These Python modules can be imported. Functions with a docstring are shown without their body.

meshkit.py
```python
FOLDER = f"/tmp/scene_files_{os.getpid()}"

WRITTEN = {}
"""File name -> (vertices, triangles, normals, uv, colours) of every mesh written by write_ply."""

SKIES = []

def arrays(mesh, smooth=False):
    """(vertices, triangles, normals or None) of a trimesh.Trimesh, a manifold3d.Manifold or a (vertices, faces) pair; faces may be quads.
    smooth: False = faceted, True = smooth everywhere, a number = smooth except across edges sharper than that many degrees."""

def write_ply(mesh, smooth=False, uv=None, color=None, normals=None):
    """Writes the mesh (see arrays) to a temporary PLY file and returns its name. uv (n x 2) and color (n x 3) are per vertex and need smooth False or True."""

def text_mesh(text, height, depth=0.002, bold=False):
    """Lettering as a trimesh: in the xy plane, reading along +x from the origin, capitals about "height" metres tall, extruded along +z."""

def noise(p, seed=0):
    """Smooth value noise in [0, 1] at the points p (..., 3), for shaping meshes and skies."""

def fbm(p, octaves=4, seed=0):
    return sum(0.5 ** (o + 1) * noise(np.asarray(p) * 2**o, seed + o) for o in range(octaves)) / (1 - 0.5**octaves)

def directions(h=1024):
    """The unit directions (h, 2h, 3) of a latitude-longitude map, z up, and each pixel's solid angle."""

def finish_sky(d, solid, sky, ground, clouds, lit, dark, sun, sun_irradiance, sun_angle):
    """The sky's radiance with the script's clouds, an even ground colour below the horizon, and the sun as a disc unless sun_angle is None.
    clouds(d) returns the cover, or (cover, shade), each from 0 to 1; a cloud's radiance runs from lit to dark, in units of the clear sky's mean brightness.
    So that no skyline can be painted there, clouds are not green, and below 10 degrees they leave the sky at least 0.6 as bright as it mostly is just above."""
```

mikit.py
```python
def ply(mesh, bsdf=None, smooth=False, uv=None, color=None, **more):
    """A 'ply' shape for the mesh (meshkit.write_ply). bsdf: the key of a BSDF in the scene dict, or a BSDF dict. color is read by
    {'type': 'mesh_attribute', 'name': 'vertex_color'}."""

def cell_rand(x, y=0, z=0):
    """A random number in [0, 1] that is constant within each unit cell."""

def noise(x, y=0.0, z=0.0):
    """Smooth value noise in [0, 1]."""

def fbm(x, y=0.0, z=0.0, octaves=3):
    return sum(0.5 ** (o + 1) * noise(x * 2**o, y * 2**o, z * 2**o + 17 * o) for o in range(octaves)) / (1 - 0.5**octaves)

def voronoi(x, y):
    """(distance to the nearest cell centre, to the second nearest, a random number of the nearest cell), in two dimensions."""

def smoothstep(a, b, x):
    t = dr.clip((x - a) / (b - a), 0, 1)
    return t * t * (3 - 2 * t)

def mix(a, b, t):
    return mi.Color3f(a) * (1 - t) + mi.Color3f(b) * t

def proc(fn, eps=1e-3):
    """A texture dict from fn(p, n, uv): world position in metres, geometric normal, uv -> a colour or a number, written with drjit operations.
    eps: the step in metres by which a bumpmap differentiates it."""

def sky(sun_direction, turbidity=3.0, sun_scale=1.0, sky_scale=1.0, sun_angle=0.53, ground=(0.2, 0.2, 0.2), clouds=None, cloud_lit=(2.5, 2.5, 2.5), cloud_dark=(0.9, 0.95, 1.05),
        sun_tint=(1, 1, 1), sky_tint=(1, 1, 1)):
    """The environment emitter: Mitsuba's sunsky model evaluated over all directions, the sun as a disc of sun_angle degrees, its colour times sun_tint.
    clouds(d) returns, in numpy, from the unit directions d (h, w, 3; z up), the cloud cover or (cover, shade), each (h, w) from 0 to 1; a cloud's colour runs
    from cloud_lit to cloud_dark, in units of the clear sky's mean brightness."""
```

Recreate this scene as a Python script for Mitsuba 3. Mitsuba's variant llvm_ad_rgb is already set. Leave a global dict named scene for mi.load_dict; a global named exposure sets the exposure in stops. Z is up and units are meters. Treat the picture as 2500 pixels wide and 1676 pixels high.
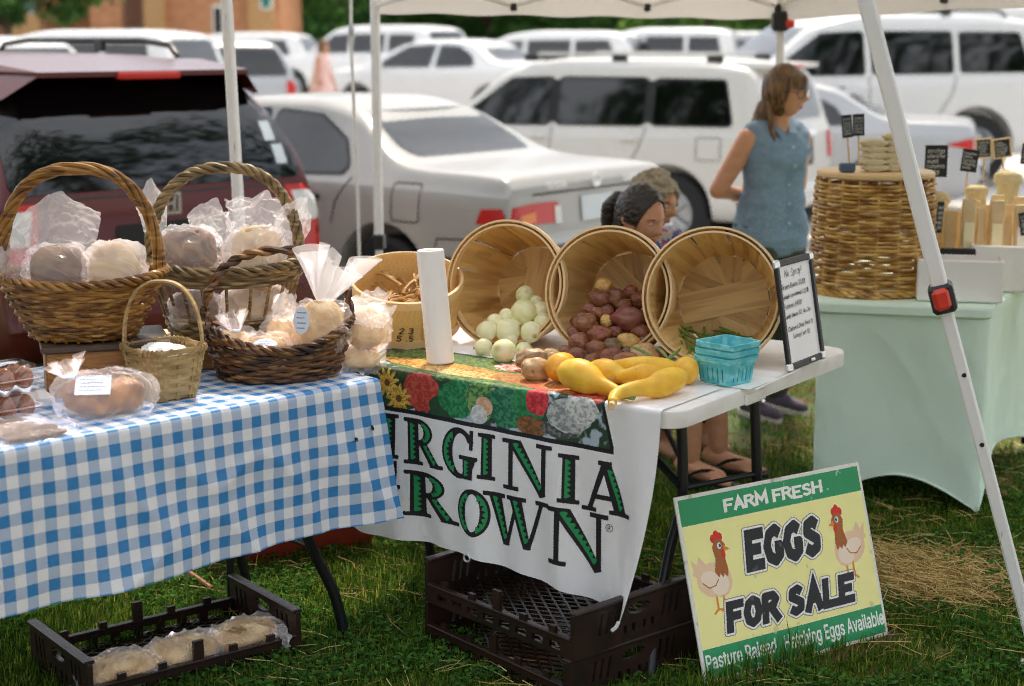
import math, random
import numpy as np
import trimesh
import manifold3d as m3
import shapely
from shapely.geometry import Polygon, LineString, Point, MultiPolygon, box as sbox
from shapely import affinity
from shapely.ops import unary_union
from scipy.spatial import Delaunay
from scipy.interpolate import PchipInterpolator
import drjit as dr
import mitsuba as mi
import mikit, meshkit
from mikit import proc, noise, fbm, voronoi, cell_rand, smoothstep, mix

T4 = mi.ScalarTransform4f
scene, labels = {}, {}
PI = math.pi
rnd = random.Random(7)
rng = np.random.default_rng(7)

# ------------------------------------------------------------------ camera, sky, exposure
CAM_H, PITCH = 1.63, math.radians(10.841)
scene['camera'] = {'type': 'thinlens', 'fov': 35.53, 'fov_axis': 'x', 'near_clip': 0.1, 'far_clip': 600.0,
    'aperture_radius': 0.0105, 'focus_distance': 4.28,
    'to_world': T4().look_at(origin=[0, 0, CAM_H], target=[0, math.cos(PITCH), CAM_H - math.sin(PITCH)], up=[0, 0, 1])}
scene['daylight'] = mikit.sky([0.10, 0.74, 1.12], turbidity=4, sun_scale=0.55, sky_scale=1.1, sun_angle=6.0,
    clouds=lambda d: 0.40 * np.clip(meshkit.fbm(d * [2.5, 2.5, 5.0], 4, 3) * 1.9 - 0.45, 0, 1) + 0.55,
    cloud_lit=(2.2, 2.2, 2.2), cloud_dark=(1.4, 1.41, 1.43), sun_tint=(0.97, 1.0, 1.04))
exposure = 2.55

# ------------------------------------------------------------------ materials
def lin(h):
    c = np.array([int(h[i:i + 2], 16) for i in (1, 3, 5)]) / 255.0
    return [float(q) for q in np.where(c <= 0.04045, c / 12.92, ((c + 0.055) / 1.055) ** 2.4)]

def tex(c):
    if isinstance(c, dict): return c
    if isinstance(c, str): c = lin(c)
    return {'type': 'rgb', 'value': [float(x) for x in np.broadcast_to(c, 3)]}

def M(name, color, rough=0.6, bump=None, bscale=0.001, **kw):
    b = {'type': 'principled', 'base_color': tex(color), 'roughness': rough, **kw}
    if bump is not None:
        b = {'type': 'bumpmap', 'tex': bump, 'scale': bscale, 'bsdf': b}
    scene[name] = {'type': 'twosided', 'bsdf': b}

VC = {'type': 'mesh_attribute', 'name': 'vertex_color'}
M('vcol', VC, 0.75)
M('vcol_soft', VC, 0.45)
M('vcol_gloss', VC, 0.28)
scene['leaf'] = {'type': 'principledthin', 'base_color': VC, 'roughness': 0.5, 'diff_trans': 1.0}

scene['leaf_far'] = {'type': 'principledthin', 'base_color': VC, 'roughness': 0.5, 'diff_trans': 1.5}

def grain(base, dark, fu=3.0, fv=60.0, amt=0.8):
    def fn(p, n, uv):
        g = fbm(uv.x * fu, uv.y * fv, 3.1, 3)
        s = smoothstep(0.35, 0.75, g)
        k = smoothstep(0.72, 0.8, noise(uv.x * 9, uv.y * 40, 8.0))
        return mix(base, dark, dr.clip(s * amt + k * 0.25, 0, 1))
    return proc(fn)

M('veneer', grain(lin('#dcb978'), lin('#b0834a'), 6, 90, 0.5), 0.5)
M('veneer_b', grain(lin('#cda766'), lin('#966d38'), 6, 90, 0.5), 0.5)
M('veneer_light', grain(lin('#e5cb94'), lin('#c09a5c'), 4, 70, 0.5), 0.5)
M('box_wood', grain(lin('#a0703a'), lin('#6e4520'), 3, 30, 0.7), 0.55)
M('dark_board', '#4a3a2e', 0.5)
def strand(a, b, c):
    def fn(p, n, uv):
        t = fbm(p.x * 19, p.y * 19, p.z * 42, 2)
        r = mix(a, b, smoothstep(0.3, 0.7, t))
        return mix(r, mi.Color3f(c), 0.8 * smoothstep(0.55, 0.85, noise(p.x * 34, p.y * 34, p.z * 150)))
    return proc(fn)
M('wicker_honey', strand(lin('#976a2e'), lin('#65401a'), lin('#b98d4a')), 0.38)
M('wicker_grey', strand(lin('#8d7650'), lin('#5e4c30'), lin('#a8936c')), 0.5)
M('wicker_dark', strand(lin('#6b4526'), lin('#2e1b10'), lin('#a37a46')), 0.38)
M('splint', strand(lin('#ae9262'), lin('#93774a'), lin('#bea472')), 0.5)
M('rattan', strand(lin('#c99f52'), lin('#94682f'), lin('#e2c386')), 0.36)
M('lid_wood', '#d8b987', 0.5)

M('white_plastic', '#e9e6e2', 0.35)
M('table_white', proc(lambda p, n, uv: mix(lin('#e9e6e1'), lin('#d5d1cb'), smoothstep(0.45, 0.8, fbm(p.x * 9, p.y * 9, p.z * 9, 4)))), 0.42)
M('white_metal', proc(lambda p, n, uv: mix(lin('#e8e6e4'), lin('#8f8c88'), smoothstep(.72, .80, fbm(p.x * 60, p.y * 60, p.z * 9, 3)))), 0.38)
M('black_metal', '#15161a', 0.38)
M('black_plastic', '#131417', 0.42)
M('crate_brown', proc(lambda p, n, uv: mix(lin('#2b1812'), lin('#1a0f0c'), smoothstep(0.3, 0.8, fbm(p.x * 14, p.y * 14, p.z * 14, 3)))), 0.4)
M('red_plastic', '#c8321f', 0.35)
M('tote_red', '#8a2c17', 0.5)
M('paper_white', '#eeecea', 0.6)
M('whiteboard', '#eeecee', 0.2)
M('ink', '#141318', 0.6)
M('silver', '#b9bcc0', 0.25, metallic=0.9)
M('chrome', '#dcdee0', 0.22, metallic=0.85)
def gingham(p, n, uv):
    k = 0.0565
    a = smoothstep(0.47, 0.53, dr.abs((uv.x / k) - dr.floor(uv.x / k) - 0.5) * 2)
    b = smoothstep(0.47, 0.53, dr.abs((uv.y / k) - dr.floor(uv.y / k) - 0.5) * 2)
    t = (a + b) * 0.5
    w = 0.9 + 0.1 * noise(uv.x * 1400, uv.y * 1400)
    return (mi.Color3f(lin('#e8e8ea')) * (1 - t) + mi.Color3f(lin('#3680bb')) * t) * w
M('gingham', proc(gingham), 0.42)
M('mint_cloth', proc(lambda p, n, uv: mi.Color3f(lin('#d3e8d8')) * (0.93 + 0.14 * noise(p.x * 700, p.y * 700, p.z * 700))), 0.7)
scene['tent_fabric'] = {'type': 'principledthin', 'base_color': tex('#e4e0dc'), 'roughness': 0.6, 'diff_trans': 0.55}
scene['bag_film'] = {'type': 'blendbsdf', 'weight': 0.31, 'a': {'type': 'thindielectric', 'int_ior': 1.5}, 'b': {'type': 'principledthin', 'base_color': tex('#f4f3f5'), 'roughness': 0.16, 'spec_trans': 0.25, 'diff_trans': 1.0, 'eta': 1.5}}
scene['bag_milky'] = {'type': 'blendbsdf', 'weight': 0.62, 'a': {'type': 'thindielectric', 'int_ior': 1.5}, 'b': {'type': 'principledthin', 'base_color': tex('#f6f5f7'), 'roughness': 0.2, 'spec_trans': 0.2, 'diff_trans': 1.0, 'eta': 1.5}}
scene['clear_shell'] = {'type': 'thindielectric', 'int_ior': 1.5}
def bread(a, b):
    return proc(lambda p, n, uv: mix(a, b, smoothstep(0.3, 0.75, fbm(p.x * 30, p.y * 30, p.z * 30, 3))))
M('bread_pale', bread(lin('#a5824f'), lin('#cdb07f')), 0.8)
M('bread_brown', bread(lin('#5e3010'), lin('#9c6628')), 0.6)
M('bread_dark', bread(lin('#4b3627'), lin('#75593f')), 0.8)
M('label_paper', '#d4dbe8', 0.6)
M('label_print', '#6b7890', 0.7)
M('egg_brown', proc(lambda p, n, uv: mix(lin('#7a4328'), lin('#9a5f3c'), fbm(p.x * 120, p.y * 120, p.z * 120, 2))), 0.3)
def pulp(p, n, uv):
    return mix(lin('#58b5bd'), lin('#86cfd2'), smoothstep(0.35, 0.75, fbm(p.x * 60, p.y * 60, p.z * 60, 3)))
M('pulp', proc(pulp), 0.85, bump=proc(lambda p, n, uv: fbm(p.x * 250, p.y * 250, p.z * 250, 2)), bscale=0.0008)

# cars
M('glass_dark', '#050607', 0.04, specular=0.9)
M('tyre', '#17181a', 0.7)
M('rim', '#a9acb0', 0.3, metallic=0.8)
def paint_bsdf(name, c, alpha=0.06):
    scene[name] = {'type': 'twosided', 'bsdf': {'type': 'roughplastic', 'distribution': 'ggx', 'alpha': alpha, 'int_ior': 1.6, 'nonlinear': False, 'diffuse_reflectance': tex(c)}}
paint_bsdf('paint_maroon', '#5c1a1c')
paint_bsdf('paint_champagne', '#b0aea8')
paint_bsdf('paint_pearl', '#d8d6d0')
paint_bsdf('paint_white', '#e8e8e7')
paint_bsdf('paint_silver', '#b8bbbf')
paint_bsdf('paint_black', '#101316')
M('trim_black', '#0e0f10', 0.45)
M('garnish', '#1c2024', 0.25)
M('lamp_red', '#c01b10', 0.15, clearcoat=1.0)
M('lamp_amber', '#e07a1c', 0.15, clearcoat=1.0)
M('lamp_clear', '#d8d8d4', 0.15, clearcoat=1.0)
M('plate_white', '#c9d2d6', 0.4)
M('seam', '#3c3a38', 0.8)

# people
M('skin', proc(lambda p, n, uv: mix(lin('#cf9a78'), lin('#b97f5f'), fbm(p.x * 35, p.y * 35, p.z * 35, 3))), 0.5)
M('lip', '#a5574c', 0.5)
M('eye_white', '#d9d4cf', 0.3)
M('iris', '#2b2119', 0.2)
M('hair_brown', proc(lambda p, n, uv: mix(lin('#3f2a17'), lin('#7d5a32'), smoothstep(0.3, 0.7, noise(p.x * 190, p.y * 190, p.z * 14)))), 0.42)
M('hair_black', proc(lambda p, n, uv: mix(lin('#15100d'), lin('#2f231b'), noise(p.x * 60, p.y * 200, p.z * 200))), 0.38)
M('hair_grey', proc(lambda p, n, uv: mix(lin('#7d6f5d'), lin('#b5a992'), noise(p.x * 160, p.y * 160, p.z * 160))), 0.6)
M('chambray', proc(lambda p, n, uv: mix(lin('#56718a'), lin('#8aa0b1'), smoothstep(0.25, 0.75, noise(p.x * 260, p.y * 260, p.z * 330)) * 0.7 + 0.3 * noise(p.x * 900, p.y * 900, p.z * 900))), 0.85)
M('trousers_green', '#3a3f30', 0.85)
M('shirt_dark', '#4b4540', 0.85)
M('floral', proc(lambda p, n, uv: dr.select(voronoi(p.x * 38 + p.y * 20, p.z * 38)[0] < 0.42, mix(lin('#a83560'), lin('#3d5a94'), smoothstep(0.3, 0.7, voronoi(p.x * 38 + p.y * 20, p.z * 38)[2])), mi.Color3f(lin('#b7b0a8')))), 0.85)
M('dress_pink', '#e3bdb4', 0.8)
M('shoe_purple', '#4b4052', 0.7)
M('sole_white', '#cfcac4', 0.6)

# ------------------------------------------------------------------ naming
def fresh(key):
    if key not in scene and key not in labels: return key
    k = 1
    while f'{key}_{k:03d}' in scene or f'{key}_{k:03d}' in labels: k += 1
    return f'{key}_{k:03d}'

def thing(name, label, cat, group=None, kind=None):
    k = fresh(name)
    labels[k] = {'label': label, 'category': cat}
    if group: labels[k]['group'] = group
    if kind: labels[k]['kind'] = kind
    return k

def part(parent, name, mesh, mat, smooth=35, label=None, kind=None, **kw):
    k = fresh(parent + '__' + name)
    scene[k] = mikit.ply(mesh, mat, smooth, **kw)
    if label: labels.setdefault(k, {})['label'] = label
    if kind: labels.setdefault(k, {})['kind'] = kind
    return k

def whole(key, mesh, mat, smooth=35, **kw):
    scene[key] = mikit.ply(mesh, mat, smooth, **kw)
    return key

# ------------------------------------------------------------------ mesh helpers
def R(ax, deg): return trimesh.transformations.rotation_matrix(math.radians(deg), {'x': [1, 0, 0], 'y': [0, 1, 0], 'z': [0, 0, 1]}[ax] if isinstance(ax, str) else ax)
def Tr(*v): return trimesh.transformations.translation_matrix(v[0] if len(v) == 1 else v)
def X(m, *mats):
    m = m.copy()
    t = np.eye(4)
    for a in mats: t = t @ a
    m.apply_transform(t)
    return m
def frame(o, ex, ey, ez):
    t = np.eye(4); t[:3, 0], t[:3, 1], t[:3, 2], t[:3, 3] = ex, ey, ez, o
    return t
def cat(*ms):
    ms = [x for a in ms for x in (a if isinstance(a, (list, tuple)) else [a])]
    return trimesh.util.concatenate(ms)
def tm(v, f): return trimesh.Trimesh(np.asarray(v, float), np.asarray(f, int), process=False)
def from_m(m):
    q = m.to_mesh(); return tm(q.vert_properties[:, :3], q.tri_verts)
def to_m(t): return m3.Manifold(m3.Mesh(np.asarray(t.vertices, np.float32), np.asarray(t.faces, np.uint32)))

def rbox(sx, sy, sz, r=0.004, c=(0, 0, 0)):
    """box with chamfered edges, centre c"""
    h = np.array([sx, sy, sz]) / 2
    r = min(r, *(h * 0.9))
    pts = []
    for s in np.ndindex(2, 2, 2):
        s = np.array(s) * 2 - 1
        for k in range(3):
            q = (h - r) * s; q[k] = h[k] * s[k]; pts.append(q)
    m = trimesh.convex.convex_hull(np.array(pts)); m.apply_translation(c)
    return m

def tube(path, r, n=8, closed=False, cap=True, squash=None):
    """round (or flattened: squash=(a, b)) tube along the points"""
    P = np.asarray(path, float); k = len(P)
    rad = np.broadcast_to(np.asarray(r, float), (k,))
    if closed: t = np.roll(P, -1, 0) - np.roll(P, 1, 0)
    else: t = np.gradient(P, axis=0)
    t /= np.linalg.norm(t, axis=1, keepdims=True) + 1e-12
    u = np.cross(t[0], [0, 0, 1.0])
    if np.linalg.norm(u) < 0.1: u = np.cross(t[0], [1.0, 0, 0])
    us = []
    for i in range(k):
        u = u - t[i] * (u @ t[i]); u /= np.linalg.norm(u) + 1e-12; us.append(u)
    us = np.array(us); ws = np.cross(t, us)
    a = np.arange(n) * 2 * PI / n
    sa, sb = squash or (1, 1)
    v = P[:, None] + rad[:, None, None] * (us[:, None] * (np.cos(a) * sa)[None, :, None] + ws[:, None] * (np.sin(a) * sb)[None, :, None])
    v = v.reshape(-1, 3); f = []
    for i in range(k if closed else k - 1):
        j = (i + 1) % k
        for q in range(n):
            b = (q + 1) % n
            f += [[i * n + q, i * n + b, j * n + b], [i * n + q, j * n + b, j * n + q]]
    if cap and not closed:
        v = np.vstack([v, P[0], P[-1]])
        for q in range(n):
            b = (q + 1) % n
            f += [[len(v) - 2, b, q], [len(v) - 1, (k - 1) * n + q, (k - 1) * n + b]]
    return tm(v, f)

def ribbon(path, side, w, th):
    """flat strip along the points, width along the vectors side, thickness th"""
    P = np.asarray(path, float); k = len(P)
    S = np.broadcast_to(np.asarray(side, float), P.shape)
    t = np.gradient(P, axis=0); N = np.cross(t, S); N /= np.linalg.norm(N, axis=1, keepdims=True) + 1e-12
    S = S / np.linalg.norm(S, axis=1, keepdims=True)
    c = [P + S * w / 2 + N * th / 2, P - S * w / 2 + N * th / 2, P - S * w / 2 - N * th / 2, P + S * w / 2 - N * th / 2]
    v = np.stack(c, 1).reshape(-1, 3); f = []
    for i in range(k - 1):
        for q in range(4):
            b = (q + 1) % 4
            f += [[i * 4 + q, i * 4 + b, i * 4 + 4 + b], [i * 4 + q, i * 4 + 4 + b, i * 4 + 4 + q]]
    f += [[0, 2, 1], [0, 3, 2], [k * 4 - 4, k * 4 - 3, k * 4 - 2], [k * 4 - 4, k * 4 - 2, k * 4 - 1]]
    return tm(v, f)

def lathe(prof, n=32):
    """revolve (r, z) points about z"""
    prof = np.asarray(prof, float); k = len(prof)
    a = np.arange(n) * 2 * PI / n
    v = np.stack([prof[:, None, 0] * np.cos(a), prof[:, None, 0] * np.sin(a), np.broadcast_to(prof[:, None, 1], (k, n))], -1).reshape(-1, 3)
    f = []
    for i in range(k - 1):
        for q in range(n):
            b = (q + 1) % n
            f += [[i * n + q, i * n + b, i * n + n + b], [i * n + q, i * n + n + b, i * n + n + q]]
    return tm(v, f)

def grid(fn, nu, nv, u0=0, u1=1, v0=0, v1=1):
    """open sheet from fn(U, V) -> (..., 3); returns mesh and the uv of each vertex"""
    U, V = np.meshgrid(np.linspace(u0, u1, nu), np.linspace(v0, v1, nv), indexing='ij')
    p = np.asarray(fn(U, V)).reshape(-1, 3)
    i = np.arange(nu * nv).reshape(nu, nv)
    a, b, c, d = i[:-1, :-1].ravel(), i[1:, :-1].ravel(), i[1:, 1:].ravel(), i[:-1, 1:].ravel()
    return tm(p, np.vstack([np.stack([a, b, c], 1), np.stack([a, c, d], 1)])), np.stack([U.ravel(), V.ravel()], 1)

def extrude(poly, h):
    ps = getattr(poly, 'geoms', [poly])
    return cat([trimesh.creation.extrude_polygon(p, h, engine='earcut') for p in ps if p.area > 1e-9])

def flat(poly, step):
    """polygon cut into even triangles: (n x 2 points, faces)"""
    pts, faces, base = [], [], 0
    for g in getattr(poly, 'geoms', [poly]):
        if g.geom_type != 'Polygon' or g.area < 1e-9: continue
        g = g.simplify(step * 0.02)
        P = []
        for ring in [g.exterior, *g.interiors]:
            r = shapely.segmentize(ring, step)
            P += list(r.coords)[:-1]
        x0, y0, x1, y1 = g.bounds
        inner = g.buffer(-step * 0.45)
        gx, gy = np.meshgrid(np.arange(x0, x1, step), np.arange(y0, y1, step))
        if not inner.is_empty and gx.size:
            ok = shapely.contains_xy(inner, gx.ravel(), gy.ravel())
            P += list(zip(gx.ravel()[ok], gy.ravel()[ok]))
        P = np.array(P)
        if len(P) < 3: continue
        t = Delaunay(P).simplices
        c = P[t].mean(1)
        t = t[shapely.contains_xy(g.buffer(1e-7), c[:, 0], c[:, 1])]
        pts.append(P); faces.append(t + base); base += len(P)
    return np.vstack(pts), np.vstack(faces)

def blob(rx, ry, rz, sub=3, amp=0.0, freq=3.0, seed=0):
    m = trimesh.creation.icosphere(sub)
    v = np.array(m.vertices)
    if amp: v = v * (1 + amp * (meshkit.fbm(v * freq + 10 + seed * 7.3, 3, seed) * 2 - 1))[:, None]
    m = tm(v * [rx, ry, rz], m.faces)
    return m

def chain(bones, edge=0.02, it=12, sub=()):
    """one continuous body: bones = [(p, r, q, s), ...], each the hull of two spheres"""
    def ball(p, r): return m3.Manifold.sphere(1.0, 20).scale([r] * 3 if np.isscalar(r) else list(r)).translate([float(c) for c in p])
    ms = [m3.Manifold.batch_hull([ball(p, r), ball(q, s)]) for p, r, q, s in bones]
    b = m3.Manifold.batch_boolean(ms, m3.OpType.Add).refine_to_length(edge)
    t = from_m(b); t = trimesh.Trimesh(t.vertices, t.faces, process=True)
    if it: trimesh.smoothing.filter_taubin(t, iterations=it)
    return t

def vcol(mesh, fn):
    return np.clip(np.array([fn(*p) for p in mesh.vertices]) if not callable(getattr(fn, 'vec', None)) else fn.vec(mesh.vertices), 0, 1)

# single stroke alphabet, on a 0..4 x 0..6 grid
GL = {}
def _g(ch, w, *st): GL[ch] = (w, [np.array(s, float).reshape(-1, 2) for s in st])
_g('A',4,[0,0,2,6,4,0],[.8,2.2,3.2,2.2]); _g('B',4,[0,0,0,6,2.6,6,3.4,5,2.6,3.2,0,3.2],[2.6,3.2,3.8,1.8,2.8,0,0,0])
_g('C',4,[4,5,2.6,6,.8,5.2,0,3,.8,.8,2.6,0,4,1]); _g('D',4,[0,0,0,6,2.2,6,4,4,4,2,2.2,0,0,0])
_g('E',3.5,[3.5,6,0,6,0,0,3.5,0],[0,3.1,2.6,3.1]); _g('F',3.5,[3.5,6,0,6,0,0],[0,3.1,2.6,3.1])
_g('G',4,[4,5,2.6,6,.8,5.2,0,3,.8,.8,2.6,0,4,1,4,2.6,2.4,2.6]); _g('H',4,[0,0,0,6],[4,0,4,6],[0,3,4,3])
_g('L',3.5,[0,6,0,0,3.5,0]); _g('M',5,[0,0,.3,6,2.5,2,4.7,6,5,0]); _g('N',4,[0,0,0,6,4,0,4,6]); _g('O',4,[2,6,.6,5.2,0,3,.6,.8,2,0,3.4,.8,4,3,3.4,5.2,2,6])
_g('P',4,[0,0,0,6,2.6,6,3.8,4.8,2.8,3,0,3]); _g('Q',4,[2,6,.6,5.2,0,3,.6,.8,2,0,3.4,.8,4,3,3.4,5.2,2,6],[2.4,1.6,4,-.4])
_g('R',4,[0,0,0,6,2.6,6,3.6,4.8,2.6,3.1,0,3.1],[1.8,3.1,4,0]); _g('S',4,[3.8,5,2.4,6,.7,5.4,.5,4,2,3.2,3.6,2.3,3.5,.7,1.8,0,.1,1]); _g('T',4,[0,6,4,6],[2,6,2,0])
for ch, w, st in [('a',3,[[3,3.2,1.4,3.8,.1,2.4,.3,.6,1.5,0,3,1.2],[3,3.8,3,0]]),('b',3,[[0,6,0,0],[0,2.6,1.6,3.8,3,2.4,2.6,.5,1.2,0,0,.8]]),('c',2.8,[[2.8,3.2,1.4,3.8,.1,2,1,.1,2.8,.6]]),('d',3,[[3,6,3,0],[3,3,1.4,3.8,.1,2,1,.1,3,1]]),('e',3,[[.1,2,3,2.2,2.2,3.7,.9,3.6,.1,2,.9,.1,2.8,.5]]),('g',3,[[3,3.2,1.4,3.8,.1,2.2,1.2,.4,3,1.6],[3,3.8,2.9,-1.4,1.4,-2,.2,-1.3]]),('h',3,[[0,6,0,0],[0,2.4,1.6,3.8,3,2.6,3,0]]),('i',.8,[[.4,3.8,.4,0],[.4,5,.4,5.3]]),('k',3,[[0,6,0,0],[2.6,3.8,0,1.6,2.8,0]]),('l',.8,[[.4,6,.4,0]]),('n',3,[[0,3.8,0,0],[0,2.4,1.6,3.8,3,2.6,3,0]]),('o',3,[[1.5,3.8,.2,2.6,.2,1.1,1.5,0,2.8,1.1,2.8,2.6,1.5,3.8]]),('p',3,[[0,3.8,0,-2],[0,2.8,1.6,3.8,3,2.4,2.2,.2,0,.8]]),('q',3,[[3,3.2,1.4,3.8,.1,2.2,1.2,.2,3,1.2],[3,3.8,3,-2]]),('r',2.4,[[0,3.8,0,0],[0,2.4,1,3.6,2.4,3.6]]),('s',2.6,[[2.5,3.3,1.2,3.8,.3,3,1.3,2,2.4,1.1,1.6,.1,.1,.5]]),('t',2.4,[[1.1,5.4,1.2,.4,2.4,.1],[0,3.8,2.4,3.8]]),('u',3,[[0,3.8,.1,.8,1.4,0,3,1.4],[3,3.8,3,0]]),('v',3,[[0,3.8,1.5,0,3,3.8]]),('w',4,[[0,3.8,1,0,2,3,3,0,4,3.8]]),('y',3,[[0,3.8,1.5,.2],[3,3.8,.6,-2]]),
              ('2',3.4,[[.1,5,1.6,6,3.2,5,2.8,3.4,0,0,3.4,0]]),('3',3.4,[[.2,5.4,1.8,6,3,4.8,1.4,3.3,3.2,2,2,0,0,.7]]),('4',3.4,[[2.6,0,2.6,6,0,2,3.4,2]]),('1',1.6,[[0,5,1,6,1,0]]),('5',3.4,[[3.2,6,.4,6,.2,3.4,2,3.8,3.3,2,2,0,0,.6]]),('6',3.4,[[3,5.8,1,4.4,.2,2,1.4,0,3.2,1.4,2,3.2,.4,2.2]]),('$',3.4,[[3.2,4.8,1.7,5.4,.4,4.3,3,2.2,1.8,.7,.2,1.2],[1.7,6.4,1.7,-.4]]),('/',2.4,[[0,-.4,2.4,6.4]]),('!',1,[[.7,6,.4,1.8],[.3,.3,.4,0]]),('(',1.6,[[1.4,6.4,.3,4,.3,2,1.4,-.4]]),(')',1.6,[[.2,6.4,1.3,4,1.3,2,.2,-.4]]),(',',1,[[.6,.4,.2,-1]]),('+',2.6,[[0,2.4,2.6,2.4],[1.3,1,1.3,3.8]]),('.',.8,[[.3,.3,.4,0]]),('&',3.6,[[3.6,0,.6,4.6,1.6,6,2.6,4.8,.3,1.8,1.3,0,3.4,2]])]:
    _g(ch, w, *st)
def handwrite(text, h, pen, slant=0.18, jit=0.25, seed=1, gap=1.5):
    """poly of handwriting, capitals h tall, from the origin"""
    r = random.Random(seed); x = 0; k = h / 6.0; out = []
    for ch in text:
        if ch == ' ' or ch not in GL: x += 2.6; continue
        w, st = GL[ch]
        dy = r.uniform(-jit, jit)
        for s in st:
            q = np.array([[x + a + slant * b + r.uniform(-jit, jit) * .5, b + dy + r.uniform(-jit, jit) * .5] for a, b in s]) * k
            out.append(LineString(q).buffer(pen / 2, quad_segs=2))
        x += w + gap
    return unary_union(out), x * k
# ------------------------------------------------------------------ ground
from scipy.interpolate import RBFInterpolator
_tp = np.array([(-1.5, 3, 0), (0, 4, 0), (1.5, 4, 0), (0, 5.3, 0), (2, 5.5, 0), (-1, 5.2, 0), (-3, 4, 0), (4, 5, 0), (0, -5, 0), (0, 1, 0), (1.2, 7.2, -.09),
    (-2.3, 8.6, -.19), (-4.2, 10.8, -.19), (-.2, 10, -.14), (-2.6, 11.9, -.14), (2.2, 14.3, -.24), (-.4, 15.7, -.24), (5.5, 19.4, -.06), (2, 18.8, -.06), (3.6, 16.5, -.16), (0, 26, 0),
    (-1.6, 37.4, .06), (-4.5, 38.6, .06), (10, 37, .05), (-15, 30, 0), (15, 20, -.05), (0, 60, .1), (60, 60, .1), (-60, 60, .1), (0, -40, 0), (40, -20, 0), (-40, -20, 0), (0, 130, .3), (90, 130, .3), (-90, 130, .3)], float)
_ti = RBFInterpolator(_tp[:, :2], _tp[:, 2], kernel='linear', smoothing=0.02)
def ground_z(x, y):
    x, y = np.broadcast_arrays(np.asarray(x, float), np.asarray(y, float))
    return _ti(np.stack([x.ravel(), y.ravel()], 1)).reshape(x.shape)
def lumps(x, y): return 0.012 * (meshkit.fbm(np.stack([x * 2.2, y * 2.2, x * 0], -1), 3, 5) - 0.5)
gx = np.concatenate([-np.geomspace(160, 3.1, 40), np.linspace(-3, 4, 150), np.geomspace(4.1, 160, 40)])
gy = np.concatenate([-np.geomspace(60, 1, 22), np.linspace(-0.5, 10, 190), np.geomspace(10.2, 220, 70)])
GXX, GYY = np.meshgrid(gx, gy, indexing='ij')
GZZ = ground_z(GXX, GYY) + lumps(GXX, GYY)
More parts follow.
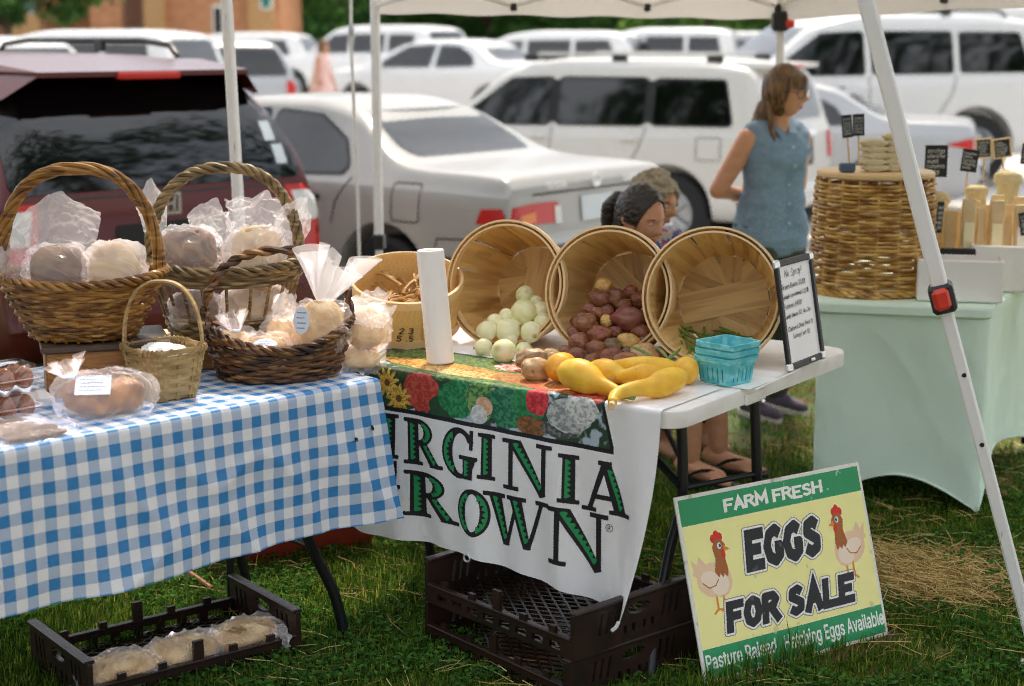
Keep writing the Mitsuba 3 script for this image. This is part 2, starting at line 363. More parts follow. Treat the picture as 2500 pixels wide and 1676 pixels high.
_i = np.arange(GXX.size).reshape(GXX.shape)
_f = np.vstack([np.stack([_i[:-1, :-1].ravel(), _i[1:, :-1].ravel(), _i[1:, 1:].ravel()], 1), np.stack([_i[:-1, :-1].ravel(), _i[1:, 1:].ravel(), _i[:-1, 1:].ravel()], 1)])
def lawn_colour(p, n, uv):
    a = fbm(p.x * 3.2, p.y * 3.2, 0.5, 4)
    b = fbm(p.x * 26, p.y * 26, 4.0, 3)
    soil = mix(lin('#4a3322'), lin('#6d4a2f'), b)
    green = mix(lin('#26391d'), lin('#47602c'), b)
    straw = mix(lin('#8a744a'), lin('#b59b63'), b)
    c = mix(soil, green, smoothstep(0.36, 0.60, a))
    c = mix(c, straw, smoothstep(0.50, 0.74, fbm(p.x * 5.1 + 9, p.y * 5.1, 2.2, 4)) * 0.35)
    lot = mix(lin('#a09c97'), lin('#c4c1bc'), fbm(p.x * 8, p.y * 8, 1.0, 4))
    edge = p.y + 1.2 * (fbm(p.x * 0.7, p.y * 0.7, 3.0, 3) - 0.5)
    c = mix(c, lot, smoothstep(7.9, 8.4, edge) * (1 - smoothstep(58, 60, edge)))
    return c
M('lawn', proc(lawn_colour), 0.9)
whole('ground', tm(np.stack([GXX, GYY, GZZ], -1).reshape(-1, 3), _f), 'lawn', True)
labels['ground'] = {'label': 'trodden grass with bare soil and straw running back into the pale parking field', 'kind': 'structure'}

# ------------------------------------------------------------------ trees and shrubs
def leaves(n, pos_fn, size, cols, seed, parent, name='crown', mat='leaf'):
    r = np.random.default_rng(seed)
    c = pos_fn(r, n); n = len(c)
    a = r.normal(size=(n, 3)); a /= np.linalg.norm(a, axis=1, keepdims=True)
    b = np.cross(a, r.normal(size=(n, 3))); b /= np.linalg.norm(b, axis=1, keepdims=True)
    s = size * r.uniform(.6, 1.4, (n, 1))
    v = np.stack([c - a * s, c + b * s * .5, c + a * s, c - b * s * .5], 1).reshape(-1, 3)
    k = np.arange(n)[:, None] * 4
    f = np.vstack([k + [0, 1, 2], k + [0, 2, 3]])
    col = np.array(cols)[r.integers(0, len(cols), n)] * r.uniform(.7, 1.3, (n, 1))
    return part(parent, name, tm(v, f), mat, False, color=np.repeat(np.clip(col, 0, 1), 4, 0))
GREENS = [lin('#456b3a'), lin('#527a40'), lin('#3a5c33'), lin('#64894a')]
YGREENS = [lin('#67904a'), lin('#7a9f54'), lin('#557d42'), lin('#8fab62')]
M('bark', '#4b3a2c', 0.9)
def tree(label, x, y, h, r, z0, n, cols, seed, group, name='tree', leaf=.16, trunk=.16):
    """trunk with limbs and a crown of leaf clumps from z0 to h"""
    t = thing(name, label, 'tree' if name == 'tree' else 'shrub', group)
    g = float(ground_z(x, y)); q = np.random.default_rng(seed)
    limbs = [tube([(x, y, g - .1), (x + .05, y, g + h * .3), (x + .1 * q.normal(), y, g + h * .72)], [trunk, trunk * .75, trunk * .3], 8)]
    cl = []
    for k in range(14 + int(r * 6)):
        a = q.uniform(0, 2 * PI); u = q.uniform(0, 1) ** .5; zz = q.uniform(0, 1)
        R0 = r * (0.45 + 0.75 * math.sin(PI * min(1, zz * .85 + .12)))
        p = np.array([x + R0 * u * math.cos(a), y + R0 * u * math.sin(a), g + z0 + (h - z0) * zz])
        cl.append((p, r * q.uniform(.22, .4)))
        if k % 2 == 0:
            s = np.array([x, y, g + min(h * .6, max(z0 * .8, zz * h * .6))])
            limbs.append(tube([s, (s + p) / 2 + [0, 0, .1], p], [trunk * .4, trunk * .25, .02], 5))
    part(t, 'trunk', cat(limbs), 'bark')
    def pos(rr, n):
        i = rr.integers(0, len(cl), n); d = rr.normal(size=(n, 3)); d /= np.linalg.norm(d, axis=1, keepdims=True)
        rad = np.array([c[1] for c in cl])[i][:, None] * rr.uniform(.55, 1.05, (n, 1))
        p = np.array([c[0] for c in cl])[i] + d * rad * [1, 1, .75]
        return p[p[:, 2] > g + .15]
    leaves(n, pos, leaf, cols, seed + 50, t, mat='leaf_far' if y > 40 else 'leaf')
    return t
# wood edge behind the parked cars
tl = ['dark tree far behind the left parked cars, beside the brick building', 'broad tree straight behind the long white utility vehicle', 'tree in the gap under the canopy hem, left of its middle', 'dark green tree under the middle of the canopy hem',
      'light green tree under the canopy hem right of its middle', 'sunlit tree behind the rear canopy leg', 'yellowish tree left of the tall white van', 'dark tree behind the tall white van']
for k, (x, y, h, r, cols) in enumerate([(-10.5, 66, 9, 3.2, GREENS), (-6.2, 72, 10, 4.2, GREENS), (-1.2, 74, 9, 4.0, GREENS), (3.2, 78, 10, 4.2, GREENS), (8.6, 72, 8, 3.8, YGREENS), (13.4, 76, 9, 4.3, YGREENS), (19.5, 74, 9, 4.4, YGREENS), (27, 76, 10, 5, GREENS)]):
    tree(tl[k], x, y, h, r, .5, 5600, [np.array(c_) * 1.2 for c_ in cols], 100 + k, 'trees edging the parking field', leaf=.24, trunk=.22)
for k, x in enumerate((-14, -10, -6.5, -3, 1, 5, 9.5, 14, 19, 24.5, 30)):
    tree('low bush under the trees at the far edge of the parking field', x, 84 + 2 * (k % 2), 4.6, 3.2, .1, 2600, [np.array(c_) * 1.2 for c_ in (YGREENS if k > 6 else GREENS)], 200 + k, 'bushes under the far trees', name='shrub', leaf=.3)
tree('spreading tree whose branches hang in front of the brick building', -15.2, 49, 7.5, 3.3, 2.25, 5200, GREENS, 120, 'trees edging the parking field', leaf=.2)
tree('dark tree left of the brick building porch', -24.5, 64, 9, 3.0, .6, 4200, GREENS, 121, 'trees edging the parking field', leaf=.22)
# trees behind the photographer, seen only as reflections in the car windows
for k, (x, y, h, r, z0, lab) in enumerate([(-3.5, -9, 9.5, 3.4, 1.4, 'broad tree behind the photographer, left of the middle'), (4.2, -9, 8.5, 3.2, 1.6, 'broad tree behind the photographer, right of the middle'), (12.0, 5.8, 15.5, 5.4, 1.8, 'tall tree right of the stalls, mirrored in the minivan window'),
        (14.5, 10.5, 9.0, 3.6, .9, 'tree right of the parked cars, outside the picture'), (9.5, -1.5, 8.5, 3, 1.5, 'tree right of the photographer, outside the picture'), (-12.5, 2.6, 15.0, 4.2, 1.6, 'tree left of the stalls, mirrored in the pearl utility vehicle'), (-17, -2.5, 16, 4.6, .7, 'tall tree left behind the photographer'), (-9, -5.5, 14, 3.8, .8, 'round tree left behind the photographer'), (-21, 5.5, 16, 4.5, .6, 'wide tree far left of the stalls')]):
    tree(lab, x, y, h, r, z0, 9000 if h > 12 else 5000, [lin('#33502b'), lin('#3f6231'), lin('#2a4324')], 140 + k, 'trees around the market outside the picture', leaf=.15)

# ------------------------------------------------------------------ brick building at the back left
def brick(p, n, uv):
    u, v = (p.x + p.y) * 4.2, p.z * 12.5
    row = dr.floor(v); uu = u + 0.5 * (row - 2 * dr.floor(row / 2))
    fx, fz = uu - dr.floor(uu), v - row
    mortar = dr.maximum(1 - smoothstep(0.02, 0.06, dr.minimum(fx, 1 - fx)), 1 - smoothstep(0.06, 0.16, dr.minimum(fz, 1 - fz)))
    c = mix(lin('#a5643f'), lin('#c98d5c'), cell_rand(dr.floor(uu), row, 3))
    return mix(c, lin('#b8a08a'), mortar * 0.7)
M('brick', proc(brick), 0.9)
M('column_stone', '#b08a5c', 0.85)
M('roof_grey', '#6a625a', 0.9); M('shutter_brown', '#6b4a38', 0.8)
M('teal_pane', '#2f7466', 0.15)
b = thing('brick_building', 'tan brick building with stone piers and dark porch at the back left', 'building')
BY = 58.0
def bpx(px): return (px - 1169.5) / 3650 * BY
gz = float(ground_z(-16, BY))
def bbox(x0, x1, z0, z1, y0, y1): return rbox(x1 - x0, y1 - y0, z1 - z0, .01, ((x0 + x1) / 2, (y0 + y1) / 2, (z0 + z1) / 2))
part(b, 'wall', bbox(bpx(225), bpx(650), gz - .2, 5.5, BY, BY + 6), 'brick')
part(b, 'wall', bbox(bpx(-260), bpx(225), gz - .2, 5.5, BY + 3.0, BY + 6), 'brick', label='recessed porch wall')
part(b, 'roof', bbox(bpx(-280), bpx(670), 5.5, 5.8, BY - 1.2, BY + 6.5), 'roof_grey')
for x0, x1 in ((40, 118), (-150, -80), (352, 395), (583, 640)):
    part(b, 'pier', bbox(bpx(x0), bpx(x1), gz - .2, 5.49, BY - .5, BY - .003), 'column_stone')
for x0, x1, zz in ((50, 70, 1.63 + 50 * BY / 3650), (85, 110, 1.63 + 50 * BY / 3650), (615, 635, 1.63 + 60 * BY / 3650)):
    w = part(b, 'window', bbox(bpx(x0) - .06, bpx(x1) + .06, zz, zz + 1.0, BY - .55, BY - .502), 'white_plastic')
    part(w, 'pane', bbox(bpx(x0), bpx(x1), zz + .06, zz + .94, BY - .57, BY - .552), 'teal_pane')
w = part(b, 'window', bbox(bpx(500), bpx(542), gz + .6, 2.75, BY - .1, BY - .004), 'white_plastic', label='white framed window')
for q in ((504, 520), (524, 539)):
    for z0, z1 in ((gz + .7, 1.65), (1.75, 2.65)):
        part(w, 'pane', bbox(bpx(q[0]), bpx(q[1]), z0, z1, BY - .12, BY - .102), 'glass_dark')
for x0, x1 in ((300, 314), (318, 326), (330, 350)):
    part(b, 'shutter', bbox(bpx(x0), bpx(x1), gz, 3.6, BY - .12, BY - .004), 'shutter_brown')

# ------------------------------------------------------------------ cars
def car_frame(x, y, yaw, z=None, s=1.0):
    a = math.radians(yaw)
    z = float(ground_z(x - math.sin(a) * 2.2, y + math.cos(a) * 2.2)) if z is None else z
    t = frame((x, y, z), (-math.sin(a), math.cos(a), 0), (-math.cos(a), -math.sin(a), 0), (0, 0, 1)); t[:3, :3] *= s
    return t
SPEC = {
 'van': dict(L=5.1, zt=[(0, .50), (.04, .60), (.12, .63), (.15, .95), (.19, 1.08), (.50, 1.58), (.64, 1.67), (1.3, 1.735), (2.4, 1.74), (3.2, 1.66), (3.6, 1.5), (4.35, 1.1), (4.9, .92), (5.05, .7), (5.1, .5)],
    zb=[(0, 1.02), (5.1, .96)], wb=[(0, .80), (.05, .90), (.2, .935), (.8, .955), (4, .95), (4.8, .85), (5.1, .6)],
    wr=[(0, .85), (.15, .88), (.25, .85), (.55, .73), (1, .70), (3.2, .68), (3.7, .75), (4.4, .82), (5.1, .5)], zs=[(0, .42), (.15, .3), (.6, .22), (4.6, .22), (5.1, .35)], wheels=(1.0, 4.0, .33)),
 'sedan': dict(L=4.77, zt=[(0, .56), (.08, .62), (.12, .68), (.15, .93), (.24, 1.005), (.9, 1.035), (1.02, 1.06), (1.55, 1.34), (1.95, 1.405), (2.5, 1.40), (2.85, 1.34), (3.65, 1.0), (4.45, .82), (4.7, .66), (4.77, .5)],
    zb=[(0, .90), (2, .93), (4.77, .84)], wb=[(0, .74), (.1, .83), (.5, .875), (2.4, .89), (4, .87), (4.55, .78), (4.77, .58)],
    wr=[(0, .72), (.9, .74), (1.1, .70), (1.6, .56), (2.2, .55), (2.8, .58), (3.6, .72), (4.4, .68), (4.77, .4)], zs=[(0, .40), (.2, .28), (.6, .2), (4.3, .2), (4.77, .34)], wheels=(1.05, 3.72, .31)),
 'suv': dict(L=4.89, zt=[(0, .60), (.08, .66), (.10, .70), (.13, 1.12), (.17, 1.24), (.34, 1.72), (.46, 1.79), (1.1, 1.84), (2.3, 1.84), (2.85, 1.76), (3.6, 1.24), (3.75, 1.2), (4.5, 1.12), (4.8, .95), (4.89, .6)],
    zb=[(0, 1.17), (4.89, 1.08)], wb=[(0, .84), (.1, .92), (.5, .96), (2.4, .97), (4, .96), (4.6, .90), (4.89, .72)],
    wr=[(0, .86), (.2, .86), (.42, .77), (1, .75), (2.8, .73), (3.5, .8), (4.4, .84), (4.89, .6)], zs=[(0, .48), (.2, .38), (.6, .32), (4.4, .32), (4.89, .42)], wheels=(1.12, 3.97, .39)),
 'bigvan': dict(L=5.6, zt=[(0, .55), (.05, .66), (.08, .7), (.12, 1.2), (.2, 1.95), (.35, 2.05), (1.3, 2.1), (3.6, 2.08), (4.0, 1.98), (4.7, 1.3), (4.85, 1.2), (5.4, 1.02), (5.55, .8), (5.6, .5)],
    zb=[(0, 1.25), (5.6, 1.15)], wb=[(0, .9), (.2, .98), (4.5, 1.0), (5.3, .9), (5.6, .7)],
    wr=[(0, .92), (.2, .88), (.5, .84), (3.8, .82), (4.7, .88), (5.6, .6)], zs=[(0, .48), (.3, .34), (5.2, .34), (5.6, .45)], wheels=(1.25, 4.6, .38)),
}
_bodies = {}
def car_body(kind):
    if kind in _bodies: return _bodies[kind]
    sp = SPEC[kind]; L = sp['L']
    Xs = np.unique(np.round(np.concatenate([np.linspace(0, L, 74), np.linspace(0, .7, 36), np.linspace(L - .25, L, 8)] + [np.array([a for a, _ in sp['zt']])]), 3))
    I = lambda k: PchipInterpolator(*np.array(sp[k]).T)(Xs)
    zt, zb, wb, wr, zs = (I(k) for k in ('zt', 'zb', 'wb', 'wr', 'zs'))
    zb = np.minimum(zb, zt - .015); zm = zs + (zb - zs) * .45
    dz = zt - zb
    H = [(wb * 0, zs), (wb * .84, zs), (wb * .955, zs + .06), (wb * .99, zs + .16), (wb, zm), (wb * .995, zb - .10), (wb * .975, zb - .02), (wb * .955, zb), (wr + .045 + .0 * dz, zb + .78 * dz), (wr + .015, zb + .9 * dz), (wr * .88, zb + .975 * dz), (wr * .5, zb + .995 * dz), (wr * 0, zt)]
    h = np.array([np.stack(q, -1) for q in H]).transpose(1, 0, 2)
    h[:, 8:10, 0] = np.minimum(h[:, 8:10, 0], (wb * .95)[:, None])
    for _ in range(2):
        q = [h[:, 0]]
        for i in range(h.shape[1] - 1):
            q += [h[:, i] * .75 + h[:, i + 1] * .25, h[:, i] * .25 + h[:, i + 1] * .75]
        h = np.stack(q + [h[:, -1]], 1)
    ring = np.concatenate([h, (h * [-1, 1])[:, -2:0:-1]], 1)
    n, k = ring.shape[:2]
    v = np.concatenate([np.broadcast_to(Xs[:, None, None], (n, k, 1)), ring], -1).reshape(-1, 3)
    f = []
    for i in range(n - 1):
        a = i * k + np.arange(k); b_ = i * k + (np.arange(k) + 1) % k
        f += [np.stack([a, b_, b_ + k], 1), np.stack([a, b_ + k, a + k], 1)]
    v = np.vstack([v, [[0, 0, ring[0, :, 1].mean()], [L, 0, ring[-1, :, 1].mean()]]])
    q = np.arange(k)
    f += [np.stack([np.full(k, len(v) - 2), (q + 1) % k, q], 1), np.stack([np.full(k, len(v) - 1), (n - 1) * k + q, (n - 1) * k + (q + 1) % k], 1)]
    m = tm(v, np.vstack(f))
    if m.volume < 0: m = tm(v, np.vstack(f)[:, ::-1])
    solid = m
    w0, w1, wr_ = sp['wheels']
    mm = to_m(m)
    cuts, liners = [], []
    for wx in (w0, w1):
        for s in (1, -1):
            c = m3.Manifold.cylinder(.5, wr_ + .055, wr_ + .055, 40).rotate([90, 0, 0]).translate([wx, (.62 if s > 0 else -.62) + .25 * 1.0, wr_ + .03])
            c = m3.Manifold.cylinder(.6, wr_ + .055, wr_ + .055, 40).rotate([90, 0, 0]).translate([wx, 1.25 if s > 0 else -.65, wr_ + .03])
            cuts.append(c)
    cutm = m3.Manifold.batch_boolean(cuts, m3.OpType.Add)
    out = from_m(mm - cutm)
    _bodies[kind] = (solid, out)
    return _bodies[kind]
AX = {'L': (lambda p: np.c_[p[:, 0], np.full(len(p), 4.0), p[:, 1]], (0, -1, 0)), 'R': (lambda p: np.c_[p[:, 0], np.full(len(p), -4.0), p[:, 1]], (0, 1, 0)),
      'B': (lambda p: np.c_[np.full(len(p), -4.0), p], (1, 0, 0)), 'F': (lambda p: np.c_[np.full(len(p), 9.0), p], (-1, 0, 0)), 'T': (lambda p: np.c_[p, np.full(len(p), 5.0)], (0, 0, -1))}
def decal(body, poly, ax, off=.005, step=.06, thick=None):
    """sheet lying on the body where the polygon, seen along the axis, falls on it"""
    P, F = flat(poly, step)
    O, d = AX[ax][0](P), np.array(AX[ax][1], float)
    loc, ri, ti = body.ray.intersects_location(O, np.broadcast_to(d, O.shape), multiple_hits=False)
    hit = np.full(len(P), -1); hit[ri] = np.arange(len(ri))
    q = np.full((len(P), 3), np.nan); q[ri] = loc - d * off
    keep = ~np.isnan(q[F]).any((1, 2))
    F = F[keep]
    e = q[F]; nn = np.cross(e[:, 1] - e[:, 0], e[:, 2] - e[:, 0])
    F = np.where((nn @ d > 0)[:, None], F[:, ::-1], F)
    used = np.unique(F); mp = np.zeros(len(P), int); mp[used] = np.arange(len(used))
    return tm(q[used], mp[F])
def rpoly(pts, r=.04): return Polygon(pts).buffer(-r).buffer(r, quad_segs=4)
_wheel = {}
def wheel_meshes(r, w=.2):
    if r not in _wheel:
        rr = r * .63
        ty = lathe([(rr, -w / 2 + .01), (rr + .02, -w / 2), (r - .03, -w / 2), (r, -w / 2 + .03), (r, w / 2 - .03), (r - .03, w / 2), (rr + .02, w / 2), (rr, w / 2 - .01), (rr - .01, 0), (rr, -w / 2 + .01)], 36)
        rim = [lathe([(rr, w / 2 - .012), (rr - .02, w / 2 - .004), (rr - .04, w / 2 - .03), (rr - .05, w / 2 - .07), (.0, w / 2 - .07)], 36), lathe([(.0, w / 2 - .012), (.05, w / 2 - .014), (.065, w / 2 - .03), (.065, w / 2 - .07)], 18)]
        for k in range(5):
            s = rbox(rr - .06, .055, .03, .008, ((rr - .06) / 2 + .04, 0, w / 2 - .032)); rim.append(X(s, R('z', 72 * k)))
        _wheel[r] = (X(ty, R('x', -90)), X(cat(rim), R('x', -90)))
    return _wheel[r]
WINDOWS = {
 'van': dict(L=[[(.62, 1.10), (1.62, 1.07), (1.62, 1.52), (.85, 1.53)], [(1.72, 1.06), (2.75, 1.04), (2.75, 1.52), (1.72, 1.53)], [(2.85, 1.04), (3.95, 1.03), (3.35, 1.46), (2.85, 1.52)]], B=[(-.80, 1.10), (.80, 1.10), (.66, 1.60), (-.66, 1.60)], F=[(-.75, 1.12), (.75, 1.12), (.62, 1.55), (-.62, 1.55)]),
 'sedan': dict(L=[[(1.36, .975), (2.14, .95), (2.17, 1.315), (1.78, 1.29), (1.5, 1.15)], [(2.24, .95), (3.4, .94), (2.8, 1.29), (2.24, 1.315)]], B=[(-.60, 1.065), (.60, 1.065), (.50, 1.325), (-.50, 1.325)], F=[(-.68, 1.0), (.68, 1.0), (.52, 1.32), (-.52, 1.32)]),
 'suv': dict(L=[[(.52, 1.235), (1.30, 1.23), (1.30, 1.635), (.62, 1.63)], [(1.40, 1.225), (2.30, 1.215), (2.30, 1.64), (1.40, 1.64)], [(2.40, 1.21), (3.45, 1.20), (2.85, 1.62), (2.40, 1.64)]], B=[(-.74, 1.26), (.74, 1.26), (.66, 1.69), (-.66, 1.69)], F=[(-.74, 1.27), (.74, 1.27), (.64, 1.70), (-.64, 1.70)]),
 'bigvan': dict(L=[[(.35, 1.3), (1.6, 1.3), (1.6, 1.78), (.35, 1.78)], [(1.75, 1.3), (3.0, 1.3), (3.0, 1.78), (1.75, 1.78)], [(3.15, 1.3), (4.5, 1.28), (4.05, 1.76), (3.15, 1.78)]], B=[(-.72, 1.3), (.72, 1.3), (.7, 1.8), (-.7, 1.8)], F=[(-.8, 1.3), (.8, 1.3), (.7, 1.85), (-.7, 1.85)]),
}
def car(label, kind, paint, t, glass='glass_dark', name='parked_car', group=None, sides='L', rear=True, front=True, wheels=True, lamps=True):
    k = thing(name, label, 'car', group)
    solid, body = car_body(kind); W = WINDOWS[kind]; w0, w1, wr_ = SPEC[kind]['wheels']
    part(k, 'body', X(body, t), paint, 32)
    for s in sides:
        for pl in W['L']: part(k, 'window', X(decal(solid, rpoly(pl), s, .006), t), glass, True)
    if rear: part(k, 'rear_window', X(decal(solid, rpoly(W['B'], .06), 'B', .006), t), glass, True)
    if front: part(k, 'windscreen', X(decal(solid, rpoly(W['F'], .06), 'F', .006), t), glass, True)
    if wheels:
        ty, rim = wheel_meshes(wr_)
        for wx in (w0, w1):
            for s in (1, -1):
                tr = t @ Tr(wx, s * (SPEC[kind]['wb'][3][1] - .125), wr_) @ (np.eye(4) if s > 0 else R('z', 180))
                wk = part(k, 'wheel', X(ty, tr), 'tyre', 40); part(wk, 'rim', X(rim, tr), 'rim', 40)
    mx = {'van': (3.75, 1.08), 'sedan': (3.15, .99), 'suv': (3.2, 1.27), 'bigvan': (4.25, 1.35)}[kind]; mw = SPEC[kind]['wb'][2][1]
    for s in (1, -1):
        part(k, 'wing_mirror', X(trimesh.convex.convex_hull(np.vstack([blob(.05, .085, .07, 2).vertices + [mx[0], s * (mw + .10), mx[1]], [[mx[0] + .03, s * (mw - .06), mx[1] - .05]]])), t), paint, 40)
        part(k, 'door_handle', X(rbox(.15, .03, .035, .01, ((w0 + w1) / 2 - .55, s * (mw + .012 if kind != 'sedan' else mw + .045), W['L'][0][0][1] - .13)), t), paint) if name == 'parked_car' else None
    if lamps:
        zz = {'van': (.7, 1.02), 'sedan': (.72, .88), 'suv': (.86, 1.12), 'bigvan': (.8, 1.15)}[kind]; yy = {'van': .90, 'sedan': .80, 'suv': .92, 'bigvan': .94}[kind]
        for s in (1, -1):
            pl = Polygon([(s * yy, zz[0]), (s * (yy - .16), zz[0]), (s * (yy - .16), zz[1]), (s * yy, zz[1])])
            part(k, 'taillight', X(decal(solid, pl, 'B', .008), t), 'lamp_red', True)
    return k, solid, t
def on_side(k, solid, t, name, poly, mat, ax='L', off=.007, step=.05, **kw):
    return part(k, name, X(decal(solid, poly, ax, off, step), t), mat, True, **kw)

# maroon minivan, its tail towards the stall
tv = car_frame(-1.60, 7.86, 45, -.19)
vk, vs, _ = car('maroon minivan with its tinted tailgate window facing the baskets', 'van', 'paint_maroon', tv, lamps=False, name='parked_minivan', sides='LR')
del scene[vk + '__rear_window']
on_side(vk, vs, tv, 'rear_window', Polygon([(-.86, 1.09), (.84, 1.09), (.82, 1.3), (.71, 1.58), (.6, 1.62), (-.6, 1.62), (-.74, 1.58), (-.84, 1.3)]).buffer(-.05).buffer(.05), 'glass_dark', 'B', .006, .05)
sp = cat(trimesh.convex.convex_hull(np.array([(.80, y, 1.705) for y in (-.64, .64)] + [(.30, y, 1.655) for y in (-.6, .6)] + [(.30, y, 1.63) for y in (-.6, .6)] + [(.7, y, 1.66) for y in (-.68, .68)])),
    *[trimesh.convex.convex_hull(np.array([(.78, s * .62, 1.70), (.30, s * .58, 1.653), (.31, s * .60, 1.632), (.40, s * .74, 1.53), (.46, s * .75, 1.52), (.75, s * .72, 1.62)])) for s in (1, -1)])
spk = part(vk, 'spoiler', X(sp, tv), 'paint_maroon', 30)
part(spk, 'brake_light', X(rbox(.03, .36, .035, .006, (.297, 0, 1.632)), tv), 'lamp_red')
H1 = sbox(-.052, -.045, .052, .045).buffer(.01).difference(sbox(-.04, -.035, .04, .035).buffer(.006))
H2 = unary_union([Polygon([(-.034, .036), (-.02, .036), (-.014, -.036), (-.028, -.036)]), Polygon([(.034, .036), (.02, .036), (.014, -.036), (.028, -.036)]), sbox(-.02, -.008, .02, .006)])
emb = extrude(unary_union([H1, H2]), .012)
part(vk, 'emblem', X(emb, tv @ Tr(.158, 0, 1.005) @ frame((0, 0, 0), (0, -1, 0), (0, 0, 1), (-1, 0, 0))), 'chrome', 25)
for s in (1, -1):
    on_side(vk, vs, tv, 'taillight', Polygon([(s * .93, .66), (s * .76, .66), (s * .72, 1.05), (s * .90, 1.05)]), 'lamp_red', 'B', .01)
    on_side(vk, vs, tv, 'taillight_lens', Polygon([(s * .925, .86), (s * .79, .86), (s * .75, 1.02), (s * .90, 1.02)]), 'lamp_clear', 'B', .016)
    on_side(vk, vs, tv, 'taillight', Polygon([(.10, .66), (.24, .68), (.22, 1.03), (.15, 1.03)]), 'lamp_red', 'L' if s > 0 else 'R', .008)
    rl = [(.95, s * .60, 1.72), (1.02, s * .60, 1.775), (1.3, s * .60, 1.80), (2.6, s * .60, 1.80), (2.9, s * .60, 1.775), (3.0, s * .6, 1.70)]
    part(vk, 'roof_rail', X(cat(tube(rl, .017, 6), rbox(.1, .03, .07, .008, (1.75, s * .6, 1.77))), tv), 'trim_black')
on_side(vk, vs, tv, 'tailgate_seam', LineString([(-.66, .66), (-.7, .9), (-.66, 1.06), (.66, 1.06), (.7, .9), (.66, .66)]).buffer(.005), 'seam', 'B', .004)
on_side(vk, vs, tv, 'number_plate_recess', sbox(-.3, .72, .3, .9).buffer(.02), 'trim_black', 'B', .005)
for yy, zz, c in ((-.72, 1.33, 0), (-.75, 1.21, 1)):
    on_side(vk, vs, tv, 'sticker', sbox(yy - .035, zz - .05, yy + .035, zz + .05), 'plate_white', 'B', .009, label='small white sticker in the corner of the tailgate window')

# champagne saloon
tc = car_frame(.60, 9.38, 52, -.14)
ck, cs, _ = car('champagne grey saloon seen from behind, parked beside the maroon minivan', 'sedan', 'paint_champagne', tc, lamps=False, name='parked_saloon', sides='LR')
for s in (1, -1):
    on_side(ck, cs, tc, 'taillight', Polygon([(s * .84, .735), (s * .36, .725), (s * .38, .845), (s * .6, .85), (s * .84, .835)]), 'lamp_red', 'B', .008)
    on_side(ck, cs, tc, 'turn_light', Polygon([(s * .74, .74), (s * .60, .74), (s * .60, .80), (s * .74, .79)]), 'lamp_amber', 'B', .013)
    on_side(ck, cs, tc, 'reverse_light', sbox(min(s * .36, s * .42), .72, max(s * .36, s * .42), .82), 'lamp_clear', 'B', .013)
    on_side(ck, cs, tc, 'taillight', Polygon([(.10, .735), (.34, .745), (.31, .825), (.13, .838)]), 'lamp_red', 'L' if s > 0 else 'R', .008)
    [on_side(ck, cs, tc, 'door_seam', LineString(q).buffer(.005), 'seam', 'L' if s > 0 else 'R', .004) for q in ([(2.2, .3), (2.19, .95)], [(1.45, .68), (1.42, .8), (1.32, .95)])]
    on_side(ck, cs, tc, 'window_surround', unary_union([rpoly(q, .03).buffer(.016) for q in WINDOWS['sedan']['L']]), 'trim_black', 'L' if s > 0 else 'R', .003)
    on_side(ck, cs, tc, 'bumper_seam', LineString([(.12, .66), (.62, .64), (.66, .5)]).buffer(.005), 'seam', 'L' if s > 0 else 'R', .004)
    part(ck, 'door_handle', X(rbox(.16, .03, .035, .01, (1.62, s * .895, .83)), tc), 'trim_black')
    on_side(ck, cs, tc, 'side_moulding', LineString([(.5, .52), (.75, .53)]).buffer(.02), 'seam', 'L' if s > 0 else 'R', .01)
on_side(ck, cs, tc, 'fuel_flap', sbox(.78, .74, .95, .92).buffer(.02).boundary.buffer(.004), 'seam', 'L', .004)
on_side(ck, cs, tc, 'number_plate', sbox(-.155, .715, .155, .86), 'plate_white', 'B', .012)
on_side(ck, cs, tc, 'boot_seam', LineString([(-.6, .895), (.6, .895)]).buffer(.006), 'seam', 'B', .004)
on_side(ck, cs, tc, 'bumper_strip', sbox(-.8, .56, .8, .61), 'trim_black', 'B', .006)
em = Point(0, 0).buffer(.045).difference(Point(0, 0).buffer(.034)).union(affinity.scale(Point(0, 0).buffer(.03).difference(Point(0, 0).buffer(.02)), .6, 1))
part(ck, 'emblem', X(extrude(em, .01), tc @ Tr(.135, 0, .945) @ frame((0, 0, 0), (0, -1, 0), (0, 0, 1), (-1, 0, 0))), 'chrome', 25)
for w_, yy in (('TOYOTA', .50), ('CAMRY', -.28)):
    tx = meshkit.text_mesh(w_, .035, .006, True)
    part(ck, 'badge', X(tx, tc @ Tr(.135, yy, .92) @ frame((0, 0, 0), (0, -1, 0), (0, 0, 1), (-1, 0, 0))), 'chrome', 25)

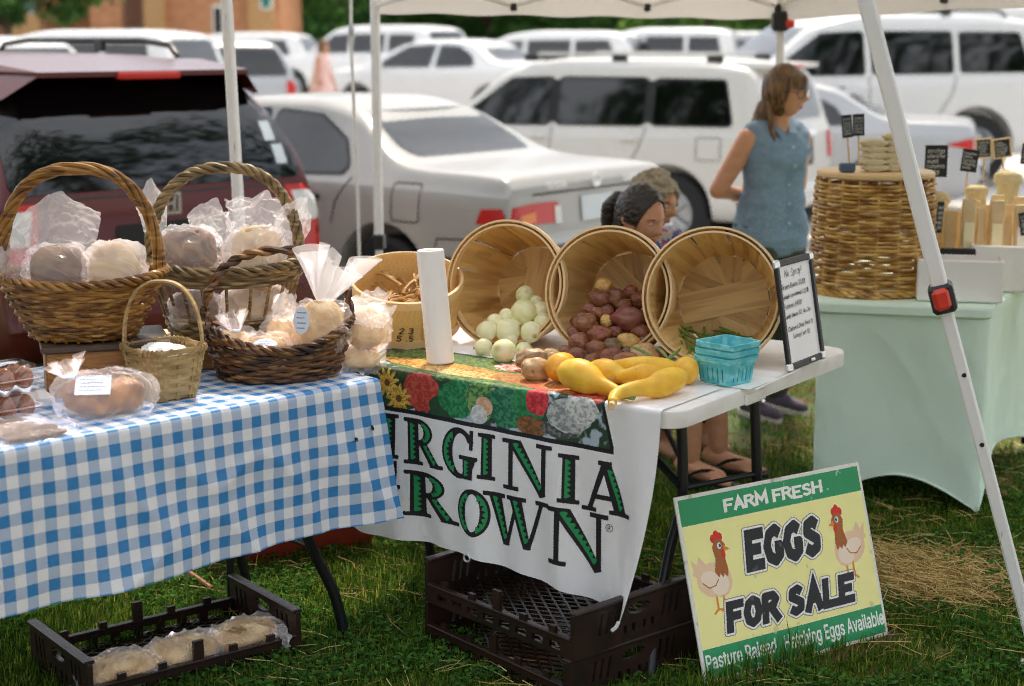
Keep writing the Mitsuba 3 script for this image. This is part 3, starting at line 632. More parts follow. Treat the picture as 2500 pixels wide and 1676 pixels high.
# pearl white utility vehicle
tl_ = car_frame(2.66, 14.1, 62, -.24, .92)
lk, ls, _ = car('pearl white utility vehicle with black roof bar ends, behind the standing woman', 'suv', 'paint_pearl', tl_, name='parked_utility_vehicle', sides='LR', glass='glass_dark')
for s in (1, -1):
    part(lk, 'roof_rail', X(tube([(.75, s * .66, 1.80), (.85, s * .66, 1.865), (2.6, s * .66, 1.875), (2.75, s * .66, 1.81)], .018, 6), tl_), 'paint_pearl')
    for xx in (.78, 1.75, 2.7): part(lk, 'rail_foot', X(rbox(.16, .05, .07, .015, (xx, s * .66, 1.835)), tl_), 'trim_black')
    sd = 'L' if s > 0 else 'R'
    on_side(lk, ls, tl_, 'window_surround', unary_union([rpoly(q, .03).buffer(.022) for q in WINDOWS['suv']['L']]).buffer(.06).buffer(-.06), 'trim_black', sd, .003)
    [on_side(lk, ls, tl_, 'door_seam', LineString(q).buffer(.005), 'seam', sd, .005) for q in ([(2.35, .45), (2.35, 1.19)], [(1.55, .8), (1.42, 1.0), (1.36, 1.19)])]
    for xx in (1.52, 2.48): part(lk, 'door_handle', X(rbox(.17, .035, .04, .012, (xx, s * .975, 1.09)), tl_), 'paint_pearl')
    on_side(lk, ls, tl_, 'fuel_flap', sbox(.62, .93, .82, 1.1).buffer(.02).boundary.buffer(.004), 'seam', sd, .005)
    on_side(lk, ls, tl_, 'side_cladding', Polygon([(1.65, .36), (3.4, .36), (3.4, .62), (1.65, .62)]), 'paint_champagne', sd, .012)
part(lk, 'spoiler', X(trimesh.convex.convex_hull(np.array([(.6, y, 1.80) for y in (-.7, .7)] + [(.2, y, 1.785) for y in (-.68, .68)] + [(.22, y, 1.74) for y in (-.68, .68)] + [(.5, y, 1.74) for y in (-.72, .72)])), tl_), 'paint_pearl')
part(lk, 'brake_light', X(rbox(.03, .3, .03, .006, (.20, 0, 1.762)), tl_), 'lamp_red')
on_side(lk, ls, tl_, 'number_plate_recess', sbox(-.3, .82, .3, 1.08), 'trim_black', 'B', .006)
on_side(lk, ls, tl_, 'number_plate', sbox(-.16, .87, .16, 1.02), 'plate_white', 'B', .014)
on_side(lk, ls, tl_, 'plate_bar', sbox(-.42, 1.1, .42, 1.15), 'chrome', 'B', .012)

# the cars further back
FARG = 'white cars parked in the far rows'
ts = car_frame(-1.25, 36.9, 60, .06)
sk, ss, _ = car('long white utility vehicle parked broadside in the far row, red and amber tail lamp showing', 'suv', 'paint_white', ts, 'glass_dark', group=FARG, sides='LR')
on_side(sk, ss, ts, 'turn_light', sbox(.76, .78, .92, .86), 'lamp_amber', 'B', .01)
on_side(sk, ss, ts, 'rear_wiper_cowl', sbox(-.6, 1.62, .6, 1.68), 'trim_black', 'B', .012)
def px(p, y): return (p - 1169.5) / 3650 * y
for label, kind, paint, p, y, yaw, sc, gl in [
    ('white car whose roof shows above the minivan roof bars at the left edge', 'suv', 'paint_white', 150, 19, 70, .95, 'glass_dark'),
    ('white utility vehicle behind the minivan roof, under the brick building', 'suv', 'paint_white', 490, 24, 74, .97, 'glass_dark'),
    ('silver saloon roof left of the left canopy pole, in the far row', 'sedan', 'paint_silver', 470, 27, 80, 1.16, 'glass_dark'),
    ('silver car with dark bumper just right of the left canopy pole', 'van', 'paint_silver', 575, 26, 25, .92, 'glass_dark'),
    ('white car in the far row left of the long utility vehicle', 'van', 'paint_white', 745, 44, 78, .97, 'glass_dark'),
    ('white car half hidden behind the roof of the pearl utility vehicle', 'sedan', 'paint_white', 1310, 29, 58, 1.12, 'glass_dark'),
    ('white utility vehicle in the far row under the middle of the canopy', 'van', 'paint_white', 1490, 36, 70, .99, 'glass_dark'),
    ('white utility vehicle in the far row, second under the canopy from the rear leg', 'suv', 'paint_white', 1700, 37, 76, .97, 'glass_dark'),
    ('pale car in the far row next to the rear canopy leg', 'van', 'paint_silver', 1870, 38, 70, .98, 'glass_dark')]:
    car(label, kind, paint, car_frame(px(p, y), y, yaw, None, sc), gl, group=FARG if paint == 'paint_white' else None, sides='LR')
tsu = car_frame(6.3, 19.6, 100, -.06, 1.06)
uk, us, _ = car('large white utility vehicle seen from the side behind the slanting canopy leg', 'suv', 'paint_white', tsu, 'glass_dark', name='parked_utility_vehicle', sides='LR')
for s in (1, -1): part(uk, 'roof_rail', X(cat(tube([(.7, s * .66, 1.81), (.8, s * .66, 1.88), (2.9, s * .66, 1.88), (3.0, s * .66, 1.81)], .018, 6), *[rbox(.12, .04, .06, .01, (q, s * .66, 1.85)) for q in (1.4, 2.2)]), tsu), 'trim_black')
on_side(uk, us, tsu, 'window_surround', unary_union([rpoly(q, .03).buffer(.018) for q in WINDOWS['suv']['L']]), 'trim_black', 'L', .003)
for q in ([(2.35, .45), (2.35, 1.19)], [(1.55, .8), (1.42, 1.0), (1.36, 1.19)]): on_side(uk, us, tsu, 'door_seam', LineString(q).buffer(.006), 'seam', 'L', .005)
tb = car_frame(9.6, 25.5, 97, None, 1.02)
car('tall white van rising behind the large white utility vehicle', 'bigvan', 'paint_white', tb, 'glass_dark', name='parked_van', sides='LR')
tq = car_frame(4.78, 16.1, 74, -.17, .98)
qk, qs, _ = car('silver saloon with red tail lamp between the pearl and the large white utility vehicles', 'sedan', 'paint_silver', tq, name='parked_saloon', sides='LR', glass='glass_dark')
for s in (1,): on_side(qk, qs, tq, 'taillight', Polygon([(.10, .74), (.42, .8), (.13, .88)]), 'lamp_red', 'L', .008)
on_side(qk, qs, tq, 'bumper_strip', sbox(-.8, .42, .8, .6), 'trim_black', 'B', .006)
on_side(qk, qs, tq, 'number_plate', sbox(-.16, .7, .16, .84), 'plate_white', 'B', .012)

# ------------------------------------------------------------------ canopies
def square_tube(a, b, w):
    a, b = np.array(a, float), np.array(b, float); d = b - a; L = np.linalg.norm(d); d /= L
    u = np.cross(d, [0.3, 1, 0]); u /= np.linalg.norm(u)
    return X(rbox(w, w, L, w * .14, (0, 0, L / 2)), frame(a, u, np.cross(d, u), d))
def truss(k, a, b, n, z0, z1, w=.018):
    """scissor bars between two corners"""
    a, b = np.array(a, float), np.array(b, float)
    for i in range(n):
        p, q = a + (b - a) * i / n, a + (b - a) * (i + 1) / n
        for (s, e) in ((z0, z1), (z1, z0)):
            part(k, 'truss_bar', square_tube([*p, s], [*q, e], w), 'white_metal')
        c = (p + q) / 2
        part(k, 'truss_joint', rbox(.03, .03, .035, .006, (*c, (z0 + z1) / 2)), 'black_plastic')
        part(k, 'truss_joint', rbox(.03, .03, .035, .006, (*q, z0 - .005)), 'black_plastic')
c1 = thing('canopy', 'white pop-up canopy over the vegetable table, scissor bars under its hem, front leg slanting', 'canopy')
A, B, D, E_ = np.array([-.615, 7.2]), np.array([1.23, 7.47]), np.array([.70, 3.9]), np.array([2.56, 4.17])
mid = (A + B + D + E_) / 4
def roof(k, corners, zc, zm, drops):
    """four fabric gores with a sag, and a hem where drops says so"""
    c = [np.array([*p, zc]) for p in corners]; m = np.array([*np.mean(corners, 0), zm])
    v, f, n = [], [], 10
    for i in range(4):
        p, q = c[i], c[(i + 1) % 4]
        def fn(U, V):
            e = p + (q - p) * U[..., None]
            w = e + (m - e) * V[..., None]
            w[..., 2] -= .06 * np.sin(PI * U) * (1 - V) * .5 + .05 * np.sin(PI * V)
            return w
        g, _ = grid(fn, 14, n); f.append(g)
        if drops[i]:
            h0, h1 = drops[i]
            def hem(U, V):
                e = p + (q - p) * U[..., None]
                nrm = np.array([q[1] - p[1], p[0] - q[0], 0]); nrm /= np.linalg.norm(nrm)
                e = e + nrm * (.006 * np.sin(U * 23) * V + .003)[..., None]
                e[..., 2] -= .03 * np.sin(PI * U) + V * (h0 + (h1 - h0) * U - .03 * np.sin(PI * U) + .004 * np.sin(U * 31))
                return e
            g, _ = grid(hem, 60, 5); f.append(g)
    return cat(f)
part(c1, 'roof', roof(c1, [A, B, E_, D], 2.03, 2.75, [(.298, .322), (.322, .26), None, None]), 'tent_fabric', 50)
def leg(k, foot, top, w=.034, low=None, clampz=None, red=True):
    foot, top = np.array(foot, float), np.array(top, float); d = (top - foot) / (top[2] - foot[2])
    at = lambda z: foot + d * (z - foot[2])
    lk_ = part(k, 'leg', cat(square_tube(at(clampz or .7), top, w), square_tube(foot + [0, 0, .01], at((clampz or .7) + .05), w * .78)), 'white_metal')
    part(lk_, 'foot_plate', rbox(.09, .09, .012, .003, foot + [0, 0, .016]), 'white_metal')
    ax = square_tube(at((clampz or .7) - .035), at((clampz or .7) + .035), w * 1.5)
    part(lk_, 'collar', ax, 'black_plastic')
    return lk_, at
la, at = leg(c1, (-.60, 7.18, float(ground_z(-.6, 7.18))), (-.605, 7.2, 2.03), .036, clampz=.72)
lb, _ = leg(c1, (1.235, 7.46, float(ground_z(1.2, 7.4))), (1.23, 7.46, 2.03), .036, clampz=.7)
sl = part(lb, 'slider', rbox(.075, .075, .09, .012, (1.225, 7.44, 1.70)), 'black_plastic')
part(lb, 'release_button', rbox(.04, .03, .04, .01, (1.262, 7.395, 1.69)), 'red_plastic')
lc, at = leg(c1, (1.376, 3.935, 0), (.75, 3.9, 2.03), .040, clampz=.995)
q = at(.995); part(lc, 'release_button', X(rbox(.042, .022, .055, .009), Tr(*(q + [-.012, -.036, 0])), R('y', -17)), 'red_plastic', label='red release button on the slanting leg')
for zz in (.62, .8): part(lc, 'pin_hole', X(lathe([(0, -.003), (.006, -.003), (.006, .001), (0, .001)], 10), Tr(*(at(zz) + [0, -.0165, 0])), R('x', 90)), 'black_plastic')
for zz in (.93, 1.05, 1.2): part(la, 'pin_hole', X(lathe([(0, -.003), (.006, -.003), (.006, .001), (0, .001)], 10), Tr(-.6, 7.2 - .0195, zz), R('x', 90)), 'black_plastic')
leg(c1, (2.7, 4.0, 0), (2.52, 4.15, 2.03), .036)
truss(c1, A + [.02, -.04], B + [-.02, -.04], 3, 1.765, 1.93)
truss(c1, B + [.0, -.06], E_, 3, 1.78, 1.95)
ln = tube([(-.70, 7.16, 2.03), (-.706, 7.15, 1.72), (-.708, 7.15, 1.62), (-.69, 7.15, .9), (-.682, 7.14, float(ground_z(-.7, 7.1)))], .008, 6)
cd = thing('guy_cord', 'thin white cord hanging beside the left rear canopy leg', 'cord'); part(cd, 'cord', ln, 'white_plastic')
part(cd, 'toggle', X(lathe([(0, -.03), (.012, -.02), (.014, 0), (.01, .02), (0, .025)], 10), Tr(-.706, 7.15, 1.66)), 'silver')
c2 = thing('canopy', 'white canopy over the gingham table, of which only one leaning pole stands in view', 'canopy')
cor = [np.array(q) for q in ((-3.1, 6.0), (-.99, 5.62), (-1.25, 2.9), (-3.4, 3.2))]
part(c2, 'roof', roof(c2, cor, 2.05, 2.8, [None] * 4), 'tent_fabric', 50)
for i, q in enumerate(cor): leg(c2, ([*(q + ([.055, .0] if i == 1 else [0, 0])), float(ground_z(*q))]), [*q, 2.05], .034)
# ------------------------------------------------------------------ tables
TOP = .737
VT = frame((.40, 3.758, 0), (.812, -.5836, 0), (.5836, .812, 0), (0, 0, 1))      # x to the right along the front edge, y away
BT = frame((-.362, 4.144, 0), (.718, .696, 0), (-.696, .718, 0), (0, 0, 1))
def ring2(w, h, r, n=6):
    r = max(r, .002); q = []
    for cx, cy, a0 in ((w / 2 - r, h / 2 - r, 0), (-w / 2 + r, h / 2 - r, 90), (-w / 2 + r, -h / 2 + r, 180), (w / 2 - r, -h / 2 + r, 270)):
        a = np.radians(np.linspace(a0, a0 + 90, n)); q.append(np.c_[cx + r * np.cos(a), cy + r * np.sin(a)])
    return np.vstack(q)
def loft_rr(levels, n=6):
    """closed body from rounded rectangles: (width, depth, corner radius, z) from bottom to top"""
    rs = [np.c_[ring2(w, h, r, n), np.full(4 * n, z)] for w, h, r, z in levels]
    k = len(rs[0]); v = np.vstack(rs + [[[0, 0, levels[0][3]]], [[0, 0, levels[-1][3]]]]); f = []
    for i in range(len(rs) - 1):
        for q in range(k):
            b_ = (q + 1) % k
            f += [[i * k + q, i * k + b_, i * k + k + b_], [i * k + q, i * k + k + b_, i * k + k + q]]
    for q in range(k):
        b_ = (q + 1) % k
        f += [[len(v) - 2, b_, q], [len(v) - 1, (len(rs) - 1) * k + q, (len(rs) - 1) * k + b_]]
    return tm(v, f)
def smooth_path(p, n=24):
    p = np.array(p, float); t = np.r_[0, np.cumsum(np.linalg.norm(np.diff(p, axis=0), axis=1))]
    return PchipInterpolator(t, p)(np.linspace(0, t[-1], n))
def table_top(w, d): return loft_rr([(w - .02, d - .02, .05, -.048), (w - .002, d - .002, .06, -.044), (w, d, .06, -.012), (w - .004, d - .004, .058, -.003), (w - .016, d - .016, .052, 0)], 8)
tv_ = thing('folding_table', 'white plastic folding table with black bent legs under the vegetables', 'table')
part(tv_, 'tabletop', X(table_top(1.22, 1.01), VT, Tr(-.61, .505, TOP)), 'table_white', 40)
part(tv_, 'fold_latch', X(rbox(.012, .11, .03, .004, (.003, .40, TOP - .032)), VT), 'table_white')
for pts in ([(-.155, .28, .69), (-.14, .28, .45), (-.155, .24, .29), (-.13, .13, .12), (-.10, .06, 0)], [(-.06, .52, .69), (-.05, .53, .45), (-.05, .56, .3), (-.06, .62, .12), (-.06, .66, 0)]):
    part(tv_, 'leg', X(tube(smooth_path(pts), .0145, 10), VT), 'black_metal', 50)
for y0 in (.40, .70):
    p = smooth_path([(-1.12, y0, .69), (-1.12, y0, .3), (-1.10, y0 + .03, 0)])
    part(tv_, 'leg', X(tube(p, .0145, 10), VT), 'black_metal', 50)
part(tv_, 'crossbar', X(tube([(-.14, .28, .46), (-.05, .53, .46)], .008, 8), VT), 'black_metal', 50)
part(tv_, 'brace', X(tube([(-.14, .27, .47), (-.3, .32, .56), (-.55, .38, .68)], .011, 8), VT), 'black_metal', 50)

tb_ = thing('folding_table', 'folding table hidden under the blue gingham cloth, black legs below', 'table')
part(tb_, 'tabletop', X(table_top(1.83, .76), BT, Tr(-.925, .39, TOP - .004)), 'table_white', 40)
for y0, dy in ((.12, -.03), (.55, .0)):
    p = smooth_path([(-.27, y0, .69), (-.2, y0, .45), (-.13, y0, .27), (-.07, y0 + dy * .6, .12), (-.05, y0 + dy, 0)])
    part(tb_, 'leg', X(tube(p, .0155, 10), BT), 'black_metal', 50)
part(tb_, 'crossbar', X(tube([(-.135, .12, .28), (-.135, .55, .28)], .010, 8), BT), 'black_metal', 50)
part(tb_, 'leg', X(tube([(-.136, .51, .005), (-.136, .51, .69)], .0115, 8), BT), 'black_metal', 50)
for y0 in (.12, .55): part(tb_, 'leg', X(tube(smooth_path([(-1.6, y0, .69), (-1.66, y0, .4), (-1.78, y0, 0)]), .0155, 8), BT), 'black_metal', 50)

# gingham cloth: lies on the table and hangs over its front and right edges
def gcloth(U, V):
    """U along the front (0 at the right corner, to the left), V = back on the table (<0) or down the front (>0)"""
    x = -U; y = np.where(V < 0, -V, 0); z = np.where(V < 0, TOP + .004, 0)
    ed = .014
    t = np.clip(V / ed, 0, PI / 2)
    d = np.maximum(V - ed * PI / 2, 0)
    z = np.where(V >= 0, TOP + .004 - ed * (1 - np.cos(t)) - d, z)
    y = np.where(V >= 0, -ed * np.sin(t), y)
    w = d * (.025 * np.sin(U * 9.5 + 1.0) + .02 * np.sin(U * 17 + V * 3) + .012 * np.sin(U * 33 + 2 + V * 9)) + d * .05
    rr = np.clip(1 - U / .16, 0, 1)
    y = y - w - d * rr * .05
    x = x + d * (.085 * rr ** 1.5)
    z = z + .01 * d * np.sin(U * 6) - .0
    z = np.where(V < 0, z + .0015 * (meshkit.fbm(np.stack([U * 14, V * 14, U * 0], -1), 3, 4) - .5), z)
    rg_ = (1 - np.abs(2 * meshkit.noise(np.stack([U * 5 + V * 4, V * 3 - U * 2.2, U * 0], -1), 31) - 1)) ** 4
    y = y - np.where(V > .02, .010 * rg_ * np.clip(d * 6, 0, 1), 0)
    y = y + np.where(V > .03, .010 * (meshkit.fbm(np.stack([U * 7, V * 5, U * 0], -1), 3, 9) - .5), 0)
    return np.stack([x, y, z], -1)
m_, uv_ = grid(gcloth, 190, 110, -.005, 1.62, -.76, .385)
gc = thing('tablecloth', 'blue and white gingham cloth hanging over the front of the left table', 'tablecloth')
side, uvs = grid(lambda U, V: np.stack([.006 + .012 * np.sin(U * 12) * V * 3 + .02 * V, U, TOP + .002 - V], -1), 60, 30, .01, .76, 0, .36)
part(gc, 'front_fall', X(m_, BT), 'gingham', True, uv=uv_)
part(gc, 'side_fall', X(side, BT), 'gingham', True, uv=uvs + [.37, .01])
for u_, v_ in ((.045, .13), (.1, .15)):
    p = gcloth(np.array([u_]), np.array([v_]))[0]
    fl = thing('fly', 'small black fly sitting on the gingham cloth near its right edge', 'fly', 'flies on the gingham cloth') if u_ > .06 else thing('fly', 'larger black fly on the gingham cloth near its right edge', 'fly')
    part(fl, 'body', X(blob(.003, .003, .007 if u_ < .06 else .004, 2), BT, Tr(*(p + [0, -.004, 0]))), 'ink')
    for s in (1, -1): part(fl, 'wing', X(blob(.0022, .0006, .005, 1), BT, Tr(*(p + [s * .0025, -.007, -.003]))), 'black_plastic')

# ------------------------------------------------------------------ printed banner over the front edge of the vegetable table
def ban(U, V):
    """U along the front edge to the left from the corner, V as for the gingham cloth"""
    ed = .010
    t = np.clip(V / ed, 0, PI / 2); d = np.maximum(V - ed * PI / 2, 0)
    y = np.where(V < 0, -V, -ed * np.sin(t) - .001)
    z = np.where(V < 0, TOP + .0035, TOP + .0035 - ed * (1 - np.cos(t)) - d)
    w = d * (.018 * np.sin(U * 13 + 1.4) + .024 * np.sin(U * 21 + V * 2.5) + .014 * np.sin(U * 47 + 3 + V * 5)) + .012 * d
    y = y - w
    cr = np.clip((.16 - U) / .16, 0, 1)
    x = -U - d ** 2 * .34 * cr
    y = y - d ** 1.5 * .10 * cr
    z = np.where(V < 0, z + .0016 * (meshkit.fbm(np.stack([U * 16, V * 16, U * 0], -1), 3, 2) - .35), z)
    return np.stack([x, y, z], -1)
def ban_n(U, V, e=1e-3):
    du = ban(U + e, V) - ban(U - e, V); dv = ban(U, V + e) - ban(U, V - e)
    n = np.cross(du, dv); return n / np.linalg.norm(n, axis=-1, keepdims=True)
# the printed harvest picture: ellipses of fruit colours in (u, v) metres
FR = [  # u, v, ru, rv, colour, second colour
    (.62, -.17, .42, .19, '#2f5b34', '#6f7f3a'), (.80, -.10, .2, .05, '#c99a4a', '#8c5d2a'), (.70, -.06, .17, .035, '#d6b878', '#a0743c'), (.50, -.09, .12, .06, '#a9773e', '#8f5532'), (.40, -.05, .09, .04, '#a84a36', '#b9744a'),
    (.30, -.08, .14, .07, '#a05a34', '#b98a52'), (.62, -.2, .07, .05, '#b03a2c', '#e4c9bd'), (.47, -.21, .07, .04, '#1f6b3f', '#3f8a4f'), (.36, -.2, .08, .05, '#a87a3c', '#d2ad62'), (.25, -.03, .07, .05, '#a3332c', '#c0695a'), (.2, -.1, .06, .05, '#8a5a3a', '#5d3a26'),
    (.875, .05, .10, .07, '#1f3a25', '#33502d'), (.785, .055, .062, .056, '#a5332c', '#bf5648'), (.73, .09, .03, .03, '#1b4a2b', '#23402c'), (.665, .06, .062, .052, '#14663c', '#2f9055'), (.585, .052, .05, .056, '#2a6b3c', '#7ba05a'), (.50, .06, .07, .055, '#155f45', '#3d8a5e'),
    (.43, .045, .05, .05, '#1d6a3d', '#2f8a52'), (.405, .03, .035, .04, '#b3202a', '#d8454a'), (.575, .068, .026, .026, '#c99b78', '#dcb596'), (.592, .092, .027, .026, '#d6d6d2', '#b6babd'), (.42, .098, .05, .025, '#6b4526', '#8f6236'),
    (.33, .095, .06, .022, '#3c3f3d', '#707773'), (.305, .055, .07, .045, '#b9bdbd', '#7f8688'), (.27, .035, .05, .04, '#d6d7d5', '#9aa0a2')]
def banner_paint(p, n, uv):
    u, v = uv.x, uv.y
    c = mi.Color3f(lin('#e4e4e6'))
    inside = (u > .215 - dr.minimum(v, .12) * .25) & (v < .117 - (u - .58) * .02) & (v > -.26)
    pic = mix(lin('#23402f'), lin('#a9b9c4'), smoothstep(.5, .7, fbm(u * 40, v * 44, 1.0, 3)))
    w1 = noise(u * 60, v * 60, 3.0) - .5
    for (a, b_, ra, rb, c1_, c2_) in FR:
        r2 = dr.square((u - a) / ra) + dr.square((v - b_) / rb) + .35 * w1
        tone = mix(lin(c1_), lin(c2_), smoothstep(.35, .7, fbm(u * 130 + a * 50, v * 150, 7.0, 3)))
        pic = dr.select(r2 < 1, tone, pic)
    for a, b_ in ((.905, .045), (.865, .085)):          # two yellow daisies
        du, dv = u - a, v - b_
        ang = dr.atan2(dv, du); rr = dr.sqrt(du * du + dv * dv)
        pic = dr.select(rr < .034 + .010 * dr.cos(ang * 11), mix(lin('#b48a2c'), lin('#d8b755'), smoothstep(.3, .7, noise(ang * 5, rr * 200, 2.0))), pic)
        pic = dr.select(rr < .010, mi.Color3f(lin('#6b4420')), pic)
    c = dr.select(inside, pic, c)
    rim = (u > .205 - dr.minimum(v, .12) * .25) & (v < .129 - (u - .58) * .02) & (v > -.27) & ~inside
    return dr.select(rim, mi.Color3f(lin('#15171a')), c)
M('banner_cloth', proc(banner_paint), 0.38)
bn = thing('banner', 'white vinyl banner with harvest picture and green edged black lettering, hung over the table front', 'banner')
bm, buv = grid(ban, 170, 130, .040, 1.08, -.30, .52)
# hem: lower edge drops towards the right corner
def ban2(U, V):
    vv = np.where(V > 0, V * (.965 + .165 * np.clip(1 - U / .62, 0, 1) ** 1.2), V)
    return ban(U, vv)
bm, buv = grid(ban2, 170, 130, .040, 1.08, -.30, .50)
buv[:, 1] = np.where(buv[:, 1] > 0, buv[:, 1] * (.965 + .165 * np.clip(1 - buv[:, 0] / .62, 0, 1) ** 1.2), buv[:, 1])
part(bn, 'sheet', X(bm, VT), 'banner_cloth', True, uv=buv)
def on_banner(poly, name, mat, off, step=.012):
    P, F = flat(poly, step)
    U, V = P[:, 0], P[:, 1]
    q = ban(U, V) + ban_n(U, V) * off
    e = q[F]; nn = np.cross(e[:, 1] - e[:, 0], e[:, 2] - e[:, 0])
    F = np.where((nn[:, 1] > 0)[:, None], F[:, ::-1], F)
    return part(bn, name, X(tm(q, F), VT), mat, True)
def ell(cx, cy, rx, ry): return affinity.scale(Point(cx, cy).buffer(1, quad_segs=16), rx, ry)
def sc(x0, y0, x1, y1, w, flip=1, n=None):
    """green strip with one scalloped edge along a thick stroke"""
    a, b_ = np.array([x0, y0]), np.array([x1, y1]); L = np.linalg.norm(b_ - a); d = (b_ - a) / L; nrm = np.array([-d[1], d[0]]) * flip
    t = np.linspace(0, 1, 60); k = max(4, int(L * 9))
    e = a + d * L * t[:, None] + nrm * (w * (.35 + .65 * np.abs(np.sin(PI * k * t))))[:, None]
    return Polygon(np.vstack([[a], e, [b_]])).buffer(0)
def arc(cx, cy, rx, ry, a0, a1, w, n=40):
    t = np.radians(np.linspace(a0, a1, n)); k = 7
    i = np.c_[cx + rx * np.cos(t), cy + ry * np.sin(t)]; s = 1 - w / max(rx, .1) * (.3 + .7 * np.abs(np.sin(np.linspace(0, k * PI, n))))
    o = np.c_[cx + rx * s * np.cos(t), cy + ry * s * np.sin(t)]
    return Polygon(np.vstack([i, o[::-1]])).buffer(0)
S_ = lambda a, b_, y: sbox(a, y, b_, y + .055)
LET = {
 'I': (.46, [sbox(.1, 0, .36, 1), S_(0, .46, 0), S_(0, .46, .945)], [sc(.15, .09, .15, .91, .13, -1)]),
 'R': (.98, [sbox(.1, 0, .36, 1), S_(0, .46, 0), S_(.0, .46, .945), ell(.36, .72, .42, .28).difference(ell(.36, .73, .19, .205)).difference(sbox(-.2, .3, .3, 1.1)), Polygon([(.36, .5), (.62, .47), (1.0, 0.0), (.74, 0)]), S_(.72, 1.08, 0)], [sc(.15, .09, .15, .91, .13, -1), arc(.36, .72, .385, .245, -60, 70, .16), sc(.52, .43, .84, .04, .11, 1)]),
 'G': (.95, [ell(.47, .5, .47, .52).difference(ell(.53, .5, .27, .44)).difference(sbox(.66, .40, 1.2, .76)), sbox(.62, .0, .86, .42), S_(.5, .98, .40), sbox(.80, .62, .86, 1.0)], [arc(.47, .5, .43, .47, 115, 250, .14), sc(.66, .05, .66, .38, .12, -1)]),
 'N': (1.02, [sbox(.12, 0, .19, 1), sbox(.84, 0, .91, 1), Polygon([(.08, 1), (.36, 1), (.92, .0), (.80, -.05)]), S_(.0, .32, 0), S_(-.02, .34, .945), S_(.72, 1.04, .945)], [sc(.2, .93, .78, .08, .12, 1)]),
 'A': (1.02, [Polygon([(.40, 1.0), (.58, 1.0), (.97, 0), (.70, 0)]), Polygon([(.42, 1.0), (.50, .96), (.16, 0), (.09, 0)]), sbox(.2, .27, .76, .335), S_(-.02, .27, 0), S_(.58, 1.08, 0), sbox(.34, .97, .60, 1.03)], [sc(.52, .88, .80, .09, .11, 1)]),
 'V': (1.02, [Polygon([(.10, 1), (.37, 1), (.60, .0), (.46, 0)]), Polygon([(.86, 1), (.93, 1), (.58, 0), (.52, 0)]), S_(-.02, .48, .945), S_(.76, 1.06, .945)], [sc(.19, .93, .47, .1, .11, 1)]),
 'O': (1.0, [ell(.5, .5, .5, .52).difference(ell(.5, .5, .26, .45))], [arc(.5, .5, .455, .47, 110, 250, .15), arc(.5, .5, .455, .47, -70, 70, .15)]),
 'W': (1.5, [Polygon([(.08, 1), (.35, 1), (.58, .0), (.44, 0)]), Polygon([(.74, .85), (.80, .85), (.56, 0), (.50, 0)]), Polygon([(.60, 1), (.87, 1), (1.10, .0), (.96, 0)]), Polygon([(1.36, 1), (1.43, 1), (1.08, 0), (1.02, 0)]), S_(-.04, .46, .945), S_(.54, .98, .945), S_(1.24, 1.56, .945)], [sc(.17, .93, .46, .1, .11, 1), sc(.69, .93, .98, .1, .11, 1)]),
}
def banner_word(seq):
    for ch, ua, ub, v_top, v_bot in seq:       # left u, right u (u falls to the right), top and bottom v at its middle
        w, blk, grn = LET[ch]
        ua, ub = ua * .994 - .010, ub * .994 - .010
        k = (ua - ub) / w; h = v_bot - v_top
        mp = lambda g: affinity.affine_transform(g, [-k, 0, 0, -h, ua, v_bot])
        on_banner(mp(unary_union(blk)).buffer(.0022), 'letter', 'ink', .0012)
        for g in grn: on_banner(mp(g), 'letter_inlay', 'banner_green', .0024)
M('banner_green', '#1f8a52', 0.4)
banner_word([('V', 1.045, .935, .128, .245), ('I', .932, .882, .132, .252), ('R', .862, .742, .136, .262), ('G', .728, .612, .140, .270), ('I', .604, .554, .142, .262), ('N', .522, .372, .144, .276), ('I', .346, .290, .158, .282), ('A', .276, .135, .164, .292)])
banner_word([('G', .965, .878, .262, .385), ('R', .862, .690, .284, .408), ('O', .672, .566, .300, .420), ('W', .580, .384, .296, .430), ('N', .372, .205, .300, .448)])
on_banner(Point(.186, .330).buffer(.0105).difference(Point(.186, .330).buffer(.009)), 'registered_mark', 'ink', .0012, .004)
rg, _ = handwrite('R', .011, .0016, 0, 0); on_banner(affinity.affine_transform(rg, [-1, 0, 0, -1, .1895, .3355]), 'registered_mark', 'ink', .0012, .004)
gq = ban(np.array([.618]), np.array([.486]))[0]
part(bn, 'grommet', X(trimesh.creation.torus(.010, .003, 18, 8), VT, Tr(*(gq + [0, -.004, 0])), R('x', 90)), 'chrome')
gq = ban2(np.array([.055]), np.array([.49]))[0]
part(bn, 'corner_tie', X(tube([gq + [.0, -.003, 0], gq + [-.006, -.006, -.014], gq + [-.016, -.008, -.024]], .005, 6), VT), 'paper_white')

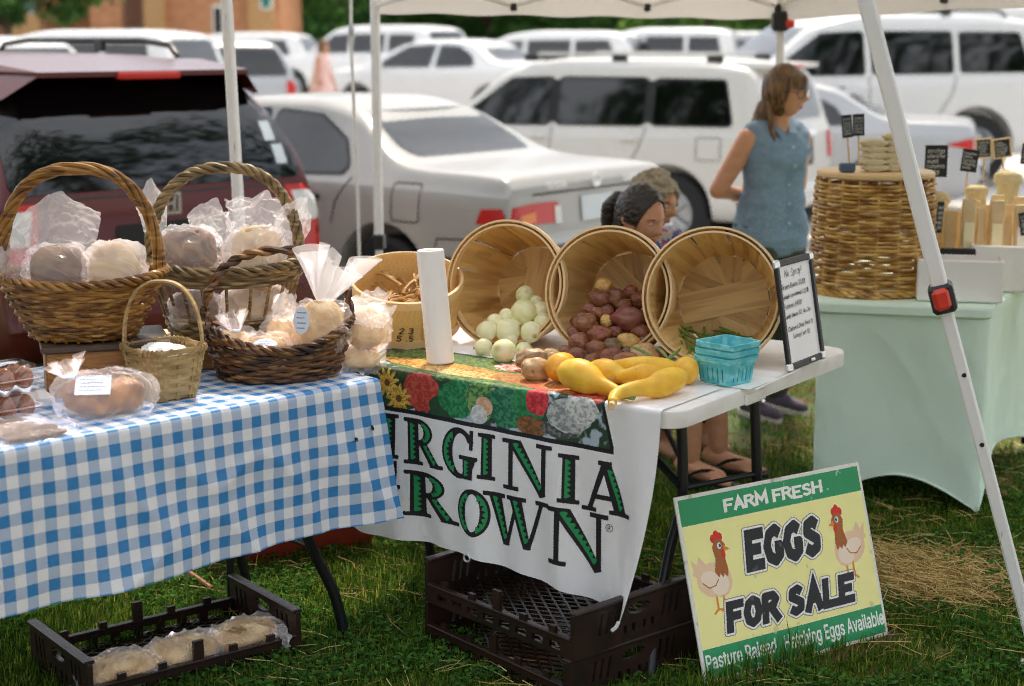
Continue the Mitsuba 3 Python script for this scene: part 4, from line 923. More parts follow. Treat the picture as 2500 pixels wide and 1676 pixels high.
# ------------------------------------------------------------------ woven baskets
def unit(v): return v / (np.linalg.norm(v, axis=-1, keepdims=True) + 1e-12)
def twist(path, strands, r, R0, turns, closed=False, jitter=0.0, seed=0):
    P = np.asarray(path, float)
    t = unit(np.roll(P, -1, 0) - np.roll(P, 1, 0) if closed else np.gradient(P, axis=0))
    u = np.cross(t, [0.13, 0.3, 1.0]); u = unit(u); w = np.cross(t, u)
    s = np.linspace(0, 1, len(P), endpoint=not closed)
    out = []
    for k in range(strands):
        a = 2 * PI * (turns * s + k / strands)
        out.append(tube(P + R0 * (u * np.cos(a)[:, None] + w * np.sin(a)[:, None]), r, 6, closed))
    return out
def weave(k, P, nst, rows, tr, amp, mat, sr, seed=0, squash=None, stake_mat=None, hrange=(0.03, .97)):
    """P(a, h) gives the wall point; each row is one strand, each stake one rod"""
    r = np.random.default_rng(seed); n = nst * 4
    a = np.arange(n) * 2 * PI / n
    ctr = P(a, np.full(n, .5)).mean(0)
    for i in range(rows):
        h = hrange[0] + (hrange[1] - hrange[0]) * (i + .5) / rows
        q = P(a, np.full(n, h)); out = q - ctr; out[:, 2] = 0; out = unit(out)
        wob = (.12 * (r.random(nst) - .5)).repeat(4) * amp
        q = q + out * (amp * np.cos(nst / 2 * a + PI * i) + wob)[:, None]
        q[:, 2] += r.normal(0, tr * .12, n)
        part(k, 'weaver', tube(q, tr * r.uniform(.9, 1.1), 6, True, squash=squash), mat, 50)
    for i in range(nst):
        aa = np.full(9, 2 * PI * (i + .5) / nst + (PI / nst if False else 0)); hh = np.linspace(0, 1, 9)
        q = P(aa, hh)
        part(k, 'stake', tube(q, sr, 5), stake_mat or mat, 50)
def basket_floor(P, th=.012):
    a = np.arange(40) * 2 * PI / 40; q = P(a, np.full(40, .02)); c = q.mean(0)
    v = np.vstack([q * .97 + c * .03, (q * .97 + c * .03) + [0, 0, th], [c], [c + [0, 0, th]]]); f = []
    for i in range(40):
        j = (i + 1) % 40
        f += [[80, j, i], [81, 40 + i, 40 + j], [i, j, 40 + j], [i, 40 + j, 40 + i]]
    return tm(v, f)
def wall(cx, cy, z0, rx0, ry0, rx1, ry1, H, rot=0, sq=2.0, bulge=0.0, saddle=0.0):
    c, s = math.cos(math.radians(rot)), math.sin(math.radians(rot))
    def P(a, h):
        a = np.asarray(a, float); h = np.asarray(h, float)
        e = 2 / sq
        ca, sa = np.sign(np.cos(a)) * np.abs(np.cos(a)) ** e, np.sign(np.sin(a)) * np.abs(np.sin(a)) ** e
        g = h + bulge * np.sin(PI * h)
        x, y = (rx0 + (rx1 - rx0) * g) * ca, (ry0 + (ry1 - ry0) * g) * sa
        z = z0 + H * h + saddle * h ** 1.5 * (np.abs(np.cos(a)) ** 2.2)
        return np.stack([cx + c * x - s * y, cy + s * x + c * y, z], -1)
    return P
def rim(k, P, h, strands, r, R0, turns, mat):
    a = np.arange(220) * 2 * PI / 220
    rk = None
    for m_ in twist(P(a, np.full(220, h)), strands, r, R0, turns, True): part(k, 'rim_strand', m_, mat, 50)
def hoop(k, p0, p1, H, strands, r, R0, turns, mat, lean=(0, 0), n=120, pw=1.0):
    p0, p1 = np.array(p0, float), np.array(p1, float); t = np.linspace(0, PI, n)
    x = (1 - np.sign(np.cos(t)) * np.abs(np.cos(t)) ** pw) / 2
    p = p0 + (p1 - p0) * x[:, None]; s = np.sin(t) ** pw
    p = p + np.c_[lean[0] * s, lean[1] * s, H * s]
    hk = None
    for m_ in twist(p, strands, r, R0, turns): part(k, 'handle_strand', m_, mat, 50)
    return p
# left basket on its riser box
def riser(k, cx, cy, w, d, h, rot, top='dark_board'):
    t = Tr(cx, cy, TOP + .006) @ R('z', rot)
    part(k, 'side_board', X(cat(rbox(w - .03, .012, h - .016, .002, (0, -d / 2 + .016, h / 2 - .008)), ), t), 'box_wood')
    part(k, 'side_board', X(rbox(w - .03, .012, h - .016, .002, (0, d / 2 - .016, h / 2 - .008)), t), 'box_wood')
    for s in (1, -1): part(k, 'side_board', X(rbox(.012, d - .046, h - .016, .002, (s * (w / 2 - .016), 0, h / 2 - .008)), t), 'box_wood')
    part(k, 'lid', X(rbox(w, d, .014, .003, (0, 0, h - .007)), t), top)
k = thing('riser_box', 'brown wooden box with dark top under the left honey coloured basket', 'box'); riser(k, -1.055, 4.055, .32, .26, .128, 18)
k = thing('riser_box', 'pale topped wooden box under the tall handled openwork basket', 'box'); riser(k, -.80, 4.37, .34, .24, .075, 12, 'veneer_light')
k = thing('wicker_basket', 'honey brown wicker basket with arched handle, leftmost on the gingham table', 'basket')
P1 = wall(-1.10, 4.045, .874, .125, .10, .205, .165, .15, 6, 2.0, .02, .012)
weave(k, P1, 26, 15, .0062, .0055, 'wicker_honey', .0045, 1)
part(k, 'floor', basket_floor(P1), 'wicker_honey'); rim(k, P1, 1.02, 3, .0062, .008, 14, 'wicker_honey')
hp = hoop(k, P1(np.array([PI]), np.array([.9]))[0], P1(np.array([0.]), np.array([.9]))[0], .285, 5, .0065, .011, 2.2, 'wicker_honey', pw=.82)
wr = hp[86]; part(k, 'binding', tube([wr + np.array([.016 * math.cos(q) * .9 + .002 * q * .6 - .01, .016 * math.sin(q), -.016 * math.cos(q) * .5 - .0018 * q]) for q in np.linspace(0, 8 * PI, 70)], .003, 5), 'wicker_honey', 50)
# tall handled openwork basket
k = thing('wicker_basket', 'grey brown openwork basket with the tallest handle, behind the dark oval basket', 'basket')
P2 = wall(-.79, 4.375, .822, .15, .105, .212, .15, .185, 10, 2.3, 0, .02)
weave(k, P2, 22, 6, .0058, .005, 'wicker_grey', .0048, 2, hrange=(.0, .3))
for i in range(4):
    a_ = np.arange(88) * 2 * PI / 88; q = P2(a_, np.full(88, .80 + .055 * i)); o = unit((q - q.mean(0)) * [1, 1, 0])
    part(k, 'weaver', tube(q + o * (.005 * np.cos(11 * a_ + PI * i))[:, None], .0062, 6, True), 'wicker_grey', 50)
part(k, 'floor', basket_floor(P2), 'wicker_grey'); rim(k, P2, 1.02, 3, .0075, .009, 12, 'wicker_grey')
hoop(k, P2(np.array([PI + .1]), np.array([.9]))[0], P2(np.array([.1]), np.array([.9]))[0], .275, 4, .0068, .0105, 6, 'wicker_grey', pw=.85)
# dark oval basket
k = thing('wicker_basket', 'dark oval wicker basket with low handle, at the front right of the gingham table', 'basket')
P3 = wall(-.622, 4.175, .744, .15, .105, .192, .145, .088, 14, 2.0, .06, .055)
weave(k, P3, 24, 9, .0068, .0062, 'wicker_dark', .005, 3)
part(k, 'floor', basket_floor(P3), 'wicker_dark'); rim(k, P3, 1.04, 3, .0065, .0085, 13, 'wicker_dark')
hoop(k, P3(np.array([PI]), np.array([1.]))[0], P3(np.array([0.]), np.array([1.]))[0], .185, 2, .0075, .007, 7, 'wicker_dark', lean=(0, .05), pw=.8)
# square splint basket
k = thing('splint_basket', 'small square splint basket with flat hoop handle, in front of the riser boxes', 'basket')
P4 = wall(-.872, 3.925, .744, .062, .062, .084, .084, .125, 42, 5.0, 0, 0)
ns = 28; n_ = ns * 4; a_ = np.arange(n_) * 2 * PI / n_
for i in range(9):
    h = .08 + .84 * (i + .5) / 9
    q = P4(a_, np.full(n_, h)); o = unit((q - q.mean(0)) * [1, 1, 0])
    q = q + o * (.0028 * np.cos(ns / 2 * a_ + PI * i))[:, None]
    part(k, 'weaver', ribbon(np.vstack([q, q[:2]]), [0, 0, 1], .0125, .0016), 'splint', 30)
for i in range(ns):
    q = P4(np.full(8, 2 * PI * (i + .0) / ns), np.linspace(0, 1.0, 8)); o = unit((q - P4(a_, np.full(n_, .5)).mean(0)) * [1, 1, 0])
    part(k, 'stake', ribbon(q, np.cross(o, [0, 0, 1]), .011, .0016), 'splint', 30)
part(k, 'floor', basket_floor(P4), 'splint')
q = P4(a_, np.full(n_, 1.0)); part(k, 'rim_strand', tube(q, .005, 6, True, squash=(.7, 1.5)), 'splint', 50)
q0 = P4(a_, np.full(n_, .95)); o0 = q0.mean(0)
part(k, 'rim_lacing', tube([P4(np.array([t]), np.array([1.0]))[0] + unit(P4(np.array([t]), np.array([1.]))[0] - o0) * .007 * math.cos(t * 26) + [0, 0, .009 * math.sin(t * 26)] for t in np.linspace(0, 2 * PI, 420)], .0018, 4), 'splint', 50)
e0, e1 = P4(np.array([PI * .75 + .0]), np.array([.85]))[0], P4(np.array([-PI * .25]), np.array([.85]))[0]
t = np.linspace(0, PI, 40); arcp = e0 + (e1 - e0) * ((1 - np.sign(np.cos(t)) * np.abs(np.cos(t)) ** .8) / 2)[:, None] + np.c_[t * 0, t * 0, .185 * np.sin(t) ** .8]
part(k, 'handle', ribbon(arcp, np.cross(unit(e1 - e0), [0, 0, 1]), .021, .005), 'splint', 40)

# ------------------------------------------------------------------ bushel baskets
def bushel(label, cx, cy, cz, yaw, seed, roll=0, sc=1.0):
    k = thing('bushel_basket', label, 'basket', None)
    r0, r1, Hh = .128 * sc, .181 * sc, .262 * sc; q = np.random.default_rng(seed)
    a, ti = math.radians(yaw), math.radians(11)
    d = np.array([-math.sin(a) * math.cos(ti), -math.cos(a) * math.cos(ti), math.sin(ti)])
    ex = np.array([math.cos(a), -math.sin(a), 0.0]); ey = np.cross(d, ex)
    t = frame(np.array([cx, cy, cz]) - d * Hh, ex, ey, d) @ R('z', roll)
    N = 11
    for i in range(N):
        am = 2 * PI * i / N; w1 = 2 * PI / N * (1.07 if q.random() < .55 else .92); ro = .0014 if i % 2 else -.0014
        def outer(U, V, off=0):
            h = V; rr = r0 + (r1 - r0) * (h ** .85) + ro + off
            wd = w1 * (1.0 + .12 * (1 - h))
            ang = am + (U - .5) * wd
            return np.stack([rr * np.cos(ang), rr * np.sin(ang), Hh * h], -1)
        m1, u1 = grid(lambda U, V: outer(U, V, .0013), 4, 9); m2, u2 = grid(lambda U, V: outer(U, V, -.0013), 4, 9)
        u1 = u1[:, ::-1] * [.3, .08] + [q.random() * 9, q.random() * 9]
        st = tm(np.vstack([m1.vertices, m2.vertices]), np.vstack([m1.faces, m2.faces[:, ::-1] + len(m1.vertices)]))
        part(k, 'stave', X(st, t), 'veneer' if q.random() < .55 else 'veneer_b', True, uv=np.vstack([u1, u1]))
    for j in range(5):                                         # the staves cross over the bottom
        L = 2 * math.sqrt(max(r0 ** 2 - .0004, 0)); b_, ub = grid(lambda U, V: np.stack([(U - .5) * .086, (V - .5) * L * .985, .003 + .0022 * j + 0 * U], -1), 2, 6)
        b2, _ = grid(lambda U, V: np.stack([(U - .5) * .086, (V - .5) * L * .985, .0048 + .0022 * j + 0 * U], -1), 2, 6)
        bb = tm(np.vstack([b_.vertices, b2.vertices]), np.vstack([b_.faces, b2.faces + len(b_.vertices)]))
        part(k, 'bottom_slat', X(bb, t, R('z', 36 * j + 10 + q.uniform(-5, 5))), 'veneer_b' if j % 2 else 'veneer', False, uv=np.vstack([ub, ub])[:, ::-1] * [.3, .08] + j * 3)
    def band(rb, z, w, th, mat):
        prof = [(rb, z - w / 2), (rb + th, z - w / 2 + .002), (rb + th, z + w / 2 - .002), (rb, z + w / 2), (rb, z - w / 2)]
        m_ = lathe(prof, 56); uvb = np.c_[np.arctan2(m_.vertices[:, 1], m_.vertices[:, 0]) * .2, m_.vertices[:, 2] * .5]
        return part(k, 'hoop', X(m_, t), mat, 30)
    band(r1 + .0015, Hh - .012, .028, .006, 'lid_wood'); band(r1 - .0105, Hh - .012, .026, .0055, 'lid_wood'); band(r0 + (r1 - r0) * .45 + .004, Hh * .42, .022, .003, 'lid_wood')
    wire = [(.006 + (r1 + .010) * math.cos(u), (r1 + .010) * math.sin(u), Hh - .02 - .10 * math.sin(v)) for u, v in zip(np.linspace(1.1, 2.0, 20), np.linspace(0, PI, 20))]
    part(k, 'wire_handle', X(tube(wire, .0016, 5), t), 'silver')
    for i in range(N):
        p = np.array([(r1 + .0078) * math.cos(2 * PI * i / N), (r1 + .0078) * math.sin(2 * PI * i / N), Hh - .012])
    return k
bushel('bushel basket lying on its side with white onions spilling out, leftmost of the three', -.021, 4.60, .924, 23, 11, 20)
bushel('bushel basket lying on its side full of red potatoes, middle of the three', .271, 4.47, .922, 21, 12, 75)
bushel('bushel basket lying on its side with a few green beans, rightmost of the three', .548, 4.325, .930, 15, 13, 130, 1.035)
# round drum basket with chicken feet
k = thing('drum_basket', 'shallow round veneer basket of dried chicken feet behind the paper roll', 'basket')
td = Tr(-.315, 4.70, .790) @ R('z', 0) @ R([1, 0, 0], 19) @ R([0, 1, 0], 2)
kb_ = thing('wood_block', 'wooden block propping up the back of the round veneer basket', 'block'); part(kb_, 'block', X(rbox(.12, .05, .07, .003), Tr(-.31, 4.80, TOP + .037)), 'box_wood')
m_ = lathe([(0, 0), (.150, 0), (.156, .004), (.163, .15), (.158, .15), (.151, .012), (0, .010)], 64)
part(k, 'wall', X(m_, td), 'veneer', 40, )
uvd = None
part(k, 'hoop', X(lathe([(.1625, .132), (.167, .132), (.1675, .156), (.160, .158), (.158, .14)], 64), td), 'lid_wood', 40)
part(k, 'hoop', X(lathe([(.1565, .004), (.161, .004), (.1625, .028), (.1575, .028)], 64), td), 'lid_wood', 40)
part(k, 'lap_joint', X(rbox(.05, .004, .10, .001, (0, 0, 0)), td, R('z', -62), Tr(.1625, 0, .08), R('z', 90)), 'veneer_b', 30)
for j, w_ in enumerate(('203', '57.5')):
    hw, wl = handwrite(w_, .022, .003, .1, .3, 4 + j)
    m_ = extrude(hw, .001)
    vv = np.array(m_.vertices); ang = math.radians(-94 - j * 3) + vv[:, 0] / .163; rr = .1605 + vv[:, 2]
    m_.vertices = np.c_[rr * np.cos(ang), rr * np.sin(ang), vv[:, 1] * .8 + (.055 - j * .026)]
    part(k, 'pencilled_number', X(m_, td), 'ink', False)
def foot_mesh(seed):
    q = np.random.default_rng(seed); L = .07
    ms = [tube(smooth_path([(0, 0, 0), (.02, .003, .006), (L, 0, .0)], 8), [.008, .006, .0055, .005, .005, .0055, .0065, .007], 7)]
    for a in (-38, -5, 30):
        e = np.array([math.cos(math.radians(a)), math.sin(math.radians(a)), 0]) * .04
        ms.append(tube(smooth_path([(L, 0, 0), np.array([L, 0, .006]) + e * .55, np.array([L, 0, -.004]) + e], 7), [.006, .005, .0045, .0042, .004, .003, .001], 6))
    ms.append(tube([(L, 0, 0), (L - .012, -.012, .0), (L - .02, -.02, -.004)], [.005, .004, .0015], 6))
    return cat(ms)
M('foot_skin', proc(lambda p, n, uv: mix(lin('#c79a58'), lin('#7d5a2c'), fbm(p.x * 70, p.y * 70, p.z * 70, 3))), 0.55)
for i in range(26):
    a, r_ = rng.uniform(0, 2 * PI), .105 * math.sqrt(rng.uniform(0, 1))
    tf = td @ Tr(r_ * math.cos(a), r_ * math.sin(a), .045 + .04 * rng.random() + .0016 * i) @ R('z', rng.uniform(0, 360)) @ R('y', rng.uniform(-28, 24)) @ Tr(-.04, 0, 0)
    kf = thing('chicken_foot', 'dried brown chicken foot lying in the round veneer basket', 'chicken foot', 'chicken feet heaped in the round veneer basket')
    part(kf, 'skin', X(foot_mesh(i), tf), 'foot_skin', 50)
# paper roll
k = thing('paper_roll', 'upright white roll of plastic produce bags beside the round veneer basket', 'roll')
t = frame((-.197, 4.352, .742), unit(np.array([1, 0, .05])), (0, 1, 0), unit(np.array([-.085, 0, 1])))
part(k, 'roll', X(lathe([(.016, 0), (.034, 0), (.037, .003), (.037, .312), (.0355, .316), (.016, .315), (.016, 0)], 48), t), 'paper_white', 40)
part(k, 'core', X(lathe([(.0155, .002), (.0155, .313), (.0135, .313), (.0135, .002)], 32), t), 'veneer_light', 40)
part(k, 'loose_edge', X(ribbon([(-.0375, -.004, .003), (-.0375, -.004, .312)], [.25, -1, 0], .012, .0006), t), 'paper_white')

# ------------------------------------------------------------------ vegetables
M('bean_green', proc(lambda p, n, uv: mix(lin('#4f6b2a'), lin('#7d9a48'), fbm(p.x * 60, p.y * 60, p.z * 60, 2))), 0.4)
ONIONS = [(-.08, 4.459, .762, .0274), (-.024, 4.372, .769, .0354), (-.008, 4.531, .771, .0253), (.034, 4.435, .76, .0248), (-.073, 4.549, .794, .0304), (-.012, 4.546, .794, .0367), (.054, 4.549, .792, .0317), (-.05, 4.576, .815, .0255), (-.016, 4.594, .831, .023), (.034, 4.591, .842, .0395), (.039, 4.642, .885, .0283), (.085, 4.603, .845, .0281), (.092, 4.57, .814, .0305), (.016, 4.582, .816, .0204), (.111, 4.597, .83, .0179), (.071, 4.63, .866, .0206), (.04, 4.62, .79, .03), (-.03, 4.62, .79, .03)]
def paint(m, fn):
    return np.clip(fn(np.array(m.vertices)), 0, 1)
def onion(x, y, z, r, i, green):
    q = np.random.default_rng(300 + i)
    prof = [(0, -.96), (.28, -.93), (.62, -.72), (.92, -.32), (1, .05), (.93, .38), (.7, .68), (.38, .86), (.16, .98), (.10, 1.14), (.13, 1.24), (0, 1.2)]
    pp = PchipInterpolator(np.arange(len(prof)), np.array(prof))(np.linspace(0, len(prof) - 1, 30))
    m = lathe(np.c_[np.maximum(pp[:, 0], 0), pp[:, 1]] * r, 28)
    v0 = np.array(m.vertices) / r
    c0, c1, c2 = (np.array(lin(c)) for c in ('#e9e2bd', '#c3cb85', '#a58a50'))
    a = np.arctan2(v0[:, 1], v0[:, 0])
    st = .5 + .5 * np.sin(a * 18 + 3 * meshkit.noise(v0 * 2 + i))
    g = np.clip((.35 + .5 * green) * meshkit.fbm(v0 * 1.6 + i, 2, i) * 1.6 - .1, 0, 1) * (.6 + .4 * st)
    col = c0 * (1 - g[:, None]) + c1 * g[:, None]
    tip = np.clip((np.abs(v0[:, 2]) - .9) * 9, 0, 1)[:, None]; col = col * (1 - tip) + c2 * tip
    m = X(m, Tr(x, y, z), R('z', q.uniform(0, 360)), R('x', q.choice([115, 150, 75, 100, 30]) + q.uniform(-15, 15)))
    k = thing('onion', 'pale greenish white onion spilling out of the left bushel basket', 'onion', 'white onions in and before the left bushel basket')
    part(k, 'bulb', m, 'vcol_gloss', True, color=col)
    rt = [tube([(0, 0, -.95 * r), (rr[0] * r * .2, rr[1] * r * .2, -1.08 * r), (rr[0] * r * .35, rr[1] * r * .35, -1.12 * r)], .0007, 4) for rr in q.normal(size=(9, 2))]
for i, o in enumerate(ONIONS): onion(*o, i, 1.0 if i in (3, 10, 9, 1) else .3)
POT = [(.206, 4.471, .835, .0311, 'r', 1.05), (.331, 4.471, .843, .0398, 'r', .75), (.243, 4.438, .804, .0321, 'r', .7), (.269, 4.483, .835, .0175, 'y', 1), (.264, 4.567, .924, .0228, 'y', 1), (.251, 4.531, .89, .0277, 'r', .85), (.301, 4.534, .895, .0277, 'r', 1), (.318, 4.519, .874, .0226, 'r', 1), (.369, 4.528, .888, .0276, 'r', 1), (.27, 4.504, .858, .02, 'r', 1), (.244, 4.504, .854, .0175, 'r', 1), (.185, 4.426, .786, .0272, 'r', 1), (.364, 4.45, .809, .0248, 'r', .9), (.329, 4.426, .789, .0296, 'y', .65), (.234, 4.408, .767, .0271, 'r', .85), (.284, 4.42, .779, .0247, 'g', .7), (.276, 4.321, .768, .0338, 'r', .55), (.383, 4.435, .789, .0198, 'g', 1), (.403, 4.453, .804, .0174, 'y', 1), (.371, 4.387, .766, .0319, 't', .6), (.311, 4.294, .763, .0324, 'r', .5), (.18, 4.36, .759, .0244, 'r', .85), (.151, 4.402, .757, .0221, 'r', .9), (.222, 4.333, .753, .0182, 'r', .8), (.328, 4.411, .761, .016, 'g', .9), (.174, 4.456, .808, .0174, 'r', 1), (.291, 4.456, .808, .0199, 'r', 1), (.42, 4.405, .759, .0197, 'r', .8), (.055, 4.255, .77, .0357, 'b', .75), (.062, 4.132, .769, .0335, 't', .9), (.11, 4.369, .757, .022, 't', .9), (.349, 4.471, .823, .0199, 'r', .9), (.22, 4.513, .865, .0175, 'r', .9), (.285, 4.555, .907, .0177, 'r', 1), (.341, 4.552, .907, .0202, 'r', .9), (.373, 4.489, .845, .0225, 'r', .9)]
_q = np.random.default_rng(77)
for j in range(26):           # those buried in the heap
    y_ = _q.uniform(4.46, 4.60); POT.append((_q.uniform(.19, .39), y_, .775 + .7 * (y_ - 4.44) * _q.uniform(.3, .8), _q.uniform(.02, .028), 'r', .85))
PCOL = {'r': ('#7b4239', '#96604e', '#5b352a'), 'y': ('#b58a46', '#c9a565', '#8d6a38'), 'g': ('#6f5040', '#86695a', '#54382c'), 't': ('#b08a5c', '#c8a87c', '#8a6a48'), 'b': ('#8d6c4b', '#a58767', '#6c5038')}
PLAB = {'r': ('red skinned potato heaped in and before the middle bushel basket', 'red potatoes at the middle bushel basket'), 'y': ('small yellow potato among the red ones', 'yellow potatoes among the red ones'), 'g': ('earthy grey brown potato among the red ones', 'earthy potatoes among the red ones'), 't': ('tan potato beside the squash', 'tan potatoes beside the squash'), 'b': ('large earthy brown potato left of the squash', None)}
def potato(x, y, z, r, c, fl, i):
    q = np.random.default_rng(400 + i)
    m = blob(r * q.uniform(1.05, 1.28), r * max(.74, fl + .05), r * min(.98, fl + .12), 3, .30, 1.2, i)
    v0 = np.array(m.vertices) / r
    a, b_, d = (np.array(lin(h)) for h in PCOL[c])
    t1 = np.clip(meshkit.fbm(v0 * 2.2 + i * 3, 3, i) * 2.2 - .6, 0, 1)[:, None]; t2 = np.clip(meshkit.fbm(v0 * 6 + i, 3, i + 5) * 3 - 1.6, 0, 1)[:, None]
    col = ((a * (1 - t1) + b_ * t1) * (1 - t2) + d * t2) * (q.uniform(.7, 1.15) * np.array([1, q.uniform(.94, 1.2), q.uniform(.72, .92)]) if c in 'rg' else q.uniform(1.0, 1.25))
    for e in q.normal(size=(7, 3)):
        e /= np.linalg.norm(e); dd = np.linalg.norm(unit(v0) - e, axis=1)
        col = np.where((dd < .09)[:, None], d * .7, col); m.vertices = m.vertices * np.where(dd < .16, .975, 1.0)[:, None]
    k = thing('potato', PLAB[c][0], 'potato', PLAB[c][1])
    part(k, 'skin', X(m, Tr(x, y, z), R('z', q.uniform(-25, 25)), R('y', q.uniform(-12, 12))), 'vcol_soft', True, color=col)
for i, o in enumerate(POT): potato(*o, i)
def squash(label, path, rad, seed, stem=True, cols=('#e0a823', '#eec544', '#d58f1a')):
    p = smooth_path(path, 34); s = np.linspace(0, 1, 34)
    rr = PchipInterpolator(*np.array(rad).T)(s)
    m = tube(p, rr, 24)
    v0 = np.array(m.vertices); a, b_, d = (np.array(lin(h)) for h in cols)
    t1 = np.clip(meshkit.fbm(v0 * 22 + seed, 3, seed) * 2.4 - .7, 0, 1)[:, None]; t2 = np.clip(meshkit.fbm(v0 * 55 + seed, 2, seed + 3) * 2 - .9, 0, 1)[:, None]
    m.vertices = v0 + (v0 - np.repeat(p, 24, 0).tolist() + [p[0], p[-1]] if False else 0)
    col = (a * (1 - t1) + b_ * t1) * (1 - t2 * .5) + d * t2 * .5
    k = thing('squash', label, 'squash'); sp_ = np.clip(meshkit.noise(v0 * 160 + seed, seed + 7) * 7 - 5.6, 0, 1)[:, None]; gr = np.clip(meshkit.fbm(v0 * 14 + seed, 2, seed + 11) * 3 - 1.8, 0, 1)[:, None]
    col = col * (1 - .45 * sp_) + np.array(lin('#a8742a')) * .45 * sp_; col = col * (1 - .35 * gr) + np.array(lin('#b9ad4a')) * .35 * gr
    m.vertices = m.vertices + .0022 * (meshkit.fbm(v0 * 45 + seed, 2, seed) - .5)[:, None]
    part(k, 'fruit', m, 'vcol_soft', True, color=np.clip(col, 0, 1))
    if stem: part(k, 'stem', tube([p[-1], p[-1] + unit(p[-1] - p[-4]) * .012, p[-1] + unit(p[-1] - p[-4]) * .024 + [0, 0, .004]], [.009, .008, .010], 8), 'bean_green' if seed % 2 else 'lid_wood', 40)
    return k
NK = [(0, .004), (.03, .016), (.12, .034), (.3, .043), (.45, .038), (.62, .022), (.8, .016), (.93, .014), (1, .009)]
z0 = TOP + .006
squash('fat yellow crookneck squash with its neck to the right, largest at the table front', [(.115, 4.015, z0 + .044), (.16, 3.99, z0 + .043), (.205, 3.955, z0 + .03), (.262, 3.905, z0 + .016), (.285, 3.875, z0 + .012)], NK, 1)
squash('yellow crookneck squash in front with its curled neck pointing at the camera', [(.445, 3.985, z0 + .038), (.40, 3.945, z0 + .036), (.35, 3.90, z0 + .028), (.295, 3.865, z0 + .030), (.255, 3.83, z0 + .024), (.244, 3.79, z0 + .012)], [(0, .003), (.04, .016), (.16, .032), (.32, .034), (.5, .023), (.7, .018), (.9, .014), (1, .011)], 2)
squash('orange yellow squash behind the fat one, bulb turned to the camera', [(.11, 4.05, z0 + .04), (.125, 4.09, z0 + .04), (.15, 4.15, z0 + .03), (.17, 4.2, z0 + .02)], [(0, .004), (.06, .02), (.2, .037), (.45, .036), (.7, .02), (1, .012)], 3, False, ('#dd9a26', '#e8b23c', '#cf8420'))
squash('yellow squash lying behind, between the fat one and the long one', [(.20, 4.10, z0 + .032), (.235, 4.08, z0 + .034), (.28, 4.05, z0 + .026), (.31, 4.02, z0 + .018)], [(0, .004), (.1, .022), (.4, .032), (.75, .02), (1, .012)], 4)
squash('long slim yellow squash lying across the back of the heap', [(.44, 4.075, z0 + .034), (.40, 4.07, z0 + .04), (.34, 4.075, z0 + .045), (.285, 4.10, z0 + .04), (.25, 4.13, z0 + .03)], [(0, .004), (.08, .02), (.3, .028), (.6, .024), (.85, .016), (1, .011)], 5)
squash('short yellow squash tucked under the long slim one', [(.40, 4.02, z0 + .03), (.35, 4.02, z0 + .034), (.30, 4.03, z0 + .03), (.27, 4.04, z0 + .024)], [(0, .004), (.1, .022), (.4, .03), (.75, .02), (1, .012)], 6)
squash('yellow squash at the right end, round blossom end facing the camera', [(.445, 4.025, z0 + .034), (.45, 4.05, z0 + .036), (.455, 4.10, z0 + .032), (.45, 4.16, z0 + .02)], [(0, .005), (.06, .02), (.2, .034), (.5, .034), (.8, .018), (1, .012)], 7, False, ('#e2a524', '#edc048', '#c98a22'))
for i in range(34):
    x, y = .565 + rng.uniform(-.10, .10), 4.44 + rng.uniform(-.06, .12)
    z = .752 + max(0, (y - 4.42)) * .3 + rng.uniform(0, .02); a = rng.uniform(0, PI); L = rng.uniform(.045, .065)
    u = np.array([math.cos(a), math.sin(a), rng.uniform(-.12, .3)]); w = np.array([-u[1], u[0], 0]) * rng.uniform(-.02, .02)
    k = thing('green_bean', 'green bean lying in the right bushel basket', 'bean', 'green beans in the right bushel basket')
    part(k, 'pod', tube(smooth_path([np.array([x, y, z]) - u * L, np.array([x, y, z]) + w, np.array([x, y, z]) + u * L], 9), [.001, .003, .004, .0042, .0042, .0042, .004, .003, .0008], 6), 'bean_green', 50)
for i, (x, y, a) in enumerate([(.40, 4.18, 1.9), (.345, 4.2, 2.3), (.43, 4.17, 1.0)]):
    u = np.array([math.cos(a), math.sin(a), .25]); k = thing('green_bean', 'stray green bean between the squash and the red potatoes', 'bean', 'stray beans behind the squash')
    part(k, 'pod', tube(smooth_path([np.array([x, y, .80]) - u * .045, np.array([x + .004, y, .803]), np.array([x, y, .80]) + u * .045], 9), [.001, .003, .004, .0042, .0042, .0042, .004, .003, .0008], 6), 'bean_green', 50)

# ------------------------------------------------------------------ berry boxes
def berry_box(k, t, slots=True):
    w0, w1, H, th = .098, .128, .072, .0035
    out = [(w0, w0, .012, 0), (w0 + .006, w0 + .006, .014, .006), (w1 - .012, w1 - .012, .016, H - .016), (w1, w1, .016, H - .013), (w1 + .001, w1 + .001, .016, H)]
    a = to_m(loft_rr(out, 5)); b_ = to_m(loft_rr([(w0 - .006, w0 - .006, .012, .005), (w1 - .010, w1 - .010, .014, H + .004)], 5))
    m = a - b_
    if slots:
        for s in range(4):
            for j in range(-2, 3):
                c = to_m(rbox(.0045, .02, .036, .001, (j * .0165, -(w0 + w1) / 4 + .002, .026))).rotate([0, 0, 90.0 * s]); m = m - c
    m = from_m(m.refine_to_length(.008))
    v = np.array(m.vertices); v += .0012 * (meshkit.fbm(v * 60, 3, 3) - .5)[:, None] * 2; m.vertices = v
    part(k, 'shell', X(m, t), 'pulp', 30)
for j, lab in enumerate(('turquoise pulp berry box at the bottom of the stack of three', 'turquoise pulp berry box in the middle of the stack of three', 'turquoise pulp berry box on top of the stack of three')):
    k = thing('berry_box', lab, 'berry box', 'stacked berry boxes')
    berry_box(k, Tr(.562 + .002 * j, 4.108 + .001 * j, TOP + .004 + .0185 * j) @ R('z', 43 + [0, 1.2, -1][j]))
